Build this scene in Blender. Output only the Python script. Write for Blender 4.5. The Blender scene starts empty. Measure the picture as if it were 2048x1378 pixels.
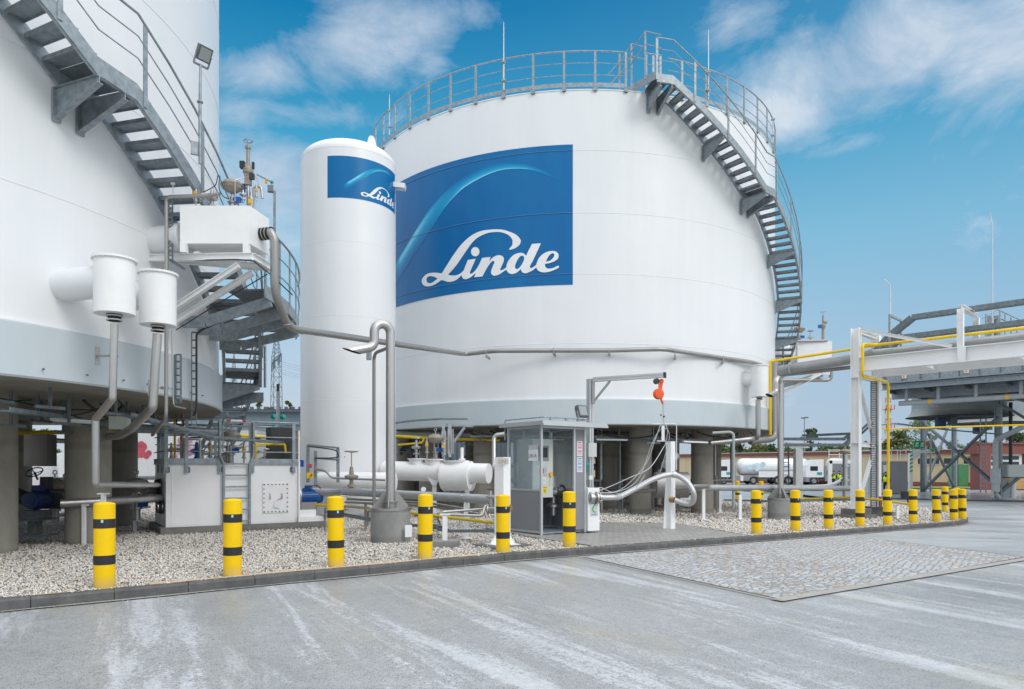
import bpy, bmesh, math, random
import numpy as np
from mathutils import Vector, Matrix, Quaternion
R = math.radians
S = bpy.context.scene
COL = S.collection
rnd = random.Random(7)
F = 1420.0; HY = 935.0; EYE = 1.5

# ---------------------------------------------------------------- helpers
def W(px, py, Y):
    "world point seen at photo pixel (px,py) at depth Y"
    return Vector(((px - 1024) / F * Y, Y, EYE + (HY - py) / F * Y))
def gz(x, y):
    n = -0.02 * max(0.0, min(x, 20.0))
    t = max(0.0, min(1.0, (y - 26) / 30.0)); t = t * t * (3 - 2 * t)
    return n * (1 - t) - 0.4 * t
def gzn(x, y):
    n = -0.02 * np.clip(x, 0, 20); t = np.clip((y - 26) / 30.0, 0, 1); t = t * t * (3 - 2 * t)
    return n * (1 - t) - 0.4 * t
def V(*a): return Vector(a)

class MB:
    def __init__(s): s.v = []; s.f = []; s.sm = []; s.mi = []; s.uv = None
    def add(s, vs, fs, sm=False, mi=0):
        o = len(s.v); s.v += [tuple(v) for v in vs]
        for f in fs: s.f.append(tuple(i + o for i in f)); s.sm.append(sm); s.mi.append(mi)
        return s
    def box(s, c, d, rz=0, mi=0, bev=0):
        cx, cy, cz = c; x, y, z = d[0] / 2, d[1] / 2, d[2] / 2
        ca, sa = math.cos(rz), math.sin(rz)
        vs = []
        for zz in (-z, z):
            for xx, yy in ((-x, -y), (x, -y), (x, y), (-x, y)):
                vs.append((cx + xx * ca - yy * sa, cy + xx * sa + yy * ca, cz + zz))
        return s.add(vs, [(3, 2, 1, 0), (4, 5, 6, 7), (0, 1, 5, 4), (1, 2, 6, 5), (2, 3, 7, 6), (3, 0, 4, 7)], False, mi)
    def sect(s, p, q, prof, up=(0, 0, 1), mi=0, caps=True, sm=False):
        "extrude a closed 2D profile (a along side, b along up) from p to q"
        p = Vector(p); q = Vector(q); d = (q - p).normalized(); u = Vector(up)
        if abs(d.dot(u)) > .98: u = Vector((0, 1, 0)) if abs(d.z) > .9 else Vector((0, 0, 1))
        sd = d.cross(u).normalized(); uu = sd.cross(d).normalized()
        n = len(prof); vs = [p + sd * a + uu * b for a, b in prof] + [q + sd * a + uu * b for a, b in prof]
        fs = [(i, (i + 1) % n, n + (i + 1) % n, n + i) for i in range(n)]
        s.add(vs, fs, sm, mi)
        if caps: s.add(vs, [tuple(range(n))[::-1], tuple(range(n, 2 * n))], False, mi)
        return s
    def bar(s, p, q, w, h, up=(0, 0, 1), mi=0):
        return s.sect(p, q, [(-w / 2, -h / 2), (w / 2, -h / 2), (w / 2, h / 2), (-w / 2, h / 2)], up, mi)
    def ibeam(s, p, q, b, h, up=(0, 0, 1), t=.02, mi=0):
        B, Hh, w = b / 2, h / 2, t / 2
        pr = [(-B, -Hh), (B, -Hh), (B, -Hh + t), (w, -Hh + t), (w, Hh - t), (B, Hh - t), (B, Hh), (-B, Hh), (-B, Hh - t), (-w, Hh - t), (-w, -Hh + t), (-B, -Hh + t)]
        p = Vector(p); q = Vector(q)
        # three boxes, butted, keeps caps simple
        d = (q - p).normalized(); u = Vector(up)
        if abs(d.dot(u)) > .98: u = Vector((0, 1, 0))
        sd = d.cross(u).normalized(); uu = sd.cross(d).normalized()
        for off, ww, hh in ((-Hh + w, b, t), (Hh - w, b, t), (0, t, h - 2 * t)):
            s.bar(p + uu * off, q + uu * off, ww, hh, tuple(uu), mi)
        return s
    def cyl(s, p, q, r0, r1=None, n=16, mi=0, caps=True):
        r1 = r0 if r1 is None else r1
        return s.tube([p, q], [r0, r1], n, mi, caps)
    def tube(s, pts, r, n=10, mi=0, caps=True, closed=False):
        pts = [Vector(p) for p in pts]; k = len(pts)
        rr = r if isinstance(r, (list, tuple)) else [r] * k
        T = []
        for i in range(k):
            if closed: a = pts[(i + 1) % k] - pts[i - 1]
            elif i == 0: a = pts[1] - pts[0]
            elif i == k - 1: a = pts[-1] - pts[-2]
            else: a = (pts[i + 1] - pts[i]).normalized() + (pts[i] - pts[i - 1]).normalized()
            T.append(a.normalized() if a.length > 1e-9 else Vector((0, 0, 1)))
        nrm = T[0].orthogonal().normalized(); vs = []
        for i in range(k):
            if i: nrm = (T[i - 1].rotation_difference(T[i]) @ nrm)
            nrm = (nrm - T[i] * nrm.dot(T[i])).normalized(); b = T[i].cross(nrm)
            sc = 1.0
            if 0 < i < k - 1:
                c = (pts[i] - pts[i - 1]).normalized().dot(T[i]); sc = 1 / max(c, .6)
            for j in range(n):
                a = 2 * math.pi * j / n
                vs.append(pts[i] + (nrm * math.cos(a) + b * math.sin(a)) * rr[i] * (1 if sc < 1.05 else (sc ** .5)))
        fs = []
        for i in range(k if closed else k - 1):
            for j in range(n):
                a = i * n + j; b2 = i * n + (j + 1) % n; i2 = (i + 1) % k
                fs.append((a, b2, i2 * n + (j + 1) % n, i2 * n + j))
        s.add(vs, fs, True, mi)
        if caps and not closed:
            s.add(vs[:n], [tuple(range(n))[::-1]], False, mi); s.add(vs[-n:], [tuple(range(n))], False, mi)
        return s
    def lathe(s, c, prof, n=32, axis=(0, 0, 1), mi=0, a0=0, a1=360, sharp=True):
        "profile [(r,h)] turned about axis through c"
        c = Vector(c); ax = Vector(axis).normalized(); q = Vector((0, 0, 1)).rotation_difference(ax)
        full = abs(a1 - a0) >= 360; m = n if full else n + 1
        ring = []
        for r, h in prof:
            ring.append([c + q @ Vector((r * math.sin(R(a0 + (a1 - a0) * j / n)), -r * math.cos(R(a0 + (a1 - a0) * j / n)), h)) for j in range(m)])
        for i in range(len(prof) - 1):
            vs = ring[i] + ring[i + 1]
            fs = [(j, (j + 1) % m, m + (j + 1) % m, m + j) for j in range(n)]
            if sharp: s.add(vs, fs, True, mi)
        if not sharp:
            vs = [v for rg in ring for v in rg]; fs = []
            for i in range(len(prof) - 1): fs += [(i * m + j, i * m + (j + 1) % m, (i + 1) * m + (j + 1) % m, (i + 1) * m + j) for j in range(n)]
            s.add(vs, fs, True, mi)
        return s
    def disc(s, c, r, n=24, axis=(0, 0, 1), mi=0):
        c = Vector(c); q = Vector((0, 0, 1)).rotation_difference(Vector(axis).normalized())
        return s.add([c + q @ Vector((r * math.cos(2 * math.pi * j / n), r * math.sin(2 * math.pi * j / n), 0)) for j in range(n)], [tuple(range(n))], False, mi)
    def sphere(s, c, r, n=16, sc=(1, 1, 1), mi=0):
        vs = []; fs = []; m = n // 2
        for i in range(m + 1):
            for j in range(n):
                a = math.pi * i / m; b = 2 * math.pi * j / n
                vs.append((c[0] + r * sc[0] * math.sin(a) * math.cos(b), c[1] + r * sc[1] * math.sin(a) * math.sin(b), c[2] + r * sc[2] * math.cos(a)))
        for i in range(m):
            for j in range(n): fs.append((i * n + j, (i + 1) * n + j, (i + 1) * n + (j + 1) % n, i * n + (j + 1) % n))
        return s.add(vs, fs, True, mi)
    def quad(s, a, b, c, d, mi=0): return s.add([a, b, c, d], [(0, 1, 2, 3)], False, mi)
    def prism(s, poly, thick, origin, ex, ey, mi=0):
        "polygon poly [(a,b)] in plane (ex,ey) at origin, thickness along normal"
        o = Vector(origin); ex = Vector(ex); ey = Vector(ey); nn = ex.cross(ey).normalized() * thick; n = len(poly)
        A = [o + ex * a + ey * b for a, b in poly]; B = [p + nn for p in A]
        return s.add(A + B, [tuple(range(n))[::-1], tuple(range(n, 2 * n))] + [(i, (i + 1) % n, n + (i + 1) % n, n + i) for i in range(n)], False, mi)
    def build(s, name, mats, parent=None, base=None):
        if not isinstance(mats, (list, tuple)): mats = [mats]
        if parent is not None: b = BASE[parent]
        else: b = Vector(base) if base is not None else Vector((0, 0, 0))
        me = bpy.data.meshes.new(name)
        me.from_pydata([(v[0] - b.x, v[1] - b.y, v[2] - b.z) for v in s.v], [], s.f)
        me.polygons.foreach_set('use_smooth', s.sm); me.polygons.foreach_set('material_index', s.mi)
        for m in mats: me.materials.append(m)
        if s.uv is not None:
            ul = me.uv_layers.new(name='UVMap')
            vi = np.empty(len(me.loops), dtype=np.int32); me.loops.foreach_get('vertex_index', vi)
            ul.data.foreach_set('uv', np.array(s.uv, dtype=np.float32)[vi].ravel())
        me.update()
        o = bpy.data.objects.new(name, me); COL.objects.link(o); BASE[o] = b
        if parent is not None: o.parent = parent
        else: o.location = b
        return o
BASE = {}
def tag(o, label, cat, group=None, kind=None):
    o['label'] = label; o['category'] = cat
    if group: o['group'] = group
    if kind: o['kind'] = kind
    return o
def thing(name, label, cat, base, group=None):
    o = bpy.data.objects.new(name, None); COL.objects.link(o); o.location = base; o.empty_display_size = .2
    BASE[o] = Vector(base); return tag(o, label, cat, group)
def struct(mb, name, mats, label=None):
    o = mb.build(name, mats); o['kind'] = 'structure'
    if label: o['label'] = label
    return o
def copy_tree(o, loc=None, rz=None, parent=None):
    c = o.copy(); COL.objects.link(c); c.parent = parent
    if loc is not None: c.location = loc
    if rz is not None: c.rotation_euler = (0, 0, rz)
    for ch in list(o.children): copy_tree(ch, parent=c)
    return c
def solo(mb, name, mats, label, cat, base, group=None):
    return tag(mb.build(name, mats, None, base), label, cat, group)
def arc_pts(c, r, a0, a1, n, ex, ey):
    c = Vector(c); ex = Vector(ex); ey = Vector(ey)
    return [c + ex * (r * math.cos(R(a0 + (a1 - a0) * i / n))) + ey * (r * math.sin(R(a0 + (a1 - a0) * i / n))) for i in range(n + 1)]
def smooth_path(pts, rad, n=5):
    "round the corners of a polyline"
    P = [Vector(p) for p in pts]; out = [P[0]]
    for i in range(1, len(P) - 1):
        a = P[i - 1] - P[i]; b = P[i + 1] - P[i]; r = min(rad, a.length * .45, b.length * .45)
        A = P[i] + a.normalized() * r; B = P[i] + b.normalized() * r
        for k in range(n + 1):
            t = k / n; out.append(A * (1 - t) ** 2 + P[i] * 2 * t * (1 - t) + B * t * t)
    out.append(P[-1]); return out
def spline(pts, n=8):
    P = [Vector(p) for p in pts]; out = []
    for i in range(len(P) - 1):
        p0 = P[max(i - 1, 0)]; p1 = P[i]; p2 = P[i + 1]; p3 = P[min(i + 2, len(P) - 1)]
        for k in range(n):
            t = k / n; out.append(.5 * ((2 * p1) + (p2 - p0) * t + (2 * p0 - 5 * p1 + 4 * p2 - p3) * t * t + (3 * p1 - p0 - 3 * p2 + p3) * t ** 3))
    out.append(P[-1]); return out

# ---------------------------------------------------------------- materials
def nmat(name):
    m = bpy.data.materials.new(name); m.use_nodes = True; nt = m.node_tree
    return m, nt, nt.nodes['Principled BSDF']
def N(nt, t, **k):
    n = nt.nodes.new(t)
    for a, b in k.items():
        if a in ('x', 'inp'): continue
        setattr(n, a, b)
    for a, b in k.get('inp', {}).items(): n.inputs[a].default_value = b
    return n
def coords(nt, scale=(1, 1, 1), obj=True, rot=(0, 0, 0)):
    g = N(nt, 'ShaderNodeNewGeometry'); src = g.outputs['Position']
    if any(rot):
        m0 = N(nt, 'ShaderNodeMapping'); m0.inputs['Rotation'].default_value = rot; nt.links.new(src, m0.inputs['Vector']); src = m0.outputs['Vector']
    mp = N(nt, 'ShaderNodeMapping'); mp.inputs['Scale'].default_value = scale
    nt.links.new(src, mp.inputs['Vector']); return mp.outputs['Vector']
def noise(nt, vec, scale, detail=5, rough=.6, dist=0):
    n = N(nt, 'ShaderNodeTexNoise', inp={'Scale': scale, 'Detail': detail, 'Roughness': rough, 'Distortion': dist}); nt.links.new(vec, n.inputs['Vector']); return n.outputs['Fac']
def ramp(nt, fac, stops, interp='LINEAR'):
    r = N(nt, 'ShaderNodeValToRGB'); e = r.color_ramp.elements; r.color_ramp.interpolation = interp
    while len(e) < len(stops): e.new(.5)
    for i, (p, c) in enumerate(stops):
        e[i].position = p; e[i].color = (*c, 1) if isinstance(c, (tuple, list)) else (c, c, c, 1)
    nt.links.new(fac, r.inputs['Fac']); return r.outputs['Color']
def mix(nt, fac, a, b, typ='MIX'):
    m = N(nt, 'ShaderNodeMix', data_type='RGBA', blend_type=typ)
    for sock, v in ((m.inputs[0], fac), (m.inputs[6], a), (m.inputs[7], b)):
        if isinstance(v, (int, float)): sock.default_value = v
        elif isinstance(v, (tuple, list)): sock.default_value = (*v, 1)
        else: nt.links.new(v, sock)
    return m.outputs[2]
def math_n(nt, op, a, b=0, clamp=False):
    m = N(nt, 'ShaderNodeMath', operation=op, use_clamp=clamp)
    for i, v in enumerate((a, b)):
        if isinstance(v, (int, float)): m.inputs[i].default_value = v
        else: nt.links.new(v, m.inputs[i])
    return m.outputs[0]
def bump(nt, h, strength=.3, dist=.01):
    b = N(nt, 'ShaderNodeBump', inp={'Strength': strength, 'Distance': dist}); nt.links.new(h, b.inputs['Height']); return b.outputs['Normal']
def simple(name, col, rough=.5, metal=0, var=.08, scale=3, bmp=0, bscale=40, streak=False):
    m, nt, p = nmat(name)
    v = coords(nt, (1, 1, .12) if streak else (1, 1, 1))
    f = noise(nt, v, scale, 6, .65)
    lo = tuple(c * (1 - var * 1.6) for c in col); hi = tuple(min(1, c * (1 + var)) for c in col)
    nt.links.new(ramp(nt, f, [(.3, lo), (.7, hi)]), p.inputs['Base Color'])
    p.inputs['Metallic'].default_value = metal
    v2 = coords(nt); f2 = noise(nt, v2, scale * 4, 4)
    nt.links.new(ramp(nt, f2, [(.25, max(.02, rough - .1)), (.75, min(1, rough + .1))]), p.inputs['Roughness'])
    if bmp: nt.links.new(bump(nt, noise(nt, v2, bscale, 4), bmp, .01), p.inputs['Normal'])
    return m
MT = {}
def dirty(name, col, rough):
    m, nt, p = nmat(name); c = ramp(nt, noise(nt, coords(nt), 5, 6, .65), [(.3, tuple(x * .92 for x in col)), (.7, col)])
    tc_ = N(nt, 'ShaderNodeTexCoord'); sp_ = N(nt, 'ShaderNodeSeparateXYZ'); nt.links.new(tc_.outputs['Object'], sp_.inputs[0])
    hz = math_n(nt, 'SUBTRACT', ramp(nt, sp_.outputs[2], [(0, .8), (.18, .22), (.4, .05)]), math_n(nt, 'MULTIPLY', noise(nt, coords(nt, (1, 1, .5)), 14, 5, .7), .55), True)
    c = mix(nt, hz, c, (.36, .31, .22)); sc_ = noise(nt, coords(nt), 38, 5, .8)
    c = mix(nt, ramp(nt, sc_, [(.68, 0.0), (.72, .7)]), c, (.30, .26, .16)); nt.links.new(c, p.inputs['Base Color']); p.inputs['Roughness'].default_value = rough; return m
def mk(k, *a, **b): MT[k] = simple(k, *a, **b)
mk('white_steel', (.84, .845, .845), .38, var=.035, scale=1.5)
mk('galv', (.31, .355, .385), .5, .4, var=.2, scale=9)
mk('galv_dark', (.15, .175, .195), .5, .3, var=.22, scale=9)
mk('stainless', (.50, .49, .48), .36, .9, var=.04, scale=1.2, streak=True)
mk('stainless_dull', (.37, .36, .35), .42, .75, var=.06, scale=1.5, streak=True)
mk('insul', (.40, .42, .43), .38, .35, var=.08, scale=3)
mk('pvc', (.36, .39, .40), .4, 0, var=.05)
mk('yellow', (.86, .57, .0), .38, var=.06, scale=5)
MT['bollard_yellow'] = dirty('bollard_yellow', (.90, .58, .0), .45)
MT['bollard_yellow'].node_tree.nodes['Principled BSDF'].inputs['Specular IOR Level'].default_value = .3
mk('yellow_pipe', (.74, .53, .01), .42, var=.1, scale=5)
mk('black', (.018, .018, .02), .4, var=.2)
mk('dark', (.035, .036, .04), .5, var=.3)
mk('rubber', (.02, .02, .022), .7, var=.3)
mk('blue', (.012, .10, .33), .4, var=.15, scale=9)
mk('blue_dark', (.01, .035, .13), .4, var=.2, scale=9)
mk('blue_box', (.01, .09, .40), .4, var=.1)
mk('red', (.55, .02, .015), .45, var=.1)
mk('orange', (.80, .11, .02), .4, var=.08)
mk('amber', (.85, .42, .01), .4, var=.08)
mk('bronze', (.33, .29, .24), .5, .3, var=.15, scale=12)
mk('brass', (.45, .30, .12), .4, .8, var=.15)
mk('cab_grey', (.55, .60, .56), .4, var=.03)
mk('panel_grey', (.24, .25, .27), .45, var=.05, scale=1.5)
mk('alu', (.58, .60, .61), .38, .6, var=.04, scale=1.5)
mk('paper', (.78, .79, .82), .6, var=.02)
mk('sign_yellow', (.85, .62, .01), .5, var=.02)
mk('sign_red', (.55, .06, .10), .5, var=.02)
mk('sign_blue', (.10, .18, .42), .5, var=.02)
mk('ink', (.02, .02, .025), .6, var=.02)
mk('teal', (.02, .34, .32), .4, var=.05)
mk('tan_sign', (.50, .45, .38), .6, var=.03)
mk('hivis', (.62, .85, .02), .7, var=.08)
mk('cloth_dark', (.015, .016, .02), .85, var=.2)
mk('skin', (.50, .28, .19), .6, var=.05)
mk('hair', (.03, .02, .015), .7, var=.2)
mk('truck_white', (.76, .77, .78), .3, var=.03)
mk('tyre', (.02, .02, .021), .8, var=.2)
mk('cream', (.62, .50, .31), .75, var=.07, scale=1.2, streak=True)
mk('fascia', (.24, .075, .06), .6, var=.08)
mk('door_green', (.10, .32, .14), .55, var=.08)
mk('win_dark', (.03, .04, .05), .15, var=.1)
mk('roof_light', (.55, .56, .58), .6, var=.05)
mk('bark', (.10, .075, .055), .9, var=.3, scale=6)
mk('timber', (.50, .30, .12), .7, var=.15)
mk('green_sign', (.01, .36, .14), .5, var=.03)
mk('mast_red', (.60, .08, .05), .5, var=.05)
mk('braid', (.55, .55, .56), .35, .6, var=.1, scale=60, bmp=.5, bscale=220)
mk('cable_grey', (.55, .56, .57), .5, var=.05)
mk('fan_grey', (.33, .34, .33), .6, var=.1, scale=1.2, streak=True)
mk('fan_in', (.05, .055, .06), .7, var=.2)
mk('rust', (.22, .09, .04), .8, var=.3)
mk('berry_red', (.62, .10, .14), .3, var=.25, scale=2)
mk('berry_violet', (.42, .32, .52), .3, var=.2, scale=2)
mk('berry_pink', (.68, .30, .45), .3, var=.25, scale=2)
mk('pale_blue', (.35, .62, .78), .4, var=.15, scale=.7)
mk('sand', (.36, .345, .32), .9, var=.15, scale=9)
mk('reflector', (.35, .62, .66), .3)
mk('bore_shade', (.09, .07, .055), .7, var=.3)  # near-black for the vent mouths' inside, shade painted as colour
mk('splash', (.55, .72, .82), .4, var=.12, scale=2)
mk('lamp_body', (.10, .11, .12), .45, var=.1)
mk('sand_light', (.58, .44, .30), .95, var=.12, scale=14)
mk('tray', (.19, .23, .25), .5, .4, var=.2, scale=10)
mk('lamp_white', (.75, .77, .76), .4, var=.02)
mk('lamp_lens', (.30, .33, .34), .15, var=.05)
mk('slate_band', (.24, .31, .36), .5, var=.1)
mk('insulator', (.13, .17, .22), .3, var=.1)

def tank_white():
    m, nt, p = nmat('tank_white')
    v = coords(nt, (.7, .7, .05)); f = noise(nt, v, 2.2, 6, .7)
    c = ramp(nt, f, [(.25, (.755, .77, .785)), (.55, (.785, .80, .815)), (.8, (.80, .812, .825))])
    v3 = coords(nt, (1.6, 1.6, .03)); f3 = noise(nt, v3, 3, 5, .75)
    c = mix(nt, ramp(nt, f3, [(.62, 0.0), (.88, .28)]), c, (.60, .61, .60))
    nt.links.new(c, p.inputs['Base Color']); p.inputs['Roughness'].default_value = .34
    v2 = coords(nt); h = noise(nt, v2, .55, 2, .4); h2 = noise(nt, coords(nt, (1, 1, .35)), 1.6, 2, .4)
    nt.links.new(bump(nt, math_n(nt, 'ADD', h, math_n(nt, 'MULTIPLY', h2, .4)), .4, .09), p.inputs['Normal'])
    return m
MT['tank_white'] = tank_white()
def slab_mat():
    m, nt, p = nmat('painted_concrete')
    f = noise(nt, coords(nt, (1, 1, .3)), 1.1, 7, .7)
    c = ramp(nt, f, [(.3, (.485, .55, .585)), (.7, (.545, .605, .635))])
    vo = N(nt, 'ShaderNodeTexVoronoi', inp={'Scale': .9}); nt.links.new(coords(nt), vo.inputs['Vector'])
    c = mix(nt, ramp(nt, vo.outputs['Distance'], [(.012, 1.0), (.025, 0.0)]), c, (.16, .17, .17))
    nt.links.new(c, p.inputs['Base Color']); p.inputs['Roughness'].default_value = .6
    nt.links.new(bump(nt, noise(nt, coords(nt), 9, 6), .15, .01), p.inputs['Normal']); return m
MT['slab'] = slab_mat()
def conc_mat(name, lo, hi, sc=1.5):
    m, nt, p = nmat(name)
    f = noise(nt, coords(nt, (1, 1, .5)), sc, 9, .72)
    c = ramp(nt, f, [(.3, lo), (.7, hi)])
    w = N(nt, 'ShaderNodeTexWave', wave_type='BANDS', bands_direction='Z', inp={'Scale': .16, 'Distortion': .6, 'Detail': 2}); nt.links.new(coords(nt), w.inputs['Vector'])
    c = mix(nt, ramp(nt, w.outputs['Fac'], [(.0, .35), (.02, 0.0)]), c, tuple(x * .6 for x in lo))
    vo = N(nt, 'ShaderNodeTexVoronoi', inp={'Scale': 16}); nt.links.new(coords(nt), vo.inputs['Vector'])
    c = mix(nt, ramp(nt, vo.outputs['Distance'], [(.06, .5), (.12, 0.0)]), c, tuple(x * .5 for x in lo))
    nt.links.new(c, p.inputs['Base Color']); p.inputs['Roughness'].default_value = .85
    nt.links.new(bump(nt, noise(nt, coords(nt), 30, 6), .25, .006), p.inputs['Normal']); return m
MT['concrete'] = conc_mat('concrete', (.23, .215, .18), (.34, .325, .285))
MT['footing'] = conc_mat('footing', (.13, .125, .115), (.24, .235, .22), 3)
MT['drum_conc'] = conc_mat('drum_conc', (.22, .22, .215), (.33, .33, .32), 2.5)

def road_mat():
    m, nt, p = nmat('road_concrete')
    base = coords(nt)
    big = noise(nt, coords(nt, (1, 1, 1)), .35, 5, .6)
    c = ramp(nt, big, [(.3, (.27, .283, .285)), (.7, (.36, .376, .388))])
    # dark aggregate speckles
    sp = N(nt, 'ShaderNodeTexVoronoi', feature='F1', inp={'Scale': 78}); nt.links.new(base, sp.inputs['Vector'])
    rand = N(nt, 'ShaderNodeSeparateColor'); nt.links.new(sp.outputs['Color'], rand.inputs[0])
    k = math_n(nt, 'MULTIPLY', math_n(nt, 'LESS_THAN', math_n(nt, 'ADD', sp.outputs['Distance'], math_n(nt, 'MULTIPLY', rand.outputs[1], .25)), .50), math_n(nt, 'LESS_THAN', rand.outputs[0], math_n(nt, 'ADD', .12, math_n(nt, 'MULTIPLY', noise(nt, base, 1.7, 4, .7), .6))))
    gr = noise(nt, base, 130, 3, .7); c = mix(nt, .3, c, ramp(nt, gr, [(.3, .16), (.7, .66)]), 'MIX')
    # pale scuffed / laitance streaks running along the drive direction
    st = coords(nt, (.20, 1.9, 1), rot=(0, 0, R(61))); s1 = noise(nt, st, .8, 9, .68, .5)
    pk = noise(nt, base, 26, 5, .75)
    sm = math_n(nt, 'ADD', s1, math_n(nt, 'MULTIPLY', math_n(nt, 'SUBTRACT', pk, .5), .42))
    streak = ramp(nt, sm, [(.545, 0.0), (.562, .48), (.60, .62), (.68, .85)])
    c = mix(nt, streak, c, (.60, .625, .655))
    c = mix(nt, .55, c, ramp(nt, noise(nt, base, 9, 6, .75), [(.3, (.26, .27, .275)), (.7, (.44, .455, .47))]), 'MIX') if False else mix(nt, 1.0, c, ramp(nt, noise(nt, base, 7, 6, .75), [(.25, .80), (.75, 1.15)]), 'MULTIPLY')
    s3 = noise(nt, coords(nt, (.22, 2.6, 1), rot=(0, 0, R(60))), 1.3, 8, .7, .3)
    c = mix(nt, ramp(nt, math_n(nt, 'ADD', s3, math_n(nt, 'MULTIPLY', math_n(nt, 'SUBTRACT', pk, .5), .3)), [(.56, 0.0), (.62, .35), (.72, .6)]), c, (.56, .585, .615))
    st2 = noise(nt, coords(nt, (.25, .9, 1), rot=(0, 0, R(66))), 1.1, 5, .6)
    c = mix(nt, ramp(nt, st2, [(.52, 0.0), (.68, .5)]), c, (.25, .26, .26))
    c = mix(nt, math_n(nt, 'MULTIPLY', math_n(nt, 'MULTIPLY', k, .95), math_n(nt, 'SUBTRACT', 1.0, math_n(nt, 'MULTIPLY', streak, .85))), c, (.075, .085, .095))
    c = mix(nt, ramp(nt, noise(nt, base, .8, 4, .5), [(.56, 0.0), (.72, .38)]), c, (.42, .38, .26))
    # darker, smoother finish further out
    sep = N(nt, 'ShaderNodeSeparateXYZ'); nt.links.new(base, sep.inputs[0])
    nt.links.new(c, p.inputs['Base Color'])
    nt.links.new(ramp(nt, big, [(.3, .30), (.7, .52)]), p.inputs['Roughness'])
    nt.links.new(bump(nt, math_n(nt, 'ADD', gr, math_n(nt, 'MULTIPLY', k, -.5)), .3, .004), p.inputs['Normal'])
    return m
MT['road'] = road_mat()
def smooth_road():
    m, nt, p = nmat('road_smooth')
    b = coords(nt)
    c = ramp(nt, noise(nt, coords(nt, (.4, 1, 1), rot=(0, 0, R(20))), .9, 7, .65), [(.3, (.34, .36, .37)), (.7, (.47, .49, .51))])
    c = mix(nt, ramp(nt, noise(nt, coords(nt, (.12, 1, 1), rot=(0, 0, R(-18))), 1.2, 6, .6), [(.5, 0.0), (.7, .5)]), c, (.20, .215, .23))
    gr = noise(nt, b, 120, 3, .7); c = mix(nt, .2, c, ramp(nt, gr, [(.3, .15), (.7, .6)]))
    nt.links.new(c, p.inputs['Base Color'])
    nt.links.new(ramp(nt, noise(nt, coords(nt, (.2, 1, 1)), .5, 4), [(.4, .22), (.6, .6)]), p.inputs['Roughness']); return m
MT['road_smooth'] = smooth_road()
def kerb_mat():
    m, nt, p = nmat('kerb_stone')
    f = noise(nt, coords(nt), 3.5, 8, .7)
    c = ramp(nt, f, [(.3, (.060, .060, .060)), (.6, (.115, .115, .112)), (.82, (.24, .25, .255))])
    sc = noise(nt, coords(nt, (1, 1, 3)), 7, 6, .75)
    c = mix(nt, ramp(nt, sc, [(.62, 0.0), (.72, .6)]), c, (.34, .37, .39))
    nt.links.new(c, p.inputs['Base Color']); p.inputs['Roughness'].default_value = .75
    nt.links.new(bump(nt, noise(nt, coords(nt), 60, 5), .3, .004), p.inputs['Normal']); return m
MT['kerb'] = kerb_mat()
def cobble_mat():
    m, nt, p = nmat('cobbles')
    v = coords(nt, (1, 1.15, 1), rot=(0, 0, R(36)))
    d = noise(nt, v, 3, 3); vv = N(nt, 'ShaderNodeVectorMath', operation='ADD')
    nt.links.new(v, vv.inputs[0]); sc = N(nt, 'ShaderNodeVectorMath', operation='SCALE', inp={'Scale': .12})
    n2 = N(nt, 'ShaderNodeTexNoise', inp={'Scale': 2.2}); nt.links.new(v, n2.inputs['Vector']); nt.links.new(n2.outputs['Color'], sc.inputs[0]); nt.links.new(sc.outputs[0], vv.inputs[1])
    e = N(nt, 'ShaderNodeTexVoronoi', feature='DISTANCE_TO_EDGE', inp={'Scale': 8.6, 'Randomness': .55}); nt.links.new(vv.outputs[0], e.inputs['Vector'])
    col = N(nt, 'ShaderNodeTexVoronoi', inp={'Scale': 8.6, 'Randomness': .55}); nt.links.new(vv.outputs[0], col.inputs['Vector'])
    sp = N(nt, 'ShaderNodeSeparateColor'); nt.links.new(col.outputs['Color'], sp.inputs[0])
    c = ramp(nt, sp.outputs[0], [(.0, (.36, .395, .44)), (.55, (.50, .54, .58)), (.84, (.60, .63, .66)), (.90, (.60, .48, .38)), (1, (.48, .37, .29))])
    c = mix(nt, .25, c, ramp(nt, noise(nt, coords(nt), 45, 4, .7), [(.3, .2), (.7, .6)]))
    jm = ramp(nt, e.outputs['Distance'], [(.05, 1.0), (.12, 0.0)])
    c = mix(nt, jm, c, (.26, .235, .205))
    nt.links.new(c, p.inputs['Base Color']); p.inputs['Roughness'].default_value = .62
    nt.links.new(bump(nt, ramp(nt, e.outputs['Distance'], [(.0, 0.0), (.22, 1.0)]), .9, .02), p.inputs['Normal']); return m
MT['cobble'] = cobble_mat()
def paver_mat():
    m, nt, p = nmat('pavers')
    b = N(nt, 'ShaderNodeTexBrick', inp={'Scale': 1.0, 'Mortar Size': .008, 'Brick Width': .2, 'Row Height': .1, 'Color1': (.32, .315, .30, 1), 'Color2': (.44, .43, .41, 1), 'Mortar': (.12, .115, .105, 1), 'Bias': 0})
    nt.links.new(coords(nt, rot=(0, 0, R(-37))), b.inputs['Vector'])
    c = mix(nt, ramp(nt, noise(nt, coords(nt), 1.3, 5), [(.35, 0.0), (.7, .35)]), b.outputs['Color'], (.22, .20, .17))
    nt.links.new(c, p.inputs['Base Color']); p.inputs['Roughness'].default_value = .5
    nt.links.new(bump(nt, b.outputs['Fac'], -.4, .006), p.inputs['Normal']); return m
MT['paver'] = paver_mat()
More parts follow.
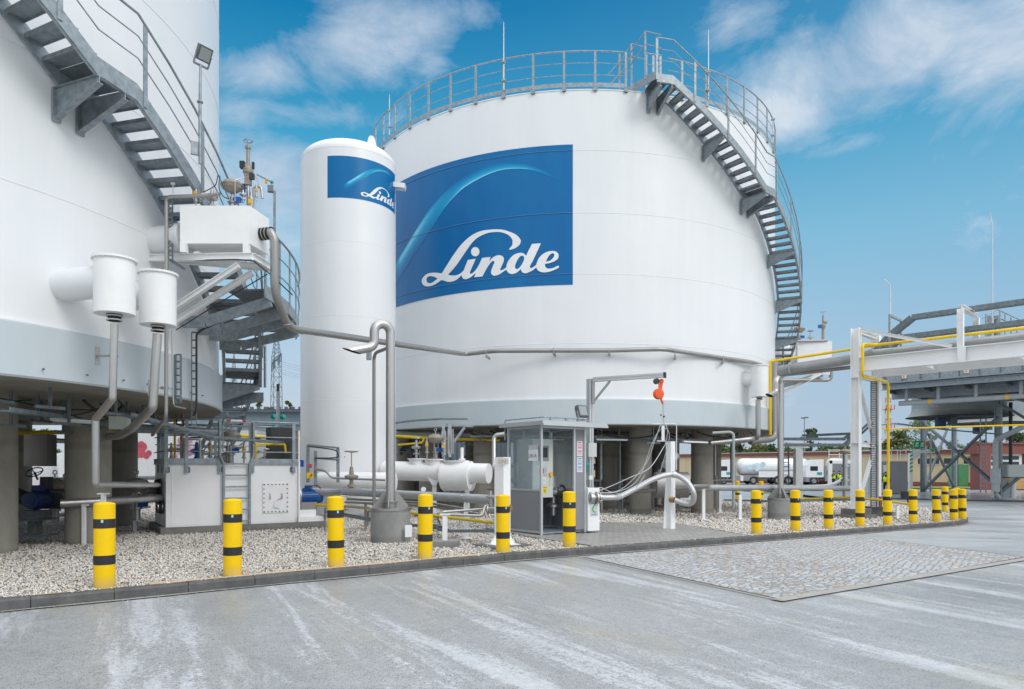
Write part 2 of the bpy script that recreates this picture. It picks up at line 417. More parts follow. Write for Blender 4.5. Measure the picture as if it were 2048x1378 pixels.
def gravel_bed():
    m, nt, p = nmat('gravel_bed')
    vo = N(nt, 'ShaderNodeTexVoronoi', inp={'Scale': 24}); nt.links.new(coords(nt), vo.inputs['Vector'])
    sp = N(nt, 'ShaderNodeSeparateColor'); nt.links.new(vo.outputs['Color'], sp.inputs[0])
    c = ramp(nt, sp.outputs[0], [(0, (.20, .175, .15)), (.4, (.44, .41, .375)), (.75, (.62, .585, .54)), (1, (.74, .70, .65))])
    c = mix(nt, ramp(nt, vo.outputs['Distance'], [(.3, 0.0), (.75, .85)]), c, (.07, .06, .05))
    nt.links.new(c, p.inputs['Base Color']); p.inputs['Roughness'].default_value = .9
    nt.links.new(bump(nt, vo.outputs['Distance'], -1.0, .03), p.inputs['Normal']); return m
MT['gravel_bed'] = gravel_bed()
def stone_mat(i, lo, hi):
    m, nt, p = nmat('stone_%s' % i)
    c = ramp(nt, noise(nt, coords(nt), 14, 6, .7), [(.3, lo), (.7, hi)])
    nt.links.new(c, p.inputs['Base Color']); p.inputs['Roughness'].default_value = .85; return m
STN = [stone_mat('pale', (.68, .64, .585), (.84, .80, .745)), stone_mat('grey', (.52, .50, .47), (.68, .655, .62)), stone_mat('dark', (.15, .14, .125), (.27, .255, .23)), stone_mat('tan', (.60, .43, .29), (.74, .60, .46)), stone_mat('mid', (.57, .54, .49), (.75, .715, .665))]
def ground_mat():
    m, nt, p = nmat('far_ground')
    c = ramp(nt, noise(nt, coords(nt), .25, 8, .7), [(.35, (.10, .13, .045)), (.65, (.20, .21, .10))])
    nt.links.new(c, p.inputs['Base Color']); p.inputs['Roughness'].default_value = .95; return m
MT['ground'] = ground_mat()
def grass_mat():
    m, nt, p = nmat('grass_turf')
    c = ramp(nt, noise(nt, coords(nt), 2.5, 8, .75), [(.35, (.09, .14, .03)), (.65, (.24, .28, .09))])
    nt.links.new(c, p.inputs['Base Color']); p.inputs['Roughness'].default_value = .95
    nt.links.new(bump(nt, noise(nt, coords(nt), 20, 5), .8, .05), p.inputs['Normal']); return m
MT['grass'] = grass_mat()
def asphalt_mat():
    m, nt, p = nmat('yard_asphalt')
    c = ramp(nt, noise(nt, coords(nt, (.2, 1, 1)), .5, 7, .7), [(.35, (.22, .235, .25)), (.65, (.34, .355, .37))])
    nt.links.new(c, p.inputs['Base Color'])
    nt.links.new(ramp(nt, noise(nt, coords(nt, (.15, 1, 1)), .3, 4), [(.4, .18), (.62, .6)]), p.inputs['Roughness']); return m
MT['asphalt'] = asphalt_mat()
def corr_mat():
    m, nt, p = nmat('corrugated')
    w = N(nt, 'ShaderNodeTexWave', wave_type='BANDS', bands_direction='X', wave_profile='TRI', inp={'Scale': 1.1}); nt.links.new(coords(nt), w.inputs['Vector'])
    c = mix(nt, .85, ramp(nt, w.outputs['Fac'], [(.0, (.20, .25, .29)), (.5, (.27, .325, .365)), (1, (.30, .355, .395))]), (.27, .32, .36))
    nt.links.new(c, p.inputs['Base Color']); p.inputs['Roughness'].default_value = .45
    nt.links.new(bump(nt, w.outputs['Fac'], 1, .05), p.inputs['Normal']); return m
MT['corr'] = corr_mat()
def glass_mat(name='glass', tint=(.86, .9, .92), a=.22):
    m, nt, p = nmat(name)
    nt.nodes.remove(p); out = nt.nodes['Material Output']
    g = N(nt, 'ShaderNodeBsdfGlossy', inp={'Roughness': .04, 'Color': (.9, .93, .95, 1)}); t = N(nt, 'ShaderNodeBsdfTransparent', inp={'Color': (*tint, 1)})
    d = N(nt, 'ShaderNodeBsdfDiffuse', inp={'Color': (.55, .6, .63, 1)})
    fr = N(nt, 'ShaderNodeFresnel', inp={'IOR': 1.16}); mx = N(nt, 'ShaderNodeMixShader'); mx2 = N(nt, 'ShaderNodeMixShader', inp={0: a})
    nt.links.new(t.outputs[0], mx2.inputs[1]); nt.links.new(d.outputs[0], mx2.inputs[2])
    nt.links.new(fr.outputs[0], mx.inputs[0]); nt.links.new(mx2.outputs[0], mx.inputs[1]); nt.links.new(g.outputs[0], mx.inputs[2]); nt.links.new(mx.outputs[0], out.inputs[0])
    return m
MT['glass'] = glass_mat()
def leaf_mat(name, lo, hi):
    m, nt, p = nmat(name)
    c = ramp(nt, noise(nt, coords(nt), .9, 4, .7), [(.35, lo), (.65, hi)])
    nt.links.new(c, p.inputs['Base Color']); p.inputs['Roughness'].default_value = .7; return m
MT['leaf_pine'] = leaf_mat('leaf_pine', (.045, .075, .032), (.09, .13, .05))
MT['leaf_green'] = leaf_mat('leaf_green', (.06, .11, .025), (.13, .20, .05))
MT['leaf_olive'] = leaf_mat('leaf_olive', (.09, .11, .03), (.17, .19, .06))
MT['leaf_birch'] = leaf_mat('leaf_birch', (.10, .17, .06), (.19, .27, .11))
# ================================================================ ground
KD = Vector((1, .755, 0)).normalized(); KN = Vector((-KD.y, KD.x, 0))
def kerbline(x): return 12.35 + .755 * x
KP = [Vector((x, kerbline(x), 0)) for x in np.linspace(-15, 14.4, 30)]
KP += [Vector(p) for p in ((15.2, 23.95, 0), (16.0, 24.9, 0), (16.7, 26.0, 0), (17.4, 27.4, 0), (18.2, 29.2, 0), (18.9, 31.5, 0), (19.3, 34.5, 0), (19.4, 38, 0), (19.3, 41, 0))]
def grid_sheet(xs, ys, zf, keep=None):
    X, Y = np.meshgrid(xs, ys); Z = zf(X, Y); mb = MB()
    mb.v = list(zip(X.ravel().tolist(), Y.ravel().tolist(), Z.ravel().tolist())); w = len(xs)
    for j in range(len(ys) - 1):
        for i in range(w - 1):
            if keep is None or keep((xs[i] + xs[i + 1]) / 2, (ys[j] + ys[j + 1]) / 2): mb.f.append((j * w + i, j * w + i + 1, (j + 1) * w + i + 1, (j + 1) * w + i))
    mb.sm = [True] * len(mb.f); mb.mi = [0] * len(mb.f); return mb
far = np.array([-3000, -900, -300, -120, -60]); 
xs = np.concatenate([far, np.arange(-40, 81, 4), -far[::-1] + 40]); ys = np.concatenate([[-600, -100, -30], np.arange(-10, 121, 4), [150, 250, 500, 1200, 4000]])
struct(grid_sheet(xs, ys, lambda x, y: gzn(x, y) - .20), 'ground', MT['ground'])
struct(grid_sheet(np.arange(-30, 61, 2.), np.arange(-8, 47, 2.), lambda x, y: gzn(x, y) - .13), 'road', [MT['road']])
# smoother concrete lane beyond the cobbles
def drape(poly, off, step=.6):
    "polygon sheet subdivided and draped on the terrain"
    bm = bmesh.new(); bm.faces.new([bm.verts.new((p[0], p[1], 0)) for p in poly])
    x0 = min(p[0] for p in poly); x1 = max(p[0] for p in poly); y0 = min(p[1] for p in poly); y1 = max(p[1] for p in poly)
    for ax, a, b in ((0, x0, x1), (1, y0, y1)):
        t = math.ceil(a / step) * step
        while t < b:
            co = (t, 0, 0) if ax == 0 else (0, t, 0); no = (1, 0, 0) if ax == 0 else (0, 1, 0)
            bmesh.ops.bisect_plane(bm, geom=bm.verts[:] + bm.edges[:] + bm.faces[:], plane_co=co, plane_no=no, dist=1e-5); t += step
    mb = MB(); bm.verts.index_update()
    mb.add([(v.co.x, v.co.y, gz(v.co.x, v.co.y) + off) for v in bm.verts], [tuple(v.index for v in f.verts) for f in bm.faces], True); bm.free(); return mb
struct(drape([(8.82, 18.72), (10.6, 14.35), (11.2, 12.2), (60, 2), (60, 47), (19.5, 47), (19.5, 38), (18.3, 29), (16.2, 24.8), (14.4, 23.0)], -.124, 2), 'smooth_road', MT['road_smooth'])
struct(drape([(1.3, 13.1), (3.44, 9.12), (10.45, 14.5), (8.8, 18.75)], -.117, .5), 'cobblestone_patch', MT['cobble'])
mb = MB()
for a, b in (((3.35, 9.0), (10.6, 14.42)), ((1.22, 13.0), (3.40, 9.02)), ((8.86, 18.72), (10.62, 14.44))):
    p = Vector((*a, 0)); q = Vector((*b, 0)); n = 14
    sd = Vector((0, 0, 1)).cross((q - p).normalized()) * (.09 if a[0] > 3 and b[0] > 10.5 and a[1] < 10 else .02)
    for i in range(n):
        u = p.lerp(q, i / n); v = p.lerp(q, (i + 1) / n)
        mb.quad(*[V(w.x, w.y, gz(w.x, w.y) - .112) for w in (u - sd, v - sd, v + sd, u + sd)])
struct(mb, 'mortar_joint', MT['sand'])
# gravel bed
poly = [(p.x, p.y) for p in KP] + [(-30, 41), (-30, 10), (-24, -5.5)]
struct(drape(poly, -.02, 2), 'gravel_bed', MT['gravel_bed'])
# paved pad under the kiosk
PAD = [(1.72, 13.72), (5.62, 16.66), (4.7, 20.3), (.2, 17.9), (-.15, 16.6), (.55, 15.15)]
PAD = [(1.62, 13.75), (5.6, 16.75), (4.6, 20.2), (2.6, 19.9), (-.6, 17.4), (.35, 15.4)]
struct(drape(PAD, .012, 1), 'paving_pad', MT['paver'])
mb = MB()
for i in range(len(PAD)):
    p = Vector((*PAD[i], 0)); q = Vector((*PAD[(i + 1) % len(PAD)], 0)); p.z = gz(p.x, p.y) - .035; q.z = gz(q.x, q.y) - .035
    if i != 0: mb.bar(p, q, .06, .10)
struct(mb, 'pad_edging', MT['footing'])
# gravel: a thin worn soil strip + kerb
mb = MB(); L = 0.0; path = [KP[0]]
for a, b in zip(KP[:-1], KP[1:]):
    n = max(1, round((b - a).length / .5))
    path += [a.lerp(b, (i + 1) / n) for i in range(n)]
def offp(i, d):
    a = path[max(i - 1, 0)]; b = path[min(i + 1, len(path) - 1)]; t = (b - a).normalized(); return path[i] + Vector((-t.y, t.x, 0)) * d
i = 0
while i < len(path) - 1:
    e = min(i + 2, len(path) - 1); prs = []
    jz = rnd.uniform(-.004, .004)
    for k in range(i, e + 1):
        t0 = (path[e] - path[i]).normalized() * .004
        sh = t0 if k == i else (-t0 if k == e else t0 * 0)
        o = offp(k, 0) + sh; n_ = offp(k, .15) + sh; z = gz(o.x, o.y) + jz
        prs.append([V(o.x, o.y, z - .2), V(o.x, o.y, z - .018) , V(o.x, o.y, z - .018) + (n_ - o) * .13 + V(0, 0, .028), V(n_.x, n_.y, z + .010), V(n_.x, n_.y, z - .2)])
    m = len(prs[0]); vs = [v for p in prs for v in p]; fs = []
    for k in range(len(prs) - 1): fs += [(k * m + j, (k + 1) * m + j, (k + 1) * m + j + 1, k * m + j + 1) for j in range(m - 1)]
    fs += [tuple(range(m)), tuple(range((len(prs) - 1) * m, len(prs) * m))[::-1]]
    mb.add(vs, fs, False); i = e
struct(mb, 'kerb', MT['kerb'])
mb = MB()
for i in range(len(path) - 1):
    a = offp(i, -.001); b = offp(i + 1, -.001); c = offp(i + 1, -.07 - .02 * math.sin(i * .9)); d = offp(i, -.07 - .02 * math.sin((i - 1) * .9))
    mb.quad(*[V(w.x, w.y, gz(w.x, w.y) - .116) for w in (a, d, c, b)])
struct(mb, 'gutter_sand', MT['sand'])

mb = MB()
for i in range(len(path) - 1):
    if -4.6 < path[i].x < -.6 or 1 < (path[i].x * 7) % 5 < 2.2:
        a = offp(i, .14); b = offp(i + 1, .14); wi = .30 if -4.6 < path[i].x < -.6 else .18; c = offp(i + 1, wi + .05 * math.sin(i * 1.7)); d = offp(i, wi + .05 * math.sin((i - 1) * 1.7))
        mb.quad(*[V(w.x, w.y, gz(w.x, w.y) + .009) for w in (a, b, c, d)])
struct(mb, 'sand_strip', MT['sand_light'])
def inside_gravel(x, y):
    k = y > 12.35 + .755 * x + .12
    tipx = np.interp(y, [23.2, 24.0, 24.9, 26.0, 27.4, 29.2, 31.5, 34.5, 41], [14.3, 15.1, 15.85, 16.55, 17.25, 18.05, 18.75, 19.15, 19.2])
    return k & (x < tipx)
def in_poly(x, y, P):
    r = np.zeros(x.shape, bool); n = len(P)
    for i in range(n):
        x0, y0 = P[i]; x1, y1 = P[(i + 1) % n]
        c = ((y0 > y) != (y1 > y)) & (x < (x1 - x0) * (y - y0) / (y1 - y0 + 1e-12) + x0); r ^= c
    return r
def stones():
    rg = np.random.default_rng(3); XS = []; YS = []; SS = []
    for y0, y1, s, dens in ((4.5, 11.5, .034, .95), (11.5, 16, .042, .85), (16, 21, .055, .8), (21, 30, .075, .7), (30, 40, .11, .5)):
        ax0, ax1 = -y1 * .78, min(y1 * .78, 19.5); n = int((ax1 - ax0) * (y1 - y0) * dens / s ** 2)
        x = rg.uniform(ax0, ax1, n); y = rg.uniform(y0, y1, n)
        k = inside_gravel(x, y) & (np.abs(x) < .77 * y + .3) & ~in_poly(x, y, PAD)
        XS.append(x[k]); YS.append(y[k]); SS.append(np.full(k.sum(), s) * rg.uniform(.55, 1.25, k.sum()))
    # stray chippings on kerb and gutter
    n = 500; t = rg.uniform(-9, 15, n); o = rg.normal(-.05, .12, n)
    XS.append(t - .6 * o * 1); YS.append(12.35 + .755 * t + .8 * o); SS.append(rg.uniform(.006, .016, n))
    x = np.concatenate(XS); y = np.concatenate(YS); s = np.concatenate(SS); n = len(x)
    z = gzn(x, y) + rg.uniform(-.4, .25, n) * s - .005
    st = slice(n - 500, n); out = (y[st] < 12.35 + .755 * x[st]); z[st] = gzn(x[st], y[st]) + np.where(out, -.112, .014)
    tv = np.array([(1, 0, 0), (0, 1, 0), (-1, 0, 0), (0, -1, 0), (0, 0, 1), (0, 0, -1)], float) * (.62, .45, .34)
    tv = tv[None].repeat(n, 0) * rg.uniform(.65, 1.3, (n, 6, 1)); 
    q = rg.normal(size=(n, 4)); q[:, 1:3] *= .45; q /= np.linalg.norm(q, axis=1)[:, None]; w, a, b, c = q.T
    Rm = np.stack([1 - 2 * (b * b + c * c), 2 * (a * b - w * c), 2 * (a * c + w * b), 2 * (a * b + w * c), 1 - 2 * (a * a + c * c), 2 * (b * c - w * a), 2 * (a * c - w * b), 2 * (b * c + w * a), 1 - 2 * (a * a + b * b)], 1).reshape(n, 3, 3)
    vv = np.einsum('nij,nkj->nki', Rm, tv) * s[:, None, None] + np.stack([x, y, z], 1)[:, None]
    tf = np.array([(0, 1, 4), (1, 2, 4), (2, 3, 4), (3, 0, 4), (1, 0, 5), (2, 1, 5), (3, 2, 5), (0, 3, 5)])
    ff = (tf[None] + (np.arange(n) * 6)[:, None, None]).reshape(-1, 3)
    me = bpy.data.meshes.new('gravel'); me.vertices.add(n * 6); me.vertices.foreach_set('co', vv.ravel().astype(np.float32))
    me.loops.add(n * 24); me.loops.foreach_set('vertex_index', ff.ravel().astype(np.int32)); me.polygons.add(n * 8)
    me.polygons.foreach_set('loop_start', np.arange(0, n * 24, 3, dtype=np.int32)); me.polygons.foreach_set('loop_total', np.full(n * 8, 3, dtype=np.int32))
    mi = rg.choice(5, n, p=[.30, .24, .08, .07, .31]).astype(np.int32); me.polygons.foreach_set('material_index', mi.repeat(8))
    for m in STN: me.materials.append(m)
    me.update(calc_edges=True); me.validate()
    o = bpy.data.objects.new('gravel', me); COL.objects.link(o)
    tag(o, 'loose pale grey and tan crushed gravel filling the bed behind the kerb', 'gravel', kind='stuff')
    print('stones', n)
stones()

# ================================================================ storage tanks
C2 = Vector((2.45, 31.07, 0)); R2 = 8.5
C1 = Vector((-14.284, 13.756, 0)); R1 = 7.957
def pol(c, r, phi, z): return V(c.x + r * math.sin(R(phi)), c.y - r * math.cos(R(phi)), z)
def tank(c, r, zb, zs, zt, rings, cols, label, seg=160):
    t = thing('storage_tank', label, 'storage tank', (c.x, c.y, gz(c.x, c.y)))
    MB().lathe(c, [(r, zs + .02), (r, zt)], seg).build('shell', MT['tank_white'], t)
    MB().lathe(c, [(r + .02, zt), (r + .02, zt + .03), (r * .7, zt + .9), (.01, zt + 1.5)], 96).lathe(c, [(r + .02, zt), (r - .02, zt - .01)], 96).build('roof', MT['tank_white'], t)
    MB().lathe(c, [(.01, zb), (r + .05, zb)], 96, mi=1).lathe(c, [(r + .05, zb), (r + .075, zb + .03), (r + .075, zs - .02), (r + .05, zs)], seg).lathe(c, [(r + .05, zs), (r - .05, zs)], seg).build('foundation_slab', [MT['slab'], MT['concrete']], t)
    MB().lathe(c, [(r + .001, zs + .035), (r + .045, zs + .03), (r + .05, zs + .002)], seg).build('drip_edge', MT['tank_white'], t)
    for z in rings:
        MB().lathe(c, [(r + .0005, z + .012), (r + .006, z + .006), (r + .006, z - .006), (r + .0005, z - .012)], seg).build('weld_seam', MT['tank_white'], t)
    for x, y, rr in cols:
        zc = gz(x, y) - .05
        MB().cyl((x, y, zc), (x, y, zb - .002), rr, n=32).build('column', MT['concrete'], t)
    return t
cols2 = [(8.0, 28.5, .385)]
for k in range(16):
    if k in (2, 3): continue
    p = pol(C2, 7.05, 16 + 22.5 * k, 0); cols2.append((p.x, p.y, .385))
for k in range(8):
    p = pol(C2, 4.2, 16.4 + 45 * k, 0); cols2.append((p.x, p.y, .385))
T2 = tank(C2, R2, 2.86, 3.68, 13.50, (5.45, 7.66, 9.6, 11.59), cols2, 'huge white storage tank with the large blue logo panel and a railed roof')
cols1 = [(-8.5, 14.25, .41), (-9.27, 12.6, .42), (-10.15, 18.5, .36), (-12.2, 16.3, .38), (-13.9, 19.9, .38), (-15.2, 12.5, .4), (-12.6, 9.6, .4), (-18.2, 15.5, .4), (-17.6, 19.4, .4), (-16.2, 8.2, .4)]
T1 = tank(C1, R1, 2.80, 3.60, 14.6, (5.60, 7.62, 9.66, 11.7), cols1, 'huge plain white storage tank cut off by the left edge, on concrete columns')

def hitc(c, r, px):
    m = (px - 1024) / F; a = m * m + 1; b = -2 * (m * c.x + c.y); k = c.x ** 2 + c.y ** 2 - r * r
    return (-b - math.sqrt(max(b * b - 4 * a * k, 0))) / (2 * a)
def pxcyl(c, r, px, py):
    "photo point -> (arc length from front, height) on a tank shell"
    d = hitc(c, r, px); X = (px - 1024) / F * d
    return (math.atan2(X - c.x, -(d - c.y)) * r, EYE + (HY - py) / F * d)

# ---- logo artwork, measured on the big panel in metres of arc length
ZA = lambda L: [(840 + x / 10.6, 450 + y / 10.6) for x, y in L]
ZB = lambda L: [(970 + x / 10.6, 450 + y / 10.6) for x, y in L]
ZC = lambda L: [(780 + x / 3.83, 270 + y / 3.83) for x, y in L]
glyphs = [
 (ZA([(470,1030),(530,930),(600,820),(680,690),(770,560),(880,420),(1000,300),(1130,205),(1270,140),(1420,108),(1600,95),(1700,98),(1778,108),(1898,145),(2018,195),(2098,260),(2143,330),(2128,400),(2068,465),(1998,505),(1908,532),(1895,520),(1908,490),(1948,450),(1966,390),(1963,320),(1928,260),(1858,205),(1768,168),(1678,152),(1560,155),(1450,170),(1330,215),(1210,285),(1110,380),(1030,490),(960,590),(880,710),(790,840),(700,950),(600,1055),(640,1068),(720,1075),(800,1062),(880,1018),(925,970),(900,1050),(870,1085),(830,1125),(770,1170),(700,1200),(630,1210),(560,1200),(470,1170),(400,1215),(320,1265),(240,1295),(160,1305),(100,1290),(60,1250),(45,1200),(55,1150),(90,1095),(150,1045),(220,1020),(310,1012),(400,1018)]), ZA([(380,1135),(330,1110),(270,1090),(210,1087),(165,1105),(145,1150),(150,1195),(180,1230),(230,1237),(290,1210),(340,1170)])),
 (ZA([(1178 + 88 * math.cos(R(a)) + 12 * math.sin(R(a)), 570 + 98 * math.sin(R(a)) - 14 * math.cos(R(a))) for a in range(0, 360, 15)]), None),
 (ZA([(1022,745),(1190,718),(1150,810),(1100,920),(1065,1010),(1070,1035),(1100,1035),(1150,1000),(1210,930),(1260,840),(1295,765),(1325,702),(1505,680),(1465,778),(1540,700),(1620,655),(1688,645),(1748,660),(1786,710),(1778,780),(1738,870),(1703,950),(1718,968),(1778,945),(1838,900),(1833,950),(1778,990),(1688,1050),(1598,1080),(1550,1070),(1515,1030),(1515,970),(1545,890),(1585,800),(1575,765),(1540,770),(1490,820),(1430,910),(1380,1000),(1330,1095),(1155,1112),(1190,1020),(1110,1090),(1040,1135),(960,1155),(915,1130),(895,1090),(890,1055),(925,985),(960,900)]), None),
 (ZB([(455,905),(470,830),(510,750),(580,665),(660,615),(750,593),(820,605),(860,640),(877,658),(920,560),(1000,405),(1188,393),(1140,500),(1080,630),(1020,760),(955,880),(960,918),(1000,915),(1050,880),(1098,840),(1090,905),(1000,975),(900,1020),(850,1028),(800,1010),(770,970),(768,935),(700,1000),(630,1035),(570,1045),(510,1025),(470,980),(455,945)]), ZB([(835,700),(820,662),(790,655),(740,680),(690,750),(650,840),(640,900),(655,935),(690,940),(740,905),(790,830),(825,760)])),
 (ZB([(1090,850),(1110,780),(1150,700),(1230,620),(1330,570),(1430,555),(1510,570),(1560,620),(1560,690),(1520,745),(1440,790),(1340,820),(1275,828),(1275,880),(1310,920),(1370,932),(1450,915),(1510,885),(1562,865),(1570,905),(1500,945),(1400,985),(1300,1008),(1220,1008),(1150,985),(1105,940),(1090,900)]), ZB([(1295,785),(1310,740),(1350,670),(1400,615),(1440,602),(1470,620),(1470,660),(1440,710),(1380,760)]))]
lowe = ZC([(20,1215),(60,1130),(120,1030),(230,860),(330,705),(420,565),(540,430),(680,340),(820,280),(950,260),(1080,268),(1200,308),(1290,352)])
uppe = ZC([(20,1060),(60,960),(120,860),(200,725),(310,560),(450,410),(600,300),(740,235),(880,210),(1000,215),(1120,245),(1230,295),(1300,350)])
sz = lambda P: [pxcyl(C2, R2, x, y) for x, y in P]
S1, ZT = pxcyl(C2, R2, 1145.6, 289); _, ZBm = pxcyl(C2, R2, 1143.6, 569.5)
PANEL_W = 9.1
def smooth_closed(P):
    P = [Vector((a, b)) for a, b in P]; out = []; n = len(P)
    for i in range(n):
        p0, p1, p2, p3 = P[i - 1], P[i], P[(i + 1) % n], P[(i + 2) % n]
        out.append(p1)
        a = (p1 - p0); b = (p2 - p1); c = (p3 - p2)
        if a.length > 1e-6 and c.length > 1e-6 and a.angle(b, 0) < .75 and b.angle(c, 0) < .75:
            out.append((-(p0) + 9 * p1 + 9 * p2 - p3) / 16)
    return out
def flat_fill(outer, hole, step):
    bm = bmesh.new(); ed = []
    for lp in [outer] + ([hole] if hole else []):
        vs = [bm.verts.new((p[0], p[1], 0)) for p in smooth_closed(lp)]
        ed += [bm.edges.new((vs[i], vs[(i + 1) % len(vs)])) for i in range(len(vs))]
    bmesh.ops.triangle_fill(bm, use_beauty=True, use_dissolve=False, edges=ed)
    x0 = min(v.co.x for v in bm.verts); x1 = max(v.co.x for v in bm.verts); t = math.ceil(x0 / step) * step
    while t < x1:
        bmesh.ops.bisect_plane(bm, geom=bm.verts[:] + bm.edges[:] + bm.faces[:], plane_co=(t, 0, 0), plane_no=(1, 0, 0), dist=1e-6); t += step
    bm.verts.index_update(); r = ([tuple(v.co) for v in bm.verts], [tuple(v.index for v in f.verts) for f in bm.faces]); bm.free(); return r
def blue_mat():
    m, nt, p = nmat('logo_blue')
    p.inputs['Roughness'].default_value = .3; p.inputs['Specular IOR Level'].default_value = .3
    f = noise(nt, coords(nt, (1, 1, .3)), .5, 3); nt.links.new(ramp(nt, f, [(.35, (.001, .122, .35)), (.65, (.002, .158, .395))]), p.inputs['Base Color'])
    nt.links.new(bump(nt, noise(nt, coords(nt, (1, 1, .3)), .6, 2), .15, .05), p.inputs['Normal']); return m
MT['logo_blue'] = blue_mat()
def swoosh_mat():
    m, nt, p = nmat('logo_swoosh')
    uv = N(nt, 'ShaderNodeUVMap', uv_map='UVMap'); sp = N(nt, 'ShaderNodeSeparateXYZ'); nt.links.new(uv.outputs[0], sp.inputs[0])
    u, v = sp.outputs[0], sp.outputs[1]
    up = ramp(nt, v, [(0, 0.0), (.05, 1.0), (.18, .72), (.5, .5), (.8, .2), (1, 0.0)])          # crisp lower edge
    dn = ramp(nt, v, [(0, 0.0), (.4, .42), (.80, .95), (.95, .8), (1, 0.0)])           # crisp upper edge
    k = mix(nt, ramp(nt, u, [(.25, 0.0), (.5, 1.0)]), dn, up)
    k2 = mix(nt, 1, k, ramp(nt, u, [(0, .0), (.12, .9), (.5, 1), (.80, .9), (1, 0.0)]), 'MULTIPLY')
    f = noise(nt, coords(nt, (1, 1, .3)), .5, 3); bl = ramp(nt, f, [(.35, (.001, .122, .35)), (.65, (.002, .158, .395))]); p.inputs['Specular IOR Level'].default_value = .3
    nt.links.new(mix(nt, k2, bl, ramp(nt, k2, [(.25, (.0, .36, .68)), (.6, (.015, .47, .76)), (.95, (.30, .80, .90))])), p.inputs['Base Color']); p.inputs['Roughness'].default_value = .3
    nt.links.new(bump(nt, noise(nt, coords(nt, (1, 1, .3)), .6, 2), .15, .05), p.inputs['Normal']); return m
MT['swoosh'] = swoosh_mat()
MT['seam_blue'] = simple('seam_blue', (.10, .28, .50), .4)
def logo(t, c, r, s_right, z_top, k, off, step):
    "right edge of panel at arc s_right, scaled by k"
    def P(s, z, o): return pol(c, r + o, math.degrees((s_right + (s - S1) * k) / r), z_top + (z - ZT) * k)
    mb = MB(); n = int(PANEL_W * k / step) + 1
    for i in range(n):
        a = S1 - PANEL_W + PANEL_W * i / n; b = S1 - PANEL_W + PANEL_W * (i + 1) / n
        mb.add([P(a, ZBm, off), P(b, ZBm, off), P(b, ZT, off), P(a, ZT, off)], [(0, 1, 2, 3)], True)
    pn = mb.build('logo_panel', MT['logo_blue'], t); BASE[pn] = BASE[t]
    lo, hi = sz(lowe), sz(uppe)
    A = spline([(a, b, 0) for a, b in lo], 6); B = spline([(a, b, 0) for a, b in hi], 6); mb = MB(); mb.uv = []; m = len(A); nv = 7
    for i in range(m):
        for j in range(nv):
            q = A[i].lerp(B[i], j / (nv - 1)); mb.v.append(tuple(P(max(q.x, S1 - PANEL_W + .02), q.y, off * 1.6))); mb.uv.append((i / (m - 1), j / (nv - 1)))
    for i in range(m - 1):
        for j in range(nv - 1): mb.f.append((i * nv + j, (i + 1) * nv + j, (i + 1) * nv + j + 1, i * nv + j + 1)); mb.sm.append(True); mb.mi.append(0)
    sw = mb.build('swoosh', MT['swoosh'], pn); 
    mb = MB()
    for gi, (o, h) in enumerate(glyphs):
        vs, fs = flat_fill(sz(o), sz(h) if h else None, step / k)
        mb.add([P(x, z, off * (2.2 + .25 * gi)) for x, z, _ in vs], fs, True)
    mb.build('lettering', MT['white_steel'], pn)
logo(T2, C2, R2, S1, ZT, 1.0, .009, .2)
mb = MB()
for z in (7.66, 9.6, 11.59): mb.tube([pol(C2, R2 + .019, math.degrees((S1 - .01 - 9.08 * i / 60) / R2), z) for i in range(61)], .008, 4)
mb.build('seam_line', MT['seam_blue'], T2)

# ---- slim vertical vessel
CV = Vector((-5.15, 22.4, 0)); RV = 1.465
tv = thing('vertical_vessel', 'tall slim white vertical vessel with the small blue logo panel near its domed top', 'pressure vessel', (CV.x, CV.y, gz(CV.x, CV.y)))
ztv = 10.98
MB().lathe(CV, [(RV, .1), (RV, ztv)], 72).build('shell', MT['tank_white'], tv)
MB().lathe(CV, [(RV - .06, -.05), (RV - .06, .1), (RV, .1)], 48).build('skirt', MT['white_steel'], tv)
MB().lathe(CV, [(RV * math.cos(R(a)) ** .7 if a < 90 else .001, ztv + .54 * math.sin(R(a))) for a in range(0, 91, 6)], 72, sharp=False).build('dome', MT['tank_white'], tv)
for z in (8.2, ztv, 3.5, 6.0):
    MB().lathe(CV, [(RV + .0005, z + .01), (RV + .004, z + .004), (RV + .004, z - .004), (RV + .0005, z - .01)], 72).build('weld_seam', MT['tank_white'], tv)
p = pol(CV, 1.12, 50, 0)
mb = MB(); ex = V(.92, .38, 0)
mb.prism([(-.17, 0), (.17, 0), (.09, .30), (.05, .36), (-.05, .36), (-.09, .30)], .03, (p.x, p.y, 11.26), ex, (0, 0, 1)); mb.build('lifting_lug', MT['tank_white'], tv)
MB().bar(V(-3.72, 22.3, 10.35), V(-3.35, 22.3, 10.30), .3, .15).build('bracket', MT['white_steel'], tv)
sV, zV = pxcyl(CV, RV, 789.5, 341)
kV = .30
_, zv0 = pxcyl(CV, RV, 655, 312); s655, _ = pxcyl(CV, RV, 655, 312)
kV = (pxcyl(CV, RV, 655, 312)[1] - pxcyl(CV, RV, 655, 396)[1]) / (ZT - ZBm)
PANEL_W = (sV - s655) / kV; print('panel V', kV, PANEL_W)
logo(tv, CV, RV, sV, zv0, kV, .003, .08)

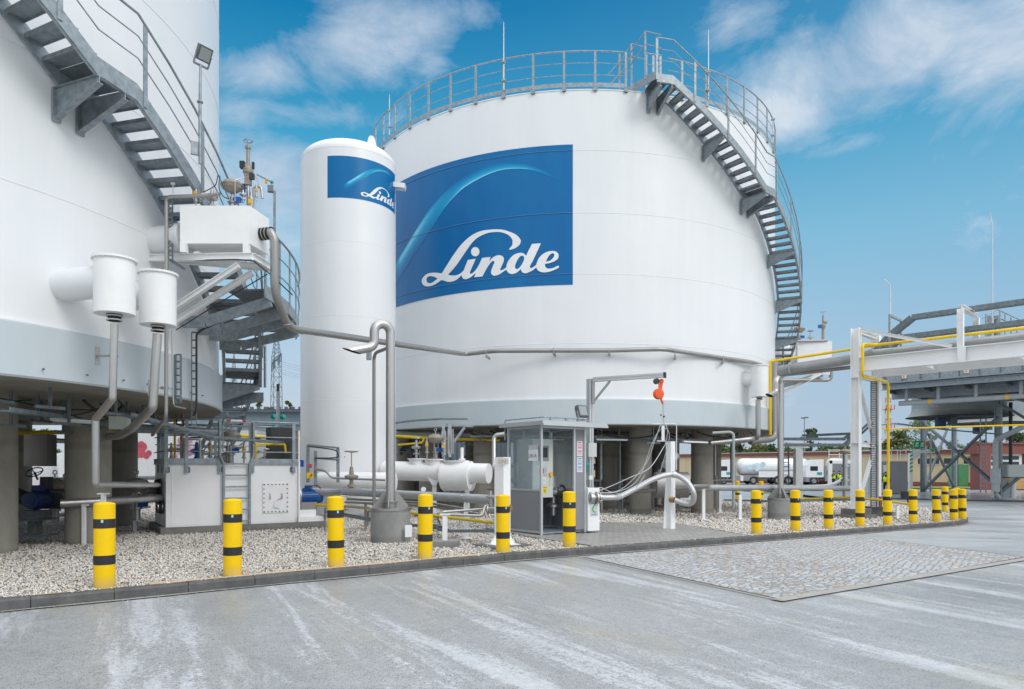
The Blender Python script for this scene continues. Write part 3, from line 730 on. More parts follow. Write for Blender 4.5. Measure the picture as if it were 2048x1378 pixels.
# ================================================================ tank stairs
def stair(c, ri, ro, knots, label, flights_down, hr=1.08, post_step=1.35, inner=None, gap=None):
    ph = [k[0] for k in knots]; zz = [k[1] for k in knots]; zf = lambda f: float(np.interp(f, ph, zz))
    b = pol(c, ro, knots[-1][0], gz(c.x, c.y)); t = thing('spiral_staircase', label, 'staircase', tuple(b))
    fi = [];
    for a, b2 in zip(ph[:-1], ph[1:]):
        n = max(1, int(round((b2 - a) / 4.0))); fi += [a + (b2 - a) * i / n for i in range(n)]
    fi.append(ph[-1])
    for rr, nm in ((ri, 'stringer'), (ro, 'stringer')):
        mb = MB()
        for a, b2 in zip(fi[:-1], fi[1:]):
            h = .26; z0, z1 = zf(a), zf(b2); A, B = pol(c, rr, a, z0 - h), pol(c, rr, b2, z1 - h); A2, B2 = pol(c, rr + .014, a, z0 - h), pol(c, rr + .014, b2, z1 - h); H = V(0, 0, h)
            mb.add([A, B, B2, A2, A + H, B + H, B2 + H, A2 + H], [(0, 3, 2, 1), (4, 5, 6, 7), (0, 1, 5, 4), (1, 2, 6, 5), (2, 3, 7, 6), (3, 0, 4, 7)])
            # lower flange
            C_, D_ = pol(c, rr - .05, a, z0 - h), pol(c, rr - .05, b2, z1 - h); u = V(0, 0, -.012)
            mb.add([C_, D_, B, A, C_ + u, D_ + u, B + u, A + u], [(0, 1, 2, 3), (7, 6, 5, 4), (0, 4, 5, 1), (2, 6, 7, 3)])
        mb.build(nm, MT['galv'], t)
    rm = (ri + ro) / 2
    for (a, za), (b2, zb) in zip([k[:2] for k in knots[:-1]], [k[:2] for k in knots[1:]]):
        if abs(za - zb) < .05:
            mb = MB(); n = max(1, int((b2 - a) / 2.5)); 
            for i in range(n):
                u, v = a + (b2 - a) * i / n, a + (b2 - a) * (i + 1) / n
                A, B, C_, D_ = pol(c, ri + .02, u, za - .06), pol(c, ro - .01, u, za - .06), pol(c, ro - .01, v, zb - .06), pol(c, ri + .02, v, zb - .06); dz = V(0, 0, .035)
                mb.add([A, B, C_, D_, A + dz, B + dz, C_ + dz, D_ + dz], [(0, 1, 2, 3), (7, 6, 5, 4), (0, 4, 5, 1), (2, 6, 7, 3), (1, 5, 6, 2), (0, 3, 7, 4)])
            mb.build('landing', MT['galv_dark'], t); continue
        n = max(2, int(round(abs(zb - za) / .2)))
        for i in range(n):
            fm = a + (b2 - a) * (i + .5) / n; zt = zf(fm) - .06; df = math.degrees(.125 / rm)
            A, B, C_, D_ = pol(c, ri + .016, fm - df, zt), pol(c, ro - .002, fm - df, zt), pol(c, ro - .002, fm + df, zt), pol(c, ri + .016, fm + df, zt); dz = V(0, 0, -.035)
            mb = MB().add([A, B, C_, D_, A + dz, B + dz, C_ + dz, D_ + dz], [(0, 1, 2, 3), (7, 6, 5, 4), (0, 4, 5, 1), (2, 6, 7, 3), (1, 5, 6, 2), (0, 3, 7, 4)])
            mb.bar(A + V(0, 0, -.03), B + V(0, 0, -.03), .012, .07); mb.bar(D_ + V(0, 0, -.03), C_ + V(0, 0, -.03), .012, .07)
            mb.build('tread', MT['galv'], t)
    for rr, lo, hi in [(ro + .03, ph[0], ph[-1])] + ([(ri + .0, *inner)] if inner else []):
        g = [f for f in fi if lo - .01 <= f <= hi + .01]
        for h, rad in ((hr, .021), (hr * .68, .011), (hr * .36, .011)):
            MB().tube([pol(c, rr, f, zf(f) + h) for f in g], rad, 8 if rad > .015 else 6).build('handrail' if h == hr else 'guard_rail', MT['galv'], t)
        n = max(2, int(round(R(hi - lo) * rr / post_step)))
        for i in range(n + 1):
            f = lo + (hi - lo) * i / n; p = pol(c, rr - .012, f, zf(f) - .2); q = pol(c, rr - .012, f, zf(f) + hr)
            tg = V(math.cos(R(f)), math.sin(R(f)), 0)
            MB().bar(p, q, .075, .022, (-tg.y, tg.x, 0)).build('post', MT['galv'], t)
    return t, zf
def brackets(t, c, ri, ro, lst, zf):
    for f in lst:
        z = zf(f) - .27; a = pol(c, ri - .10, f, z); tg = V(math.cos(R(f)), math.sin(R(f)), 0); rd = V(math.sin(R(f)), -math.cos(R(f)), 0); L = ro - ri + .12
        mb = MB().prism([(0, 0), (L, 0), (L, -.10), (0, -.46)], .014, a, rd, (0, 0, 1))
        mb.bar(a + V(0, 0, .0), a + V(0, 0, -.5) , .13, .03, tuple(rd)); mb.bar(a, a + rd * L, .10, .014, (0, 0, 1)); mb.bar(a + V(0, 0, -.46), a + rd * L + V(0, 0, -.10), .10, .012, (0, 0, 1))
        mb.build('wall_bracket', MT['galv'], t)
st2, zf2 = stair(C2, 8.64, 9.46, [(12.2, 13.62), (15.5, 13.62), (40, 10.98), (43.2, 10.98), (52, 9.98), (66, 8.25), (86, 6.25), (100, 4.85)], 'galvanised steel staircase curling down the right side of the tank with the large logo', True, inner=(12.2, 15.5))
brackets(st2, C2, 8.64, 9.46, (13.0, 15.3, 27, 39.8, 42.8, 55, 66, 78, 90), zf2)
# top landing that steps over the roof edge
mb = MB(); a = pol(C2, 7.7, 10.3, 13.60); n = V(math.sin(R(12.5)), -math.cos(R(12.5)), 0); sd = V(-n.y, n.x, 0)
mb.bar(pol(C2, 8.0, 9.6, 13.78), pol(C2, 9.4, 12.2, 13.6), .03, .25); mb.bar(pol(C2, 7.6, 12.6, 13.78), pol(C2, 8.66, 14.4, 13.6), .03, .25)
mb.build('stringer', MT['galv'], st2)
for f0, r0 in ((9.5, 8.4), (10.8, 9.1), (8.0, 7.8)):
    for h in (1.1, .7): MB().tube([pol(C2, r0 - .6, f0 - 2, 13.75 + h - .15), pol(C2, r0, f0, 13.75 + h + (.25 if r0 > 8.3 else 0)), pol(C2, r0 + .3, f0 + 2.4, 13.75 + h)], .018, 6).build('guard_rail', MT['galv'], st2)
    MB().bar(pol(C2, r0, f0, 13.6), pol(C2, r0, f0, 15.1), .06, .03).build('post', MT['galv'], st2)
st1, zf1 = stair(C1, 8.09, 8.90, [(46, 9.95), (67.6, 7.50), (72.0, 7.45), (97.5, 4.92), (103.5, 4.92), (113, 3.82), (121, 3.82), (145, .9)], 'galvanised steel staircase climbing round the plain tank at the left edge', True)
brackets(st1, C1, 8.09, 8.90, (55, 67.8, 70.6, 116.5), zf1)

# roof guard rail of the big tank
gr = thing('roof_guardrail', 'grey guard rail round the roof edge of the tank with the large logo', 'guard rail', (C2.x, C2.y, 13.5))
angs = [1.3 + 6.667 * k for k in range(54)]; angs = [a for a in angs if not (9.5 < (a % 360) < 17.5)]
for z, rad in ((14.74, .024), (14.36, .012), (13.98, .012)):
    MB().tube([pol(C2, 8.50, a, z) for a in np.arange(17.8, 368.4, 2.5)], rad, 8).build('rail', MT['galv'], gr)
mb = MB()
for a in np.arange(17.8, 366, 2.5):
    A, B = pol(C2, 8.52, a, 13.60), pol(C2, 8.52, a + 2.5, 13.60); H = V(0, 0, .13); mb.add([A, B, B + H, A + H], [(0, 1, 2, 3)])
mb.build('toe_board', MT['galv'], gr)
for a in angs:
    tg = V(math.cos(R(a)), math.sin(R(a)), 0)
    MB().bar(pol(C2, 8.51, a, 13.46), pol(C2, 8.51, a, 14.74), .07, .035, (-tg.y, tg.x, 0)).bar(pol(C2, 8.53, a, 13.46), pol(C2, 8.53, a, 13.56), .13, .06, (-tg.y, tg.x, 0)).build('post', MT['galv'], gr)
for i, (px, ztop) in enumerate(((1007.5, 15.9), (779, 15.2), (1417, 16.0), (1546, 15.5))):
    a = math.degrees(pxcyl(C2, 8.56, px, 200)[0] / 8.56); p = pol(C2, 8.56, a, 13.7)
    lab = ('tall thin lightning rod clamped to the roof rail above the large logo', 'thin lightning rod on the roof rail just above the slim vessel', 'lightning rod on the roof rail behind the upper stair flight', 'short lightning rod at the far right end of the roof rail')[i]
    t = thing('lightning_rod', lab, 'lightning rod', tuple(p), 'lightning rods on the big tank roof')
    MB().tube([p, V(p.x, p.y, ztop - .3), V(p.x, p.y, ztop)], [.02, .014, .008], 8).build('rod', MT['alu'], t)
    for z in (14.0, 14.6): MB().box((p.x, p.y, z), (.12, .12, .05)).build('clamp', MT['galv'], t)
# ================================================================ bollards
def make_bollard():
    t = thing('bollard', '', 'bollard', (0, 0, 0)); h, r = 1.05, .122
    MB().lathe((0, 0, 0), [(r, -.05), (r, h - .008), (r - .006, h), (r * .5, h + .016), (.001, h + .02)], 32).build('post', MT['bollard_yellow'], t)
    for z in (.80, .345): MB().lathe((0, 0, 0), [(r + .0005, z - .058), (r + .0025, z - .058), (r + .0025, z + .058), (r + .0005, z + .058)], 32).build('black_band', MT['black'], t)
    MB().add([(r * 1.03 * math.sin(R(a)), -r * 1.03 * math.cos(R(a)), z) for z in (.815, .85) for a in (14, 26)], [(0, 1, 3, 2)]).build('reflector', MT['reflector'], t)
    return t
bol = make_bollard(); first = True
BL = [(209, 8.93, 'nearest and largest of the yellow bollards, leftmost in the photo'), (465, 9.87, 'yellow bollard standing in front of the ladder of the white pump box'), (672, 10.78, 'yellow bollard between the blue motor and the concrete drum of the near vent pipe'),
      (850, 11.72, 'yellow bollard just right of the concrete drum of the near vent pipe'), (1006, 12.68, 'yellow bollard in front of the white LIN sign post'), (1138.5, 13.63, 'yellow bollard in front of the open side of the glazed kiosk'),
      (1513, 17.3, 'yellow bollard left of the far concrete drum, first after the gap at the paved pad'), (1591, 18.3, 'yellow bollard just right of the far concrete drum'), (1657, 19.3, 'yellow bollard left of the white portal columns'),
      (1720, 20.3, 'yellow bollard in front of the first white portal column'), (1775, 21.3, 'yellow bollard where the vertical yellow pipe comes down'), (1826, 22.3, 'yellow bollard at the right end of the low yellow pipe'),
      (1873, 23.2, 'yellow bollard near the island tip, left of the close cluster'), (1907.5, 24.0, 'yellow bollard at the island tip, left one of the close pair'), (1925, 24.9, 'rightmost yellow bollard on the rounded island tip'),
      (1912.5, 27.0, 'yellow bollard mostly hidden behind the rightmost pair'), (1890, 29.8, 'yellow bollard on the far side of the island tip, standing clear behind the cluster'),
      (1475, 40, 'small distant yellow bollard left of two, beyond the pipes'), (1522, 40.3, 'small distant yellow bollard right of two, beyond the pipes')]
for px, Y, lab in BL:
    x = (px - 1024) / F * Y; z = gz(x, Y)
    if 1000 < px < 1010: z -= .05
    o = bol if first else copy_tree(bol); first = False; o.location = (x, Y, z); o['label'] = lab; o['group'] = 'yellow bollards with two black bands along the kerb'
    o.rotation_euler = (R(rnd.uniform(-.5, .5)), R(rnd.uniform(-.5, .5)), R(rnd.uniform(-25, 25)))
    
# ================================================================ generic pieces
def flange(mb, p, d, r, t=.03, mi=0): d = Vector(d).normalized(); mb.cyl(Vector(p) - d * t / 2, Vector(p) + d * t / 2, r, n=20, mi=mi)
def pipe(name, pts, r, mat, label, cat='pipe', rad=.15, joints=(), n=14, group=None):
    pp = smooth_path(pts, rad, 5); mb = MB().tube(pp, r, n)
    for q, d in joints: flange(mb, q, d, r * 1.12, .02)
    return solo(mb, name, MT[mat] if isinstance(mat, str) else mat, label, cat, pts[0], group)
def wheel(mb, c, r, ax=(0, 0, 1), mi=0, tr=.014):
    c = Vector(c); q = Vector((0, 0, 1)).rotation_difference(Vector(ax).normalized()); mb.tube([c + q @ V(r * math.cos(R(a)), r * math.sin(R(a)), 0) for a in range(0, 360, 20)], tr, 6, mi, closed=True)
    for k in range(3):
        a = R(120 * k + 15); mb.cyl(c + q @ V(0, 0, -.03), c + q @ V(r * math.cos(a), r * math.sin(a), 0), tr * .8, n=5, mi=mi)
def hand_valve(p, s, label, wheelmat='bronze', bodymat='bronze', group=None, h=.75):
    p = Vector(p); t = thing('hand_valve', label, 'valve', tuple(p), group)
    MB().lathe(p, [(.05 * s, 0), (.05 * s, .12 * s), (.11 * s, .13 * s), (.11 * s, .17 * s), (.05 * s, .2 * s), (.05 * s, .3 * s)], 16).build('valve_body', MT[bodymat], t)
    MB().lathe(p, [(.06 * s, .3 * s), (.16 * s, .34 * s), (.17 * s, .37 * s), (.17 * s, .40 * s), (.06 * s, .44 * s), (.04 * s, .62 * s)], 20).build('bonnet', MT[bodymat], t)
    MB().cyl(p + V(0, 0, .6 * s), p + V(0, 0, h * s), .014 * s, n=8).build('stem', MT['stainless_dull'], t)
    mb = MB(); wheel(mb, p + V(0, 0, h * s), .16 * s, tr=.014 * s); mb.build('handwheel', MT[wheelmat], t); return t
def control_valve(p, s, label, h1=.35, dome='bronze', group=None, eye=True):
    p = Vector(p); t = thing('control_valve', label, 'valve', tuple(p), group)
    MB().lathe(p, [(.12 * s, 0), (.12 * s, .02), (.07 * s, .03), (.07 * s, h1 * .5), (.11 * s, h1 * .52), (.11 * s, h1 * .6), (.06 * s, h1 * .62), (.06 * s, h1)], 18).build('valve_body', MT['stainless_dull'], t)
    mb = MB()
    for a in (0, 120, 240): mb.cyl(p + V(.08 * s * math.cos(R(a)), .08 * s * math.sin(R(a)), h1 * .6), p + V(.08 * s * math.cos(R(a)), .08 * s * math.sin(R(a)), h1 + .15 * s), .012 * s, n=6)
    mb.build('yoke', MT['stainless'], t)
    z = h1 + .12 * s
    MB().lathe(p, [(.001, z), (.12 * s, z), (.24 * s, z + .09 * s), (.255 * s, z + .15 * s), (.27 * s, z + .155 * s), (.27 * s, z + .175 * s), (.25 * s, z + .18 * s), (.19 * s, z + .26 * s), (.06 * s, z + .30 * s), (.001, z + .30 * s)], 28).build('actuator', MT[dome], t)
    mb = MB().cyl(p + V(0, 0, z + .3 * s), p + V(0, 0, z + .38 * s), .016 * s, n=8)
    if eye: mb.tube([p + V(.04 * s * math.cos(R(a)), 0, z + .42 * s + .04 * s * math.sin(R(a))) for a in range(0, 360, 30)], .01 * s, 6, closed=True)
    mb.build('eye_bolt', MT['stainless'], t)
    MB().box(p + V(.14 * s, -.02, h1 * .75), (.16 * s, .1 * s, .12 * s)).build('positioner', MT['blue_box'], t); return t
def safety_valve(p, s, label, group=None, capmat='amber'):
    p = Vector(p); t = thing('safety_valve', label, 'valve', tuple(p), group)
    MB().lathe(p, [(.02 * s, 0), (.02 * s, .16 * s), (.06 * s, .18 * s), (.06 * s, .21 * s), (.035 * s, .23 * s), (.035 * s, .36 * s), (.05 * s, .37 * s), (.05 * s, .5 * s), (.03 * s, .53 * s), (.03 * s, .62 * s), (.001, .63 * s)], 14).build('valve_body', MT['stainless'], t)
    MB().box(p + V(0, -.055 * s, .42 * s), (.07 * s, .03 * s, .09 * s)).build('tag_plate', MT[capmat], t); return t
def text_mesh(txt, size, origin, ex, ey, mat, parent, thick=.002, name='lettering', align='LEFT'):
    cu = bpy.data.curves.new(name, 'FONT'); cu.body = txt; cu.size = size; cu.align_x = align; cu.extrude = 0
    ob = bpy.data.objects.new('tmp', cu); COL.objects.link(ob); bpy.context.view_layer.update()
    me = bpy.data.meshes.new_from_object(ob.evaluated_get(bpy.context.evaluated_depsgraph_get()))
    bpy.data.objects.remove(ob); bpy.data.curves.remove(cu)
    ex = Vector(ex).normalized(); ey = Vector(ey).normalized(); o = Vector(origin); nn = ex.cross(ey) * thick
    mb = MB(); mb.add([o + ex * v.co.x + ey * v.co.y + nn for v in me.vertices], [tuple(p.vertices) for p in me.polygons]); bpy.data.meshes.remove(me)
    return mb.build(name, mat, parent)
def motor(p, ax, L, r, mat, t, nm='motor'):
    p = Vector(p); ax = Vector(ax).normalized(); mb = MB(); mb.cyl(p, p + ax * L, r, n=24)
    q = Vector((0, 0, 1)).rotation_difference(ax)
    for k in range(20):
        a = 2 * math.pi * k / 20; d = q @ V(math.cos(a), math.sin(a), 0); mb.bar(p + ax * L * .12 + d * (r + .008), p + ax * L * .82 + d * (r + .008), .006, .022, tuple(d))
    mb.cyl(p + ax * L, p + ax * (L + .06), r * 1.02, r * .92, 24); mb.cyl(p + ax * (L + .06), p + ax * (L + .075), r * .5, n=20)
    mb.cyl(p - ax * .03, p, r * 1.12, n=24); mb.box(p + ax * L * .45 + V(0, 0, r + .06), (.16, .16, .12)); mb.build(nm, MT[mat], t)

# ================================================================ left tank: nozzles, drop pipes, valve box
def nozzle_pot(px, ytop, ybot, Y, wpx, label, side=(-1, .35, 0), ball_dz=-.28):
    w = wpx / F * Y; a = W(px, ytop, Y); b = W(px, ybot, Y); t = thing('vent_pot', label, 'vent pot', tuple(b), 'insulated vent pots on the tanks'); r = w / 2
    MB().lathe((a.x, a.y, 0), [(.001, b.z), (r, b.z), (r + .003, b.z + .22), (r, b.z + .222), (r, a.z)], 40).build('casing', MT['white_steel'], t)
    mb = MB().lathe((a.x, a.y, 0), [(r, a.z - .03), (r + .03, a.z - .03), (r + .03, a.z), (.001, a.z)], 40)
    for k in range(24): mb.cyl(pol(V(a.x, a.y, 0), r + .016, 15 * k, a.z - .045), pol(V(a.x, a.y, 0), r + .016, 15 * k, a.z + .012), .008, n=6)
    mb.build('top_flange', MT['white_steel'], t)
    d = Vector(side).normalized(); z = (a.z + b.z) / 2 + .1; c = V(a.x, a.y, z)
    MB().tube([c, c + d * .42, c + d * .62, c + d * .9, c + d * 1.5], [r * .86, r * .86, r * .86, r * .86, r * .86], 32, caps=True).build('side_nozzle', MT['tank_white'], t)
    k = MB().lathe((a.x, a.y, 0), [(.001, b.z - .10), (.075, b.z - .10), (.095, b.z - .03), (.11, b.z), (.11, b.z + .001)], 20); k.build('rubber_boot', MT['rubber'], t)
    mb = MB(); 
    for zz in (b.z - .025, b.z - .085): mb.lathe((a.x, a.y, 0), [(.10, zz - .01), (.112, zz - .01), (.112, zz + .01), (.10, zz + .01)], 20)
    mb.build('clamp_ring', MT['stainless'], t); return b
b1 = nozzle_pot(229, 518, 629, 10.55, 75, 'white flanged vent pot on the left tank, left one of the near pair')
b2 = nozzle_pot(316, 547, 651, 11.5, 68, 'white flanged vent pot on the left tank, right one of the near pair')
def dpipe(pts, r, mat, label, sup=(), **k): return pipe('drain_pipe', pts, r, mat, label, **k)
dpipe([W(229, 648, 10.55), W(225, 797, 10.55), W(191, 838, 10.9), W(191, 969, 10.95), W(315, 970, 15.8)], .055, 'stainless', 'stainless drain pipe dropping from the left vent pot and bending to the pump box', rad=.03)
dpipe([W(315, 668, 11.5), W(305, 815, 11.5), W(262, 858, 12.3), W(238, 872, 13.0), W(215, 873, 14.5)], .07, 'stainless', 'stainless drain pipe slanting back under the left tank from the right vent pot', rad=.05)
dpipe([W(120, 1007, 13.6), W(200, 1003, 14.0), W(318, 996, 16.1)], .085, 'stainless', 'fat stainless pipe running low from under the left tank into the pump box', rad=.03)
dpipe([W(210, 1000, 16.5), W(285, 998, 17), W(292, 980, 17), W(320, 980, 17.2)], .08, 'stainless_dull', 'stubby stainless elbow pipe beside the clamps of the pump box', rad=.1)
mb = MB()
for q, lab in ((W(168, 1008, 13.8), 'white pipe support post just behind the nearest bollard'), (W(207, 985, 12.0), 'white pipe support under the elbow of the left drain pipe'), (W(270, 1012, 16.6), 'white pipe support left of the pump box foundation')):
    g = gz(q.x, q.y); solo(MB().bar(V(q.x, q.y, g), V(q.x, q.y, q.z - .02), .06, .06, (0, 1, 0)).box((q.x, q.y, q.z - .02), (.16, .1, .02)), 'pipe_support', MT['white_steel'], lab, 'pipe support', (q.x, q.y, g))
# wall clamps
def arm(p, q, label):
    mb = MB().bar(p, q, .03, .03); d = (q - p).normalized(); mb.bar(p + V(0, 0, -.14), p + V(0, 0, .14), .07, .015, tuple(d)); mb.lathe((q.x, q.y, 0), [(.06, q.z - .02), (.066, q.z - .02), (.066, q.z + .02), (.06, q.z + .02)], 16); solo(mb, 'pipe_bracket', MT['stainless_dull'], label, 'bracket', tuple(p))
arm(W(195, 712, 10.85), W(227, 712, 10.58), 'stainless bracket holding the left drain pipe to the grey tank base')
arm(W(297, 776, 12.2), W(330, 776, 12.3), 'bracket plate holding the thin pipe beside the right drain pipe')
pipe('vent_pipe', [W(440, 388, 12.2), W(412, 391, 12.2), W(338, 394, 12.15), W(333, 400, 12.2), W(333, 620, 12.25), W(332, 835, 12.25), W(305, 870, 13.4)], .032, 'stainless_dull', 'thin grey pipe bending over the white valve box and dropping to the ground pipework', rad=.12)
pipe('instrument_tube', [W(344, 660, 12.4), W(346, 800, 12.4), W(348, 812, 12.4), W(371, 817, 12.9)], .012, 'stainless', 'very thin instrument tube down the grey tank base', rad=.05, n=8)
# valve box
vb = thing('valve_box', 'white insulated valve box carried by struts on the left tank, topped with valves', 'valve box', tuple(W(430, 500, 12.5)))
c0, c1, c2 = W(360, 490, 12.2), W(499, 487, 12.2), W(538, 509, 12.85); z0, z1 = 5.35, 6.0
P4 = [V(c0.x, 12.2, 0), V(c1.x, 12.2, 0), V(c2.x, 12.85, 0), V(c0.x + .16, 12.85, 0)]
mb = MB(); mb.add([V(p.x, p.y, z) for z in (z0, z1) for p in P4], [(3, 2, 1, 0), (4, 5, 6, 7), (0, 1, 5, 4), (1, 2, 6, 5), (2, 3, 7, 6), (3, 0, 4, 7)]); mb.build('casing', MT['white_steel'], vb)
mb = MB(); mb.add([V(p.x, p.y, z) for z in (z1 + .004, z1 + .03) for p in [P4[0].lerp(P4[2], .12), P4[1].lerp(P4[3], .12), P4[2].lerp(P4[0], .12), P4[3].lerp(P4[1], .12)]], [(4, 5, 6, 7), (0, 1, 5, 4), (1, 2, 6, 5), (2, 3, 7, 6), (3, 0, 4, 7)]); mb.build('lid', MT['white_steel'], vb)
mb = MB(); ra = V(-5.72, 12.5, 5.55); mb.tube([ra, V(-6.9, 12.95, 5.55)], .26, 32); mb.build('side_nozzle', MT['tank_white'], vb)
mb = MB(); 
for (a, b) in ((W(298, 516, 12.6), W(505, 513, 12.2)), (W(505, 513, 12.2), W(540, 535, 12.9)), (W(352, 520, 13), W(540, 535, 12.9))): mb.ibeam(a, b, .09, .12, t=.012)
for p in (P4[0], P4[1], P4[2]): q = p.lerp(P4[3] if p is P4[1] else (P4[1] if p is P4[0] else P4[0]), .06); mb.bar(V(q.x, q.y, z0 - .16), V(q.x, q.y, z0), .1, .1, (0, 1, 0))
mb.build('platform_frame', MT['white_steel'], vb)
for a, b in ((W(350, 615, 12.75), W(478, 530, 12.25)), (W(348, 645, 12.9), W(505, 545, 12.6))): MB().ibeam(a, b, .08, .10, t=.014).build('strut', MT['white_steel'], vb)
mb = MB().cyl(V(-4.47, 12.58, 5.63), V(-4.22, 12.5, 5.63), .105, n=24); mb.build('rubber_boot', MT['rubber'], vb)
mb = MB()
for s in (.0, .33, .66, 1): flange(mb, V(-4.44, 12.57, 5.63).lerp(V(-4.24, 12.51, 5.63), s), (.24, -.08, 0), .112, .014)
mb.build('clamp_ring', MT['stainless'], vb)
pipe('transfer_pipe', [V(-4.24, 12.51, 5.63), W(541, 464, 12.45), W(549, 478, 12.45), W(549, 585, 12.5), W(577, 656, 13.2), V(-1.53, 23.0, 5.17), V(-.55, 22.45, 5.19), W(1215, 701, 22.4), W(1326, 698, 22.45), W(1500, 724, 24.6), W(1530, 733, 25.6)], .073, 'stainless_dull', 'long slim grey pipe from the left valve box across to the logo tank', rad=.25, joints=[(W(574, 650, 13.1), (0.1, .1, -1)), (W(604, 660.5, 13.9), (2.6, 9.8, 1.07))])
def pb(px, py, Y, lab):
    p = W(px, py, Y); solo(MB().bar(p, p + V(.1, .45, -.02), .06, .06).bar(p + V(0, 0, 0), p + V(0, 0, .16), .03, .03), 'pipe_bracket', MT['stainless_dull'], lab, 'bracket', tuple(p), 'brackets of the long slim pipe')
for a in ((972, 712, 22.35, 'bracket under the long slim pipe, right below the left part of the logo panel'), (1107, 706, 22.3, 'bracket under the long slim pipe, below the right part of the logo panel'), (1218, 707, 22.35, 'bracket under the long slim pipe above the kiosk'), (1350, 712, 22.6, 'bracket under the long slim pipe right of the hoist arm'), (1447, 722, 23.6, 'last bracket under the long slim pipe before the right vent pot')): pb(*a)
mb = MB().box(W(738, 706, 15.5), (.10, .10, .30)).bar(W(738, 692, 15.5), W(747, 684, 15.6), .08, .03); solo(mb, 'pipe_bracket', MT['galv'], 'tall bracket plate under the gooseneck of the near vent pipe', 'bracket', tuple(W(738, 718, 15.5)))
# valves on the box
zt = 6.03
control_valve(V(-4.92, 12.48, zt), .72, 'dome topped tan control valve on the left valve box, against the sky', h1=.22, eye=False)
mb = V(-5.12, 12.35, zt)
hand_valve(V(-5.24, 12.4, zt - .05), .6, 'valve with the red-orange handwheel on the left valve box', wheelmat='orange', bodymat='stainless', h=.42)
safety_valve(V(-5.72 + .22, 12.35, zt - .02), .62, 'small safety valve with a yellow tag near the left end of the valve box')
safety_valve(V(-4.63, 12.6, zt - .2), .9, 'safety valve with a yellow tag at the right end of the left valve box')
tt = thing('tall_valve', 'tall spindle valve with a top handwheel rising highest from the left valve box', 'valve', tuple(V(-4.72, 12.7, zt))); p = V(-4.72, 12.7, zt)
MB().cyl(p, p + V(0, 0, .55), .028, n=12).build('pipe_stub', MT['stainless'], tt)
MB().box(p + V(0, 0, .60), (.1, .1, .16)).box(p + V(0, -.01, .78), (.1, .09, .2), .3).lathe(p, [(.05, .68), (.09, .74), (.09, .80), (.05, .86), (.032, .9), (.032, 1.16), (.05, 1.17), (.05, 1.22), (.001, 1.22)], 16).build('actuator', MT['bronze'], tt)
MB().box(p + V(-.10, 0, .47), (.08, .08, .13)).build('positioner', MT['blue_box'], tt)
for d_, s_ in (((-.1, 0, .88), (.08, .09, .12)), ((.08, -.03, .66), (.08, .06, .1)), ((.09, 0, .87), (.04, .04, .12))): MB().box(p + V(*d_), s_).build('switch_box', MT['dark'], tt)
m2 = MB().cyl(p + V(0, 0, 1.2), p + V(0, 0, 1.3), .009, n=6); wheel(m2, p + V(0, 0, 1.31), .078, tr=.007); m2.build('handwheel', MT['stainless_dull'], tt)
pipe('bypass_pipe', [V(-4.66, 12.8, 6.0), V(-4.66, 12.8, 6.55), V(-4.52, 12.8, 6.57), V(-4.5, 12.8, 6.35)], .022, 'stainless', 'small looped bypass pipe beside the tall valve on the left valve box', rad=.07)
pipe('conduit', [W(407, 384, 12.3), W(422, 377, 12.3), W(432, 370, 12.3), W(436, 350, 12.3)], .008, 'black', 'thin black conduit curling by the stair above the valve box', rad=.06, n=6)
solo(MB().lathe(W(346, 370, 12.25), [(.001, 0), (.03, .0), (.045, .02), (.03, .04), (.001, .045)], 14).cyl(W(346, 370, 12.25), W(346, 392, 12.25), .008, n=6), 'sensor', MT['lamp_white'], 'small white disc sensor on a stalk left of the valve box', 'sensor', tuple(W(346, 392, 12.25)))
safety_valve(W(513, 404, 12.7), .5, 'tiny safety valve near the right front corner of the left valve box')
hand_valve(W(486, 405, 12.5), .35, 'small dark valve between the tan dome and the tall spindle valve', bodymat='stainless', wheelmat='dark')
safety_valve(W(388, 408, 12.5), .45, 'tiny safety valve above the left front corner of the left valve box')
pipe('impulse_tube', [W(400, 404, 12.3), W(400, 388, 12.3), W(420, 385, 12.4), W(428, 404, 12.5)], .009, 'stainless', 'very thin bent impulse tube on top of the left valve box', rad=.04, n=6)
pipe('impulse_tube', [W(470, 402, 12.3), W(470, 360, 12.3), W(488, 356, 12.4)], .008, 'stainless', 'very thin upright impulse tube beside the tan dome', rad=.04, n=6)
pipe('guard_cable', [tuple(v) for v in spline([W(440, 352, 12.3), W(438, 375, 12.25), W(446, 392, 12.3), W(458, 398, 12.3)], 6)], .009, 'black', 'black cable looping under the tan dome on the left valve box', 'cable', rad=.001, n=6)
pipe('guard_cable', [tuple(v) for v in spline([W(489, 340, 12.6), W(510, 352, 12.8), W(520, 380, 13), W(518, 400, 13)], 6)], .005, 'cable_grey', 'hair thin wire arching from the tall valve to the right', 'cable', rad=.001, n=5)
pipe('frame_cable', [W(372, 521, 12.5), W(470, 519, 12.1), W(506, 521, 12.05), W(540, 548, 12.8), W(585, 590, 13.2)], .012, 'black', 'black cable clipped along the lower edge of the valve box frame', 'cable', rad=.05, n=6)
pipe('frame_cable', [W(352, 660, 12.9), W(440, 605, 12.7), W(535, 548, 12.9)], .010, 'black', 'thin dark cable following the struts beneath the left valve box', 'cable', rad=.05, n=6)
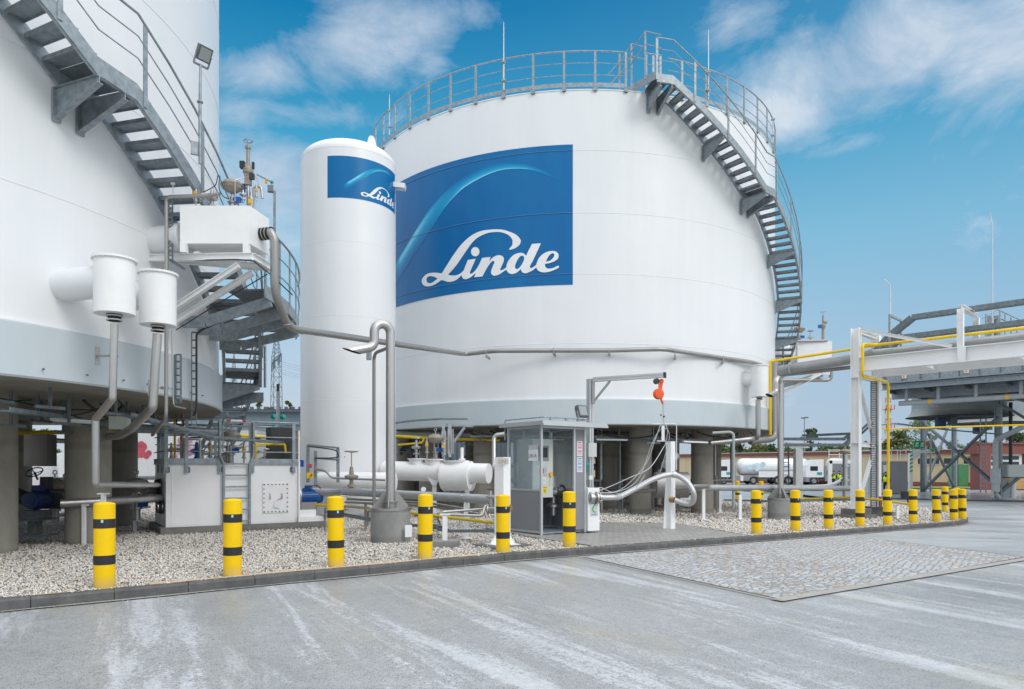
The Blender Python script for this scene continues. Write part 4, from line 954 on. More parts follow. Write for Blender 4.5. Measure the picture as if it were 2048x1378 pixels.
# camera / lamp mast beside the box
p = W(549, 470, 14.2)
tt = thing('instrument_mast', 'thin galvanised mast with yellow and teal fittings at the right of the left valve box', 'mast', tuple(p))
MB().bar(p, W(549, 382, 14.2), .04, .04, (0, 1, 0)).tube([W(514, 349, 14.2), W(540, 362, 14.2), W(546, 372, 14.2), W(548, 386, 14.2)], .016, 6).build('mast', MT['galv'], tt)
MB().box(W(541, 378, 14.2), (.11, .1, .12), .3).build('instrument_box', MT['galv_dark'], tt)
MB().sphere(W(544, 364, 14.2), .035, 12).build('lens_cover', MT['teal'], tt); MB().box(W(532, 363, 14.2), (.04, .04, .07)).build('cap', MT['amber'], tt)
# floodlight on stair
tt = thing('floodlight', 'floodlight on a tall slim pole clamped to the left tank stair, against the sky', 'floodlight', tuple(W(400, 328, 12.0)))
MB().tube([W(400, 328, 12), W(400, 205, 12), W(401, 128, 12)], [.027, .026, .02], 12).cyl(W(400, 205, 12), W(400, 203, 12), .05, n=14).build('pole', MT['galv'], tt)
c = W(408, 108, 11.98)
def lamp_head(c, t, s=1, yaw=.5, tilt=.55):
    rot = Matrix.Rotation(yaw, 4, 'Z') @ Matrix.Rotation(tilt, 4, 'X'); f = lambda x, y, z: Vector(c) + (rot @ V(x * s, y * s, z * s))
    def bx(mb, a, b, mi=0):
        vs = [f(x, y, z) for z in (a[2], b[2]) for x, y in ((a[0], a[1]), (b[0], a[1]), (b[0], b[1]), (a[0], b[1]))]; mb.add(vs, [(3, 2, 1, 0), (4, 5, 6, 7), (0, 1, 5, 4), (1, 2, 6, 5), (2, 3, 7, 6), (3, 0, 4, 7)], False, mi)
    m = MB(); bx(m, (-.12, -.035, -.12), (.12, .05, .12)); 
    for k in range(6): bx(m, (-.1 + k * .037, .05, -.1), (-.085 + k * .037, .09, .1))
    m.build('housing', MT['lamp_body'], t); m = MB(); bx(m, (-.095, -.04, -.095), (.095, -.036, .095)); m.build('lens', MT['lamp_lens'], t)
    m = MB(); m.bar(f(-.13, 0, 0), f(-.13, 0, -.19), .02 * s, .03 * s); m.bar(f(.13, 0, 0), f(.13, 0, -.19), .02 * s, .03 * s); m.bar(f(-.13, 0, -.19), f(.13, 0, -.19), .02 * s, .03 * s); m.build('yoke', MT['panel_grey'], t)
lamp_head(c, tt, 1.0, .95, .55)
MB().box(W(392, 297, 12.0), (.16, .05, .22), .5).build('junction_plate', MT['galv'], tt)
# access platform behind the box
pf = thing('access_platform', 'curved galvanised access platform cantilevered from the left tank beneath the valve box', 'platform', tuple(pol(C1, 8.9, 95, 4.5)))
mb = MB()
for i in range(10):
    u, v = 87 + 2.6 * i, 87 + 2.6 * (i + 1); lo = 8.05 if v < 98 or u > 104 else 8.95
    A, B, C_, D_ = pol(C1, lo if False else 8.95, u, 4.80), pol(C1, 9.70, u, 4.80), pol(C1, 9.70, v, 4.80), pol(C1, 8.95, v, 4.80); dz = V(0, 0, .035)
    mb.add([A, B, C_, D_, A + dz, B + dz, C_ + dz, D_ + dz], [(0, 1, 2, 3), (7, 6, 5, 4), (0, 4, 5, 1), (2, 6, 7, 3), (1, 5, 6, 2), (0, 3, 7, 4)])
mb.build('deck', MT['galv_dark'], pf)
mb = MB()
for i in range(13): mb.bar(pol(C1, 9.71, 87 + 2 * i, 4.78), pol(C1, 9.71, 89 + 2 * i, 4.78), .02, .24)
mb.build('edge_beam', MT['galv'], pf)
for a in (88.5, 94, 98.5, 107):
    MB().bar(pol(C1, 8.0, a, 4.28), pol(C1, 8.45, a, 4.28), .06, .22).bar(pol(C1, 8.45, a, 4.28), pol(C1, 9.7, a, 4.66), .06, .20).build('cantilever_beam', MT['galv'], pf)
for h, rad in ((1.1, .022), (.75, .012), (.4, .012)): MB().tube([pol(C1, 9.74, 86 + 2 * i, 4.84 + h) for i in range(14)], rad, 8).build('guard_rail', MT['galv'], pf)
for a in (86.5, 91, 95.5, 100, 104.5, 109): MB().bar(pol(C1, 9.73, a, 4.65), pol(C1, 9.73, a, 5.94), .07, .025, tuple(V(math.sin(R(a)), -math.cos(R(a)), 0))).build('post', MT['galv'], pf)
# landing rail behind
tt = thing('landing_railing', 'small galvanised rail bay at the lower landing behind the left tank', 'guard rail', tuple(W(518, 775, 18.0)))
MB().tube([W(510, 770, 18), W(510, 700, 18), W(514, 692, 18), W(530, 693, 18.2), W(530, 775, 18.2)], .035, 8).build('hoop', MT['galv'], tt)
for y in (715, 738): MB().tube([W(510, y, 18), W(530, y, 18.2)], .012, 6).build('guard_rail', MT['galv'], tt)
MB().bar(W(520, 695, 18.1), W(520, 775, 18.1), .09, .03, (0, 1, 0)).build('post', MT['galv'], tt)
MB().prism([(0, 0), (1.05, 0), (1.05, -.22), (0, -.42)], .02, W(444, 785, 17.9), (1, 0, 0), (0, 0, 1)).build('wall_bracket', MT['galv'], tt)

def tray(pts, w, label, h=.06, name='cable_tray', rung=.3, mat='tray', drop=None):
    t = thing(name, label, 'cable tray', tuple(pts[0])); P = [Vector(p) for p in pts]; mb = MB(); rb = MB()
    for a, b in zip(P[:-1], P[1:]):
        d = (b - a).normalized(); sd = d.cross(V(0, 0, 1)); 
        if sd.length < .1: sd = V(1, 0, 0)
        sd.normalize(); up = sd.cross(d).normalized()
        for s in (-1, 1): mb.bar(a + sd * s * w / 2, b + sd * s * w / 2, .015, h, tuple(up))
        n = max(1, int((b - a).length / rung))
        for i in range(n + 1): q = a.lerp(b, i / n); rb.bar(q - sd * w / 2 - up * h * .4, q + sd * w / 2 - up * h * .4, .03, .012, tuple(up))
    mb.build('side_rail', MT[mat], t); rb.build('rungs', MT[mat], t); return t
tray([W(341, 398, 12.35), W(341, 520, 12.35), W(367, 537, 12.2)], .07, 'narrow perforated tray beside the thin grey pipe left of the valve box', rung=.08, h=.03)
tray([W(250, 828, 12.6), W(420, 874, 15.4), W(560, 885, 17.6)], .22, 'cable tray hanging along the edge under the left tank above the pump box')
tray([W(0, 818, 10.2), W(110, 832, 12.2), W(260, 862, 15), W(400, 868, 18)], .25, 'cable tray crossing the underside of the left tank')
tray([pol(C1, 8.10, 86.0, 2.7), pol(C1, 8.10, 86.0, 3.6)], .1, 'vertical cable ladder on the grey base ring of the left tank', rung=.12)
tray([W(388, 665, 13.75), W(388, 850, 13.75)], .09, 'thin wire cable ladder dropping from the access platform', rung=.14, h=.015)
pipe('cable_bundle', [W(520, 615, 14.4), W(450, 640, 14.0), W(402, 660, 13.6), W(393, 668, 13.6), W(393, 820, 13.6), W(388, 832, 13.6)], .02, 'black', 'thick black cable bundle dropping down the side of the left tank', rad=.15, n=8)

# ================================================================ pump box (cold box)
BX = V(-7.80, 16.0, 0); bu = V(.84, .5426, 0).normalized(); bv = V(-bu.y, bu.x, 0); BLn, BW, BH = 3.0, 2.0, 1.43; bz = gz(-7, 17) + .14
def bp(a, b, z): return BX + bu * a + bv * b + V(0, 0, z)
bx = thing('pump_box', 'big white insulated pump box with a ladder and railed top', 'pump box', tuple(bp(1.5, 1, 0)))
ang = math.atan2(bu.y, bu.x); top = bz + BH
MB().box(bp(1.5, 1.0, bz + BH / 2), (3.0, 2.0, BH), ang).build('casing', MT['white_steel'], bx)
mb = MB(); 
for a0, a1, b0, b1 in ((0, 3, -.006, -.003), ): mb.box(bp(1.5, -.004, bz + .06), (3.0, .008, .012), ang); mb.box(bp(.12, -.004, bz + BH / 2), (.012, .008, BH * .98), ang); mb.box(bp(2.9, -.004, bz + BH / 2), (.012, .008, BH * .98), ang)
mb.build('panel_joint', MT['white_steel'], bx)
MB().box(bp(1.75, 1.0, bz - .13), (3.75, 2.3, .28), ang).build('plinth', MT['footing'], bx)
MB().box(bp(3.25, .55, bz + .055), (.7, 1.1, .15), ang).box(bp(3.2, .35, bz + .2), (.5, .5, .2), ang).build('motor_base', MT['white_steel'], bx)
MB().box(bp(2.98, -.035, bz + BH / 2 + .04), (.04, .07, BH + .08), ang).box(bp(2.98, .2, top + .42), (.035, .5, .84), ang).build('end_panel', MT['white_steel'], bx)
mw = MB().box(bp(2.42, -.012, bz + .62), (.62, .022, .72), ang); mo = mw.build('manway_cover', MT['white_steel'], bx)
mb = MB()
for i in range(7):
    for s in (0, 1):
        mb.cyl(bp(2.15 + .09 * i, -.022, bz + .29 + s * .66), bp(2.15 + .09 * i, -.036, bz + .29 + s * .66), .015, n=6); 
        if i < 7: mb.cyl(bp(2.14 + s * .56, -.022, bz + .29 + .11 * i), bp(2.14 + s * .56, -.036, bz + .29 + .11 * i), .015, n=6)
mb.build('bolts', MT['dark'], mo)
mb = MB()
for a in (2.28, 2.56): mb.tube([bp(a, -.025, bz + .72), bp(a, -.07, bz + .72), bp(a, -.07, bz + .60), bp(a, -.025, bz + .60)], .008, 6)
mb.build('handle', MT['stainless_dull'], mo); MB().prism([(0, 0), (.15, -.04), (.19, .12), (.04, .16)], .006, bp(2.36, -.05, bz + .40), bu, (0, 0, 1)).build('paper_tag', MT['paper'], mo); MB().cyl(bp(2.44, -.055, bz + .56), bp(2.58, -.06, bz + .64), .006, n=5).build('red_seal', MT['red'], mo)
# railing on top
def rail_run(t, P, z, hs, r, mat='galv', nm='guard_rail'):
    for h in hs: MB().tube([p + V(0, 0, z + h) for p in P], r, 8).build(nm, MT[mat], t)
rl = thing('box_railing', 'galvanised railing with toe boards round the top of the white pump box', 'guard rail', tuple(bp(1.5, 0, top)))
P = [bp(-.02, 1.9, 0), bp(-.02, -.03, 0), bp(1.15, -.03, 0)]; rail_run(rl, P, top, (1.05,), .024); rail_run(rl, P, top, (.66, .3), .014)
P = [bp(1.85, -.03, 0), bp(2.97, -.03, 0)]; rail_run(rl, P, top, (1.02,), .024); rail_run(rl, P, top, (.66, .3), .014)
P = [bp(0, 1.97, 0), bp(2.95, 1.97, 0)]; rail_run(rl, P, top, (1.02,), .024); rail_run(rl, P, top, (.5,), .014)
for a, b in ((0, -.05), (-.0, .6), (0, 1.3), (.42, -.05), (1.13, -.05), (1.87, -.05), (2.85, -.05), (1.4, 1.97), (2.3, 1.97), (.6, 1.97)):
    po_ = MB().bar(bp(a, b, top - .2), bp(a, b, top + 1.03), .075, .03, tuple(bv)).build('post', MT['galv'], rl)
    if b < 0:
        m9 = MB().box(bp(a + (-.055 if a > 1.5 else .055), b + .035, top - .12), (.05, .012, .13), ang)
        for dz_ in (-.15, -.09): m9.cyl(bp(a, b - .012, top + dz_), bp(a, b - .03, top + dz_), .013, n=6)
        m9.build('bolt_plate', MT['galv_dark'], po_)
MB().bar(bp(0, -.035, top + .07), bp(1.17, -.035, top + .07), .012, .14).bar(bp(1.85, -.035, top + .07), bp(2.97, -.035, top + .07), .012, .14).bar(bp(-.03, 0, top + .07), bp(-.03, 1.95, top + .07), .012, .14).build('toe_board', MT['galv'], rl)
P = [bp(1.2, -.06, top + .3), bp(1.2, -.06, top + 1.0), bp(1.8, -.06, top + 1.0), bp(1.8, -.06, top + .3), bp(1.2, -.06, top + .3)]
MB().tube(smooth_path(P, .06), .018, 8).tube([bp(1.2, -.06, top + .62), bp(1.8, -.06, top + .62)], .012, 6).build('swing_gate', MT['galv'], rl)
MB().cyl(bp(1.29, -.06, top + 1.03), bp(1.71, -.06, top + 1.03), .026, n=12).build('gate_sleeve', MT['paper'], rl)
MB().cyl(bp(1.29, -.06, top + 1.03), bp(1.37, -.06, top + 1.03), .028, n=12).cyl(bp(1.63, -.06, top + 1.03), bp(1.71, -.06, top + 1.03), .028, n=12).build('sleeve_end', MT['red'], rl)
la = thing('ladder', 'galvanised ladder fixed to the front of the white pump box', 'ladder', tuple(bp(1.5, -.1, bz)))
for a in (1.21, 1.79):
    s = -.09 if a < 1.5 else .09
    MB().tube([bp(a, -.10, bz - .02), bp(a, -.10, top + .02), bp(a + s, -.10, top + .22), bp(a + s, -.10, top + 1.0)], .033, 8).build('side_rail', MT['galv'], la)
for k in range(6): MB().tube([bp(1.21, -.10, bz + .1 + .27 * k), bp(1.79, -.10, bz + .1 + .27 * k)], .018, 6).build('rung', MT['galv'], la)
mo_ = thing('pump_motor', 'blue electric motor on the right end of the white pump box', 'motor', tuple(bp(3.3, .4, bz + .13)))
motor(bp(3.08, .25, bz + .62), bu, .5, .17, 'blue', mo_); MB().cyl(bp(3.005, .25, bz + .62), bp(3.04, .25, bz + .62), .33, n=32).build('mounting_flange', MT['stainless_dull'], mo_)
MB().box(bp(3.28, .25, bz + .37), (.4, .26, .24), ang).build('motor_foot', MT['stainless_dull'], mo_)
MB().tube(spline([bp(3.1, .1, bz + .82), bp(3.35, .05, bz + .9), bp(3.55, .1, bz + .86), bp(3.6, .12, bz + .6), bp(3.5, .15, bz + .45)], 6), .014, 6).build('cable', MT['black'], mo_)
for i, (b, z) in enumerate(((.75, .66), (.35, .45), (.75, .95))):
    q = bp(-.02, b, bz + z); k = thing('pipe_inlet', ('black rubber clamped inlet at mid height on the end of the pump box', 'black rubber clamped inlet lowest on the end of the pump box', 'black rubber clamped inlet highest on the end of the pump box')[i], 'pipe inlet', tuple(q))
    MB().cyl(q, q - bu * .13, .16, .12, 22).build('rubber_boot', MT['rubber'], k); m3 = MB()
    for s in (.02, .11): flange(m3, q - bu * s, bu, .155 if s < .05 else .13, .014)
    m3.build('clamp_ring', MT['stainless'], k)
# kit standing on the box, behind rails
for i in range(9):
    a_ = .25 + .3 * i; b_ = rnd.uniform(.7, 1.7); hh = rnd.uniform(.35, .8); q_ = bp(a_, b_, top)
    if i % 3 == 0: safety_valve(q_, rnd.uniform(.8, 1.1), 'small safety valve among the fittings crowded on the pump box top', 'small safety valves on the pump box top')
    else: solo(MB().tube(smooth_path([q_, q_ + V(0, 0, hh), q_ + V(0, 0, hh) + bu * rnd.choice((-1, 1)) * .35, q_ + V(0, 0, .1) + bu * rnd.choice((-1, 1)) * .35 + bv * .2], .06), rnd.choice((.018, .025, .035)), 8), 'bent_tube', MT[rnd.choice(('stainless', 'stainless_dull'))], 'bent steel tube among the fittings crowded on the pump box top', 'pipe', tuple(q_), 'bent tubes on the pump box top')
for i in range(6):
    q_ = W(rnd.uniform(640, 760), 1030, rnd.uniform(16.5, 19.5)); g_ = gz(q_.x, q_.y); hh = rnd.uniform(.3, .8)
    solo(MB().tube([V(q_.x, q_.y, g_), V(q_.x, q_.y, g_ + hh), V(q_.x + rnd.uniform(.4, 1.2), q_.y - rnd.uniform(.2, .9), g_ + hh)], rnd.choice((.02, .03)), 8), 'low_tube', MT[rnd.choice(('stainless', 'stainless_dull', 'galv'))], 'low bent tube among the pipework in front of the slim vessel', 'pipe', (q_.x, q_.y, g_), 'low bent tubes in front of the slim vessel')
control_valve(bp(1.5, .55, top), .9, 'tan control valve in the middle of the pump box top, behind the swing gate', h1=.45)
hand_valve(bp(.85, 1.3, top), .9, 'blue bodied hand valve on the pump box top, left of the gate', bodymat='blue', wheelmat='dark')
hand_valve(bp(2.2, 1.2, top), .9, 'stainless hand valve on the pump box top near its right end', bodymat='stainless', wheelmat='dark')
pipe('yellow_gas_pipe', [bp(2.05, .4, top + .0), bp(2.05, .4, top + .50), bp(2.75, .4, top + .52), bp(2.75, .3, top + .3)], .03, 'yellow', 'short yellow pipe with an elbow on top of the pump box, right end', rad=.06)
MB_ = MB().box(bp(2.75, .9, top + .5), (.55, .5, .9), ang); solo(MB_, 'instrument_cabinet', MT['dark'], 'dark open instrument cabinet on the pump box top beside the white end panel', 'cabinet', tuple(bp(2.75, .9, top)))
for i, (a, lab) in enumerate(((2.55, 'left'), (2.78, 'right'))):
    q = bp(a, .7, top + .95); solo(MB().cyl(q, q + V(0, 0, .2), .018, n=8).lathe(q + V(0, 0, .27), [(.001, -.07), (.05, -.06), (.06, 0), (.05, .06), (.001, .07)], 14, axis=(.8, -.5, .2)), 'transmitter', MT['teal'], 'round teal pressure transmitter above the instrument cabinet, %s one of two' % lab, 'transmitter', tuple(q), 'teal transmitters on the pump box')
for i, (q0, q1, lab) in enumerate(((bp(.3, .9, top), bp(.3, .9, top + 1.3), 'left'), (bp(.5, 1.1, top), bp(.5, 1.1, top + 1.3), 'right'))):
    solo(MB().tube([q0, q1], .028, 8), 'yellow_riser', MT['yellow_pipe'], 'thin yellow riser pipe at the left of the pump box top, %s of two' % lab, 'pipe', tuple(q0), 'yellow risers on the pump box')
pipe('yellow_header', [W(30, 866, 16), W(300, 862, 18), W(500, 872, 20.3), W(600, 879, 21.5)], .05, 'yellow_pipe', 'long yellow header pipe passing under the left tank and behind the pump box')
pipe('dark_header', [W(180, 850, 14.6), W(330, 858, 17), W(470, 866, 19)], .09, 'insul', 'fat grey insulated header hanging under the left tank', rad=.1)
# under the left tank
lt = thing('tube_light', 'long white fluorescent light fitting under the left tank', 'light fitting', tuple(W(160, 842, 12.5)))
MB().bar(W(105, 838, 12.2), W(188, 844, 13.0), .12, .05).build('housing', MT['lamp_white'], lt); MB().bar(W(107, 841, 12.2), W(186, 847, 13.0), .06, .02).build('diffuser', MT['paper'], lt)
solo(MB().box(W(240, 846, 13.4), (.32, .2, .24), .15), 'junction_box', MT['cab_grey'], 'grey junction box hung under the left tank between the drain pipes', 'junction box', tuple(W(240, 846, 13.4)))
pm = thing('process_pump', 'dark pump with a blue motor and black handwheel in the shade under the left tank', 'pump', tuple(W(70, 1066, 14.0)))
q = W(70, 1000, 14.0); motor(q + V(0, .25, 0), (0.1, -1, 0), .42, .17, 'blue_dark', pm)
MB().box(q + V(0, 0, -.28), (.36, .5, .16)).box(q + V(0, 0, -.38), (.5, .6, .03)).bar(q + V(0, 0, -.39), q + V(0, 0, -.68), .16, .2, (0, 1, 0)).box(q + V(0, 0, -.69), (.6, .5, .03)).build('base_frame', MT['galv_dark'], pm)
MB().cyl(q + V(0, .3, 0), q + V(0, .9, 0), .2, n=20).cyl(q + V(-.1, .5, 0), q + V(-.1, .5, .45), .12, n=16).cyl(q + V(-.1, .3, -.1), q + V(-1.2, 0, .45), .14, n=16).build('pump_casing', MT['dark'], pm)
m3 = MB().cyl(q + V(-.08, .2, .4), q + V(-.08, .1, .55), .02, n=6); wheel(m3, q + V(-.08, .1, .55), .15, (0, -.6, .8), tr=.012); m3.build('handwheel', MT['blue_dark'], pm)
MB().lathe(q + V(.3, .5, -.1), [(.03, 0), (.03, .5), (.06, .52), (.06, .6), (.03, .62), (.03, .9)], 12).tube([q + V(.1, .3, .15), q + V(.35, .3, .15), q + V(.45, .3, -.1), q + V(.6, .3, -.1)], .02, 8).build('trim_pipe', MT['stainless'], pm)
k = MB(); q2 = W(60, 900, 13.6); k.box(q2 + V(0, .3, 0), (.45, .3, .62)); solo(k, 'control_cabinet', MT['stainless_dull'], 'metal control cabinet beside the nearest column under the left tank', 'cabinet', tuple(q2))
for i in range(14):
    a = rnd.uniform(0, 360); r0 = rnd.uniform(0, 4.4); x = C1.x + 1.5 + r0 * math.cos(R(a)); y = C1.y + 2 + r0 * math.sin(R(a)) ; z = gz(x, y)
    if i % 2: control_valve(V(x, y, z + .3), 1.1, 'shadowed control valve among the pipework under the left tank', group='valves in the shade under the left tank', h1=.5)
    else: solo(MB().tube(smooth_path([V(x, y, z), V(x, y, z + 1.2), V(x + rnd.uniform(-2, 2), y, z + 1.2), V(x, y + 2, z + 2.4)], .15), .06, 10), 'process_pipe', MT['stainless_dull'], 'shadowed bent process pipe under the left tank', 'pipe', (x, y, z), 'process pipes in the shade under the left tank')
for k_, (a, b) in enumerate(((W(60, 880, 19), W(230, 885, 22)), (W(110, 960, 19), W(330, 955, 24)), (W(0, 1040, 20), W(300, 1012, 23)))):
    pipe('cross_pipe', [a, b], .07, 'stainless_dull', ('high', 'middle', 'low')[k_] + ' dark cross pipe at the back under the left tank')

# ================================================================ vent stacks with concrete drums
def vent_stack(px, ybase, Y, label, label2, hz, top_y, s=1.0):
    x = (px - 1024) / F * Y; g = gz(x, Y); c = V(x, Y, 0)
    d = thing('drum_base', label2, 'concrete drum', (x, Y, g)); r = .40 * s; h = .66 * s
    MB().lathe(c, [(r, g - .02), (r, g + h), (r - .015, g + h + .01)], 40).lathe(c, [(r - .015, g + h + .01), (.001, g + h + .012)], 40).build('drum', MT['drum_conc'], d)
    MB().lathe(c, [(r + .001, g + h - .03), (r + .012, g + h - .03), (r + .012, g + h + .02), (r - .01, g + h + .02)], 40).build('rim', MT['stainless_dull'], d)
    MB().lathe(c, [(.12, g + h + .01), (.12, g + h + .12), (.15, g + h + .13), (.15, g + h + .15), (.09, g + h + .15)], 28).build('pipe_socket', MT['stainless_dull'], d)
    for a in (35, 155, 275, 215):
        dr = V(math.cos(R(a)), math.sin(R(a)), 0); MB().prism([(.1, 0), (r - .01, 0), (r - .01, .05), (.14, .34), (.1, .34)], .014, c + V(0, 0, g + h + .012), dr, (0, 0, 1)).build('gusset', MT['stainless_dull'], d)
    t = thing('vent_pipe', label, 'vent pipe', (x, Y, g + h + .1)); zt = EYE + (HY - top_y) / F * Y; rr = .093 * s; br = .175 * s
    dirv = (V(-.84, -.54, 0) if px < 1000 else V(-.70, -.71, 0)).normalized(); top = V(x, Y, zt - br - rr)
    MB().tube([V(x, Y, g + h + .06), V(x, Y, top.z)], rr, 24).build('riser', MT['stainless'], t)
    P = arc_pts(top + dirv * br, br, 180, 0, 14, dirv, (0, 0, 1)) if False else [top + dirv * br + (-dirv) * (br * math.cos(R(a))) + V(0, 0, br * math.sin(R(a))) for a in range(0, 181, 12)]
    e = P[-1]; lo = e + V(0, 0, -.17 * s); r2 = .17 * s
    P2 = [lo + dirv * r2 - dirv * (r2 * math.cos(R(a))) + V(0, 0, -r2 * math.sin(R(a))) for a in range(0, 81, 10)]
    end = P2[-1] + (P2[-1] - P2[-2]).normalized() * .16 * s
    MB().tube(P + P2 + [end], rr, 24, caps=False).build('gooseneck', MT['stainless'], t)
    dd = (end - P2[-1]).normalized(); up = V(0, 0, 1) - dd * dd.z; up.normalize(); sd = dd.cross(up); n = 28
    A = [end + up * rr * math.cos(2 * math.pi * i / n) + sd * rr * math.sin(2 * math.pi * i / n) for i in range(n)]
    B = [p + dd * (.17 * s * (1 + math.cos(2 * math.pi * i / n)) + .02) for i, p in enumerate(A)]
    MB().add(A + B, [(i, (i + 1) % n, n + (i + 1) % n, n + i) for i in range(n)], True).build('cut_mouth', MT['stainless'], t)
    cA = sum(A, V(0, 0, 0)) / n; Ai = [cA + (p - cA) * .965 - dd * .02 for p in A]; Bi = [q - (p - cA) * .035 - dd * .002 for p, q in zip(A, B)]
    MB().add(Ai + Bi, [(i, n + i, n + (i + 1) % n, (i + 1) % n) for i in range(n)], True).add(Ai, [tuple(range(n))]).build('bore', MT['bore_shade'], t)  # dark inner lining, the shade inside the mouth put into its colour
    m = MB()
    for q in (P[0], P[-1], P[7]): pass
    return c, g, zt
vent_stack(781, 1083, 14.5, 'tall stainless vent pipe with a gooseneck mouth, the near one beside the slim vessel', 'round concrete drum under the near gooseneck vent pipe', 0, 641)
vent_stack(1561, 1037, 23.2, 'stainless gooseneck vent pipe at the right, beside the right vent pot', 'round concrete drum under the far gooseneck vent pipe', 0, 752, 1.0)
pipe('side_pipe', [W(773, 697, 14.6), W(752, 705, 15.0), W(748, 714, 15.2), W(748, 1010, 15.4), W(749, 1030, 15.4)], .036, 'stainless_dull', 'thinner grey pipe running parallel down the left of the near vent pipe', rad=.1)
solo(MB().box(W(817, 1062, 14.15), (.14, .006, .24), .35), 'notice', MT['paper'], 'small white paper notice hung on the near concrete drum', 'notice', tuple(W(817, 1062, 14.15)))
# ================================================================ pipe run between pump box and kiosk
pipe('supply_pipe', [bp(3.0, .9, bz + .75) , W(672, 985, 17.9), W(690, 983, 17.6), W(1000, 1000, 14.4)], .098, 'insul', 'fat grey insulated pipe running in front of the slim vessel to the kiosk', rad=.2, joints=[(W(690, 983, 17.6), (1, -1, 0)), (W(932, 996, 15.0), (1, -.8, 0))])
pipe('yellow_gas_line', [W(632, 1010, 18.0), W(700, 1013, 17.3), W(800, 1023, 16.2), W(990, 1046, 14.2)], .032, 'yellow_pipe', 'thin yellow pipe low behind the bollards, from the pump box to the LIN post', rad=.05, joints=[(W(982, 1045, 14.3), (1, -.8, 0))])
for i, (y0, y1) in enumerate(((998, 1020), (1004, 1027))):
    pipe('steel_line', [W(690, y0, 17.6 - i * .3), W(860, y0 + 8, 16), W(960, y1 + 3, 15)], .028, 'stainless_dull', ('upper', 'lower')[i] + ' thin steel line below the fat grey pipe')
pipe('drain_loop', [W(985, 1017, 14.6), W(884, 1024, 14.4), W(878, 1028, 14.2), W(965, 1032, 14.0), W(970, 1012, 14.2), W(985, 1005, 14.4)], .028, 'stainless', 'stainless drain loop in front of the fat grey pipe near the LIN post', rad=.08)
hand_valve(W(981, 1012, 14.3), .5, 'stainless hand valve on the end of the fat grey pipe beside the LIN post', bodymat='stainless', wheelmat='dark', h=.68)
q = W(977, 1020, 14.2); solo(MB().cyl(q, q + V(.3, -.25, 0), .075, n=18).cyl(q + V(.3, -.25, 0), q + V(.33, -.275, 0), .11, n=20).cyl(q + V(-.03, 0, 0), q, .1, n=18), 'coupling', MT['stainless'], 'bolted stainless coupling at the foot of the LIN post', 'coupling', tuple(q))
q = W(1014, 1016, 13.55); solo(MB().cyl(q, q + V(.06, -.05, 0), .07, n=20), 'end_cap', MT['brass'], 'round brass end cap at the right side of the LIN post', 'end cap', tuple(q))
for i, (px, yb, Y) in enumerate(((690, 1030, 17.5), (798, 1033, 16.3), (890, 1083, 13.6), (932, 1065, 15.0))):
    x = (px - 1024) / F * Y; g = gz(x, Y); zt_ = W(px, 990 if i != 2 else 1028, Y).z
    solo(MB().bar(V(x, Y, g), V(x, Y, zt_), .09, .09, (0, 1, 0)).box((x, Y, g + .01), (.25, .25, .02)).box((x, Y, zt_ - .01), (.2, .12, .02)), 'pipe_support', MT['white_steel'], 'white pipe support under the grey pipe, ' + ('nearest the blue motor', 'just right of the near vent pipe', 'standing on its own square concrete foot', 'left of the LIN post')[i], 'pipe support', (x, Y, g), 'white supports of the grey pipe run')
x, Y = (890 - 1024) / F * 13.6, 13.6; solo(MB().prism([(-.28, 0), (.28, 0), (.26, .12), (-.26, .12)], -.5, (x, Y - .25, gz(x, Y) - .01), (1, 0, 0), (0, 0, 1)), 'footing_block', MT['drum_conc'], 'small square concrete footing block behind the fourth bollard', 'footing', (x, Y, gz(x, Y)))
tray([W(655, 1023, 17.2), W(745, 1040, 15.9), W(815, 1050, 15.4), W(870, 1053, 15), W(895, 1062, 14.6), W(1000, 1062, 14.0)], .16, 'low cable tray zigzagging over the gravel behind the bollards', h=.05, rung=.15)
tray([W(838, 1030, 16), W(862, 1030, 15.7), W(873, 1060, 14.9)], .25, 'short steep cable tray beside the fourth bollard', h=.05, rung=.12)
hand_valve(W(703, 984, 17.5), 1.0, 'tan hand valve with a T handle on the fat grey pipe by the slim vessel', h=1.0)
q = W(847, 984, 16); solo(MB().cyl(q + V(0, 0, -.1), q, .012, n=6).lathe(q + V(0, 0, .06), [(.001, -.02), (.055, -.02), (.055, .02), (.001, .02)], 18, axis=(0, -1, 0)), 'pressure_gauge', MT['paper'], 'small round pressure gauge just right of the near vent pipe', 'gauge', tuple(q))
pipe('low_insulated_pipe', [W(640, 962, 20.6), W(690, 962, 20.4), W(790, 963, 20.2)], .26, 'white_steel', 'white insulated pipe lying low in front of the foot of the slim vessel')
pipe('s_bend_line', [W(630, 938, 19.5), W(652, 942, 19.4), W(663, 956, 19.4), W(770, 960, 19.2)], .03, 'stainless_dull', 'stainless line with an S bend in front of the slim vessel', rad=.15)
fr = thing('tray_frame', 'galvanised frame holding cable trays against the slim vessel', 'support frame', tuple(W(640, 1010, 19.5)))
for a, b in ((W(616, 890, 19.6), W(616, 965, 19.6)), (W(631, 902, 19.6), W(631, 975, 19.6)), (W(676, 895, 19.8), W(676, 965, 19.8))): MB().bar(a, b, .08, .06, (0, 1, 0)).build('post', MT['galv'], fr)
for a, b in ((W(616, 890, 19.6), W(678, 896, 19.8)), (W(628, 916, 19.6), W(678, 920, 19.8))): MB().bar(a, b, .12, .05).build('rail', MT['tray'], fr)
MB().tube(spline([W(618, 893, 19.5), W(665, 899, 19.5), W(675, 906, 19.5), W(672, 915, 19.5), W(630, 916, 19.5)], 6), .018, 6).build('cable', MT['black'], fr)
tt = thing('emergency_stop', 'pale yellow box with a red push button on the frame beside the blue motor', 'emergency stop', tuple(W(620, 951, 19.4)))
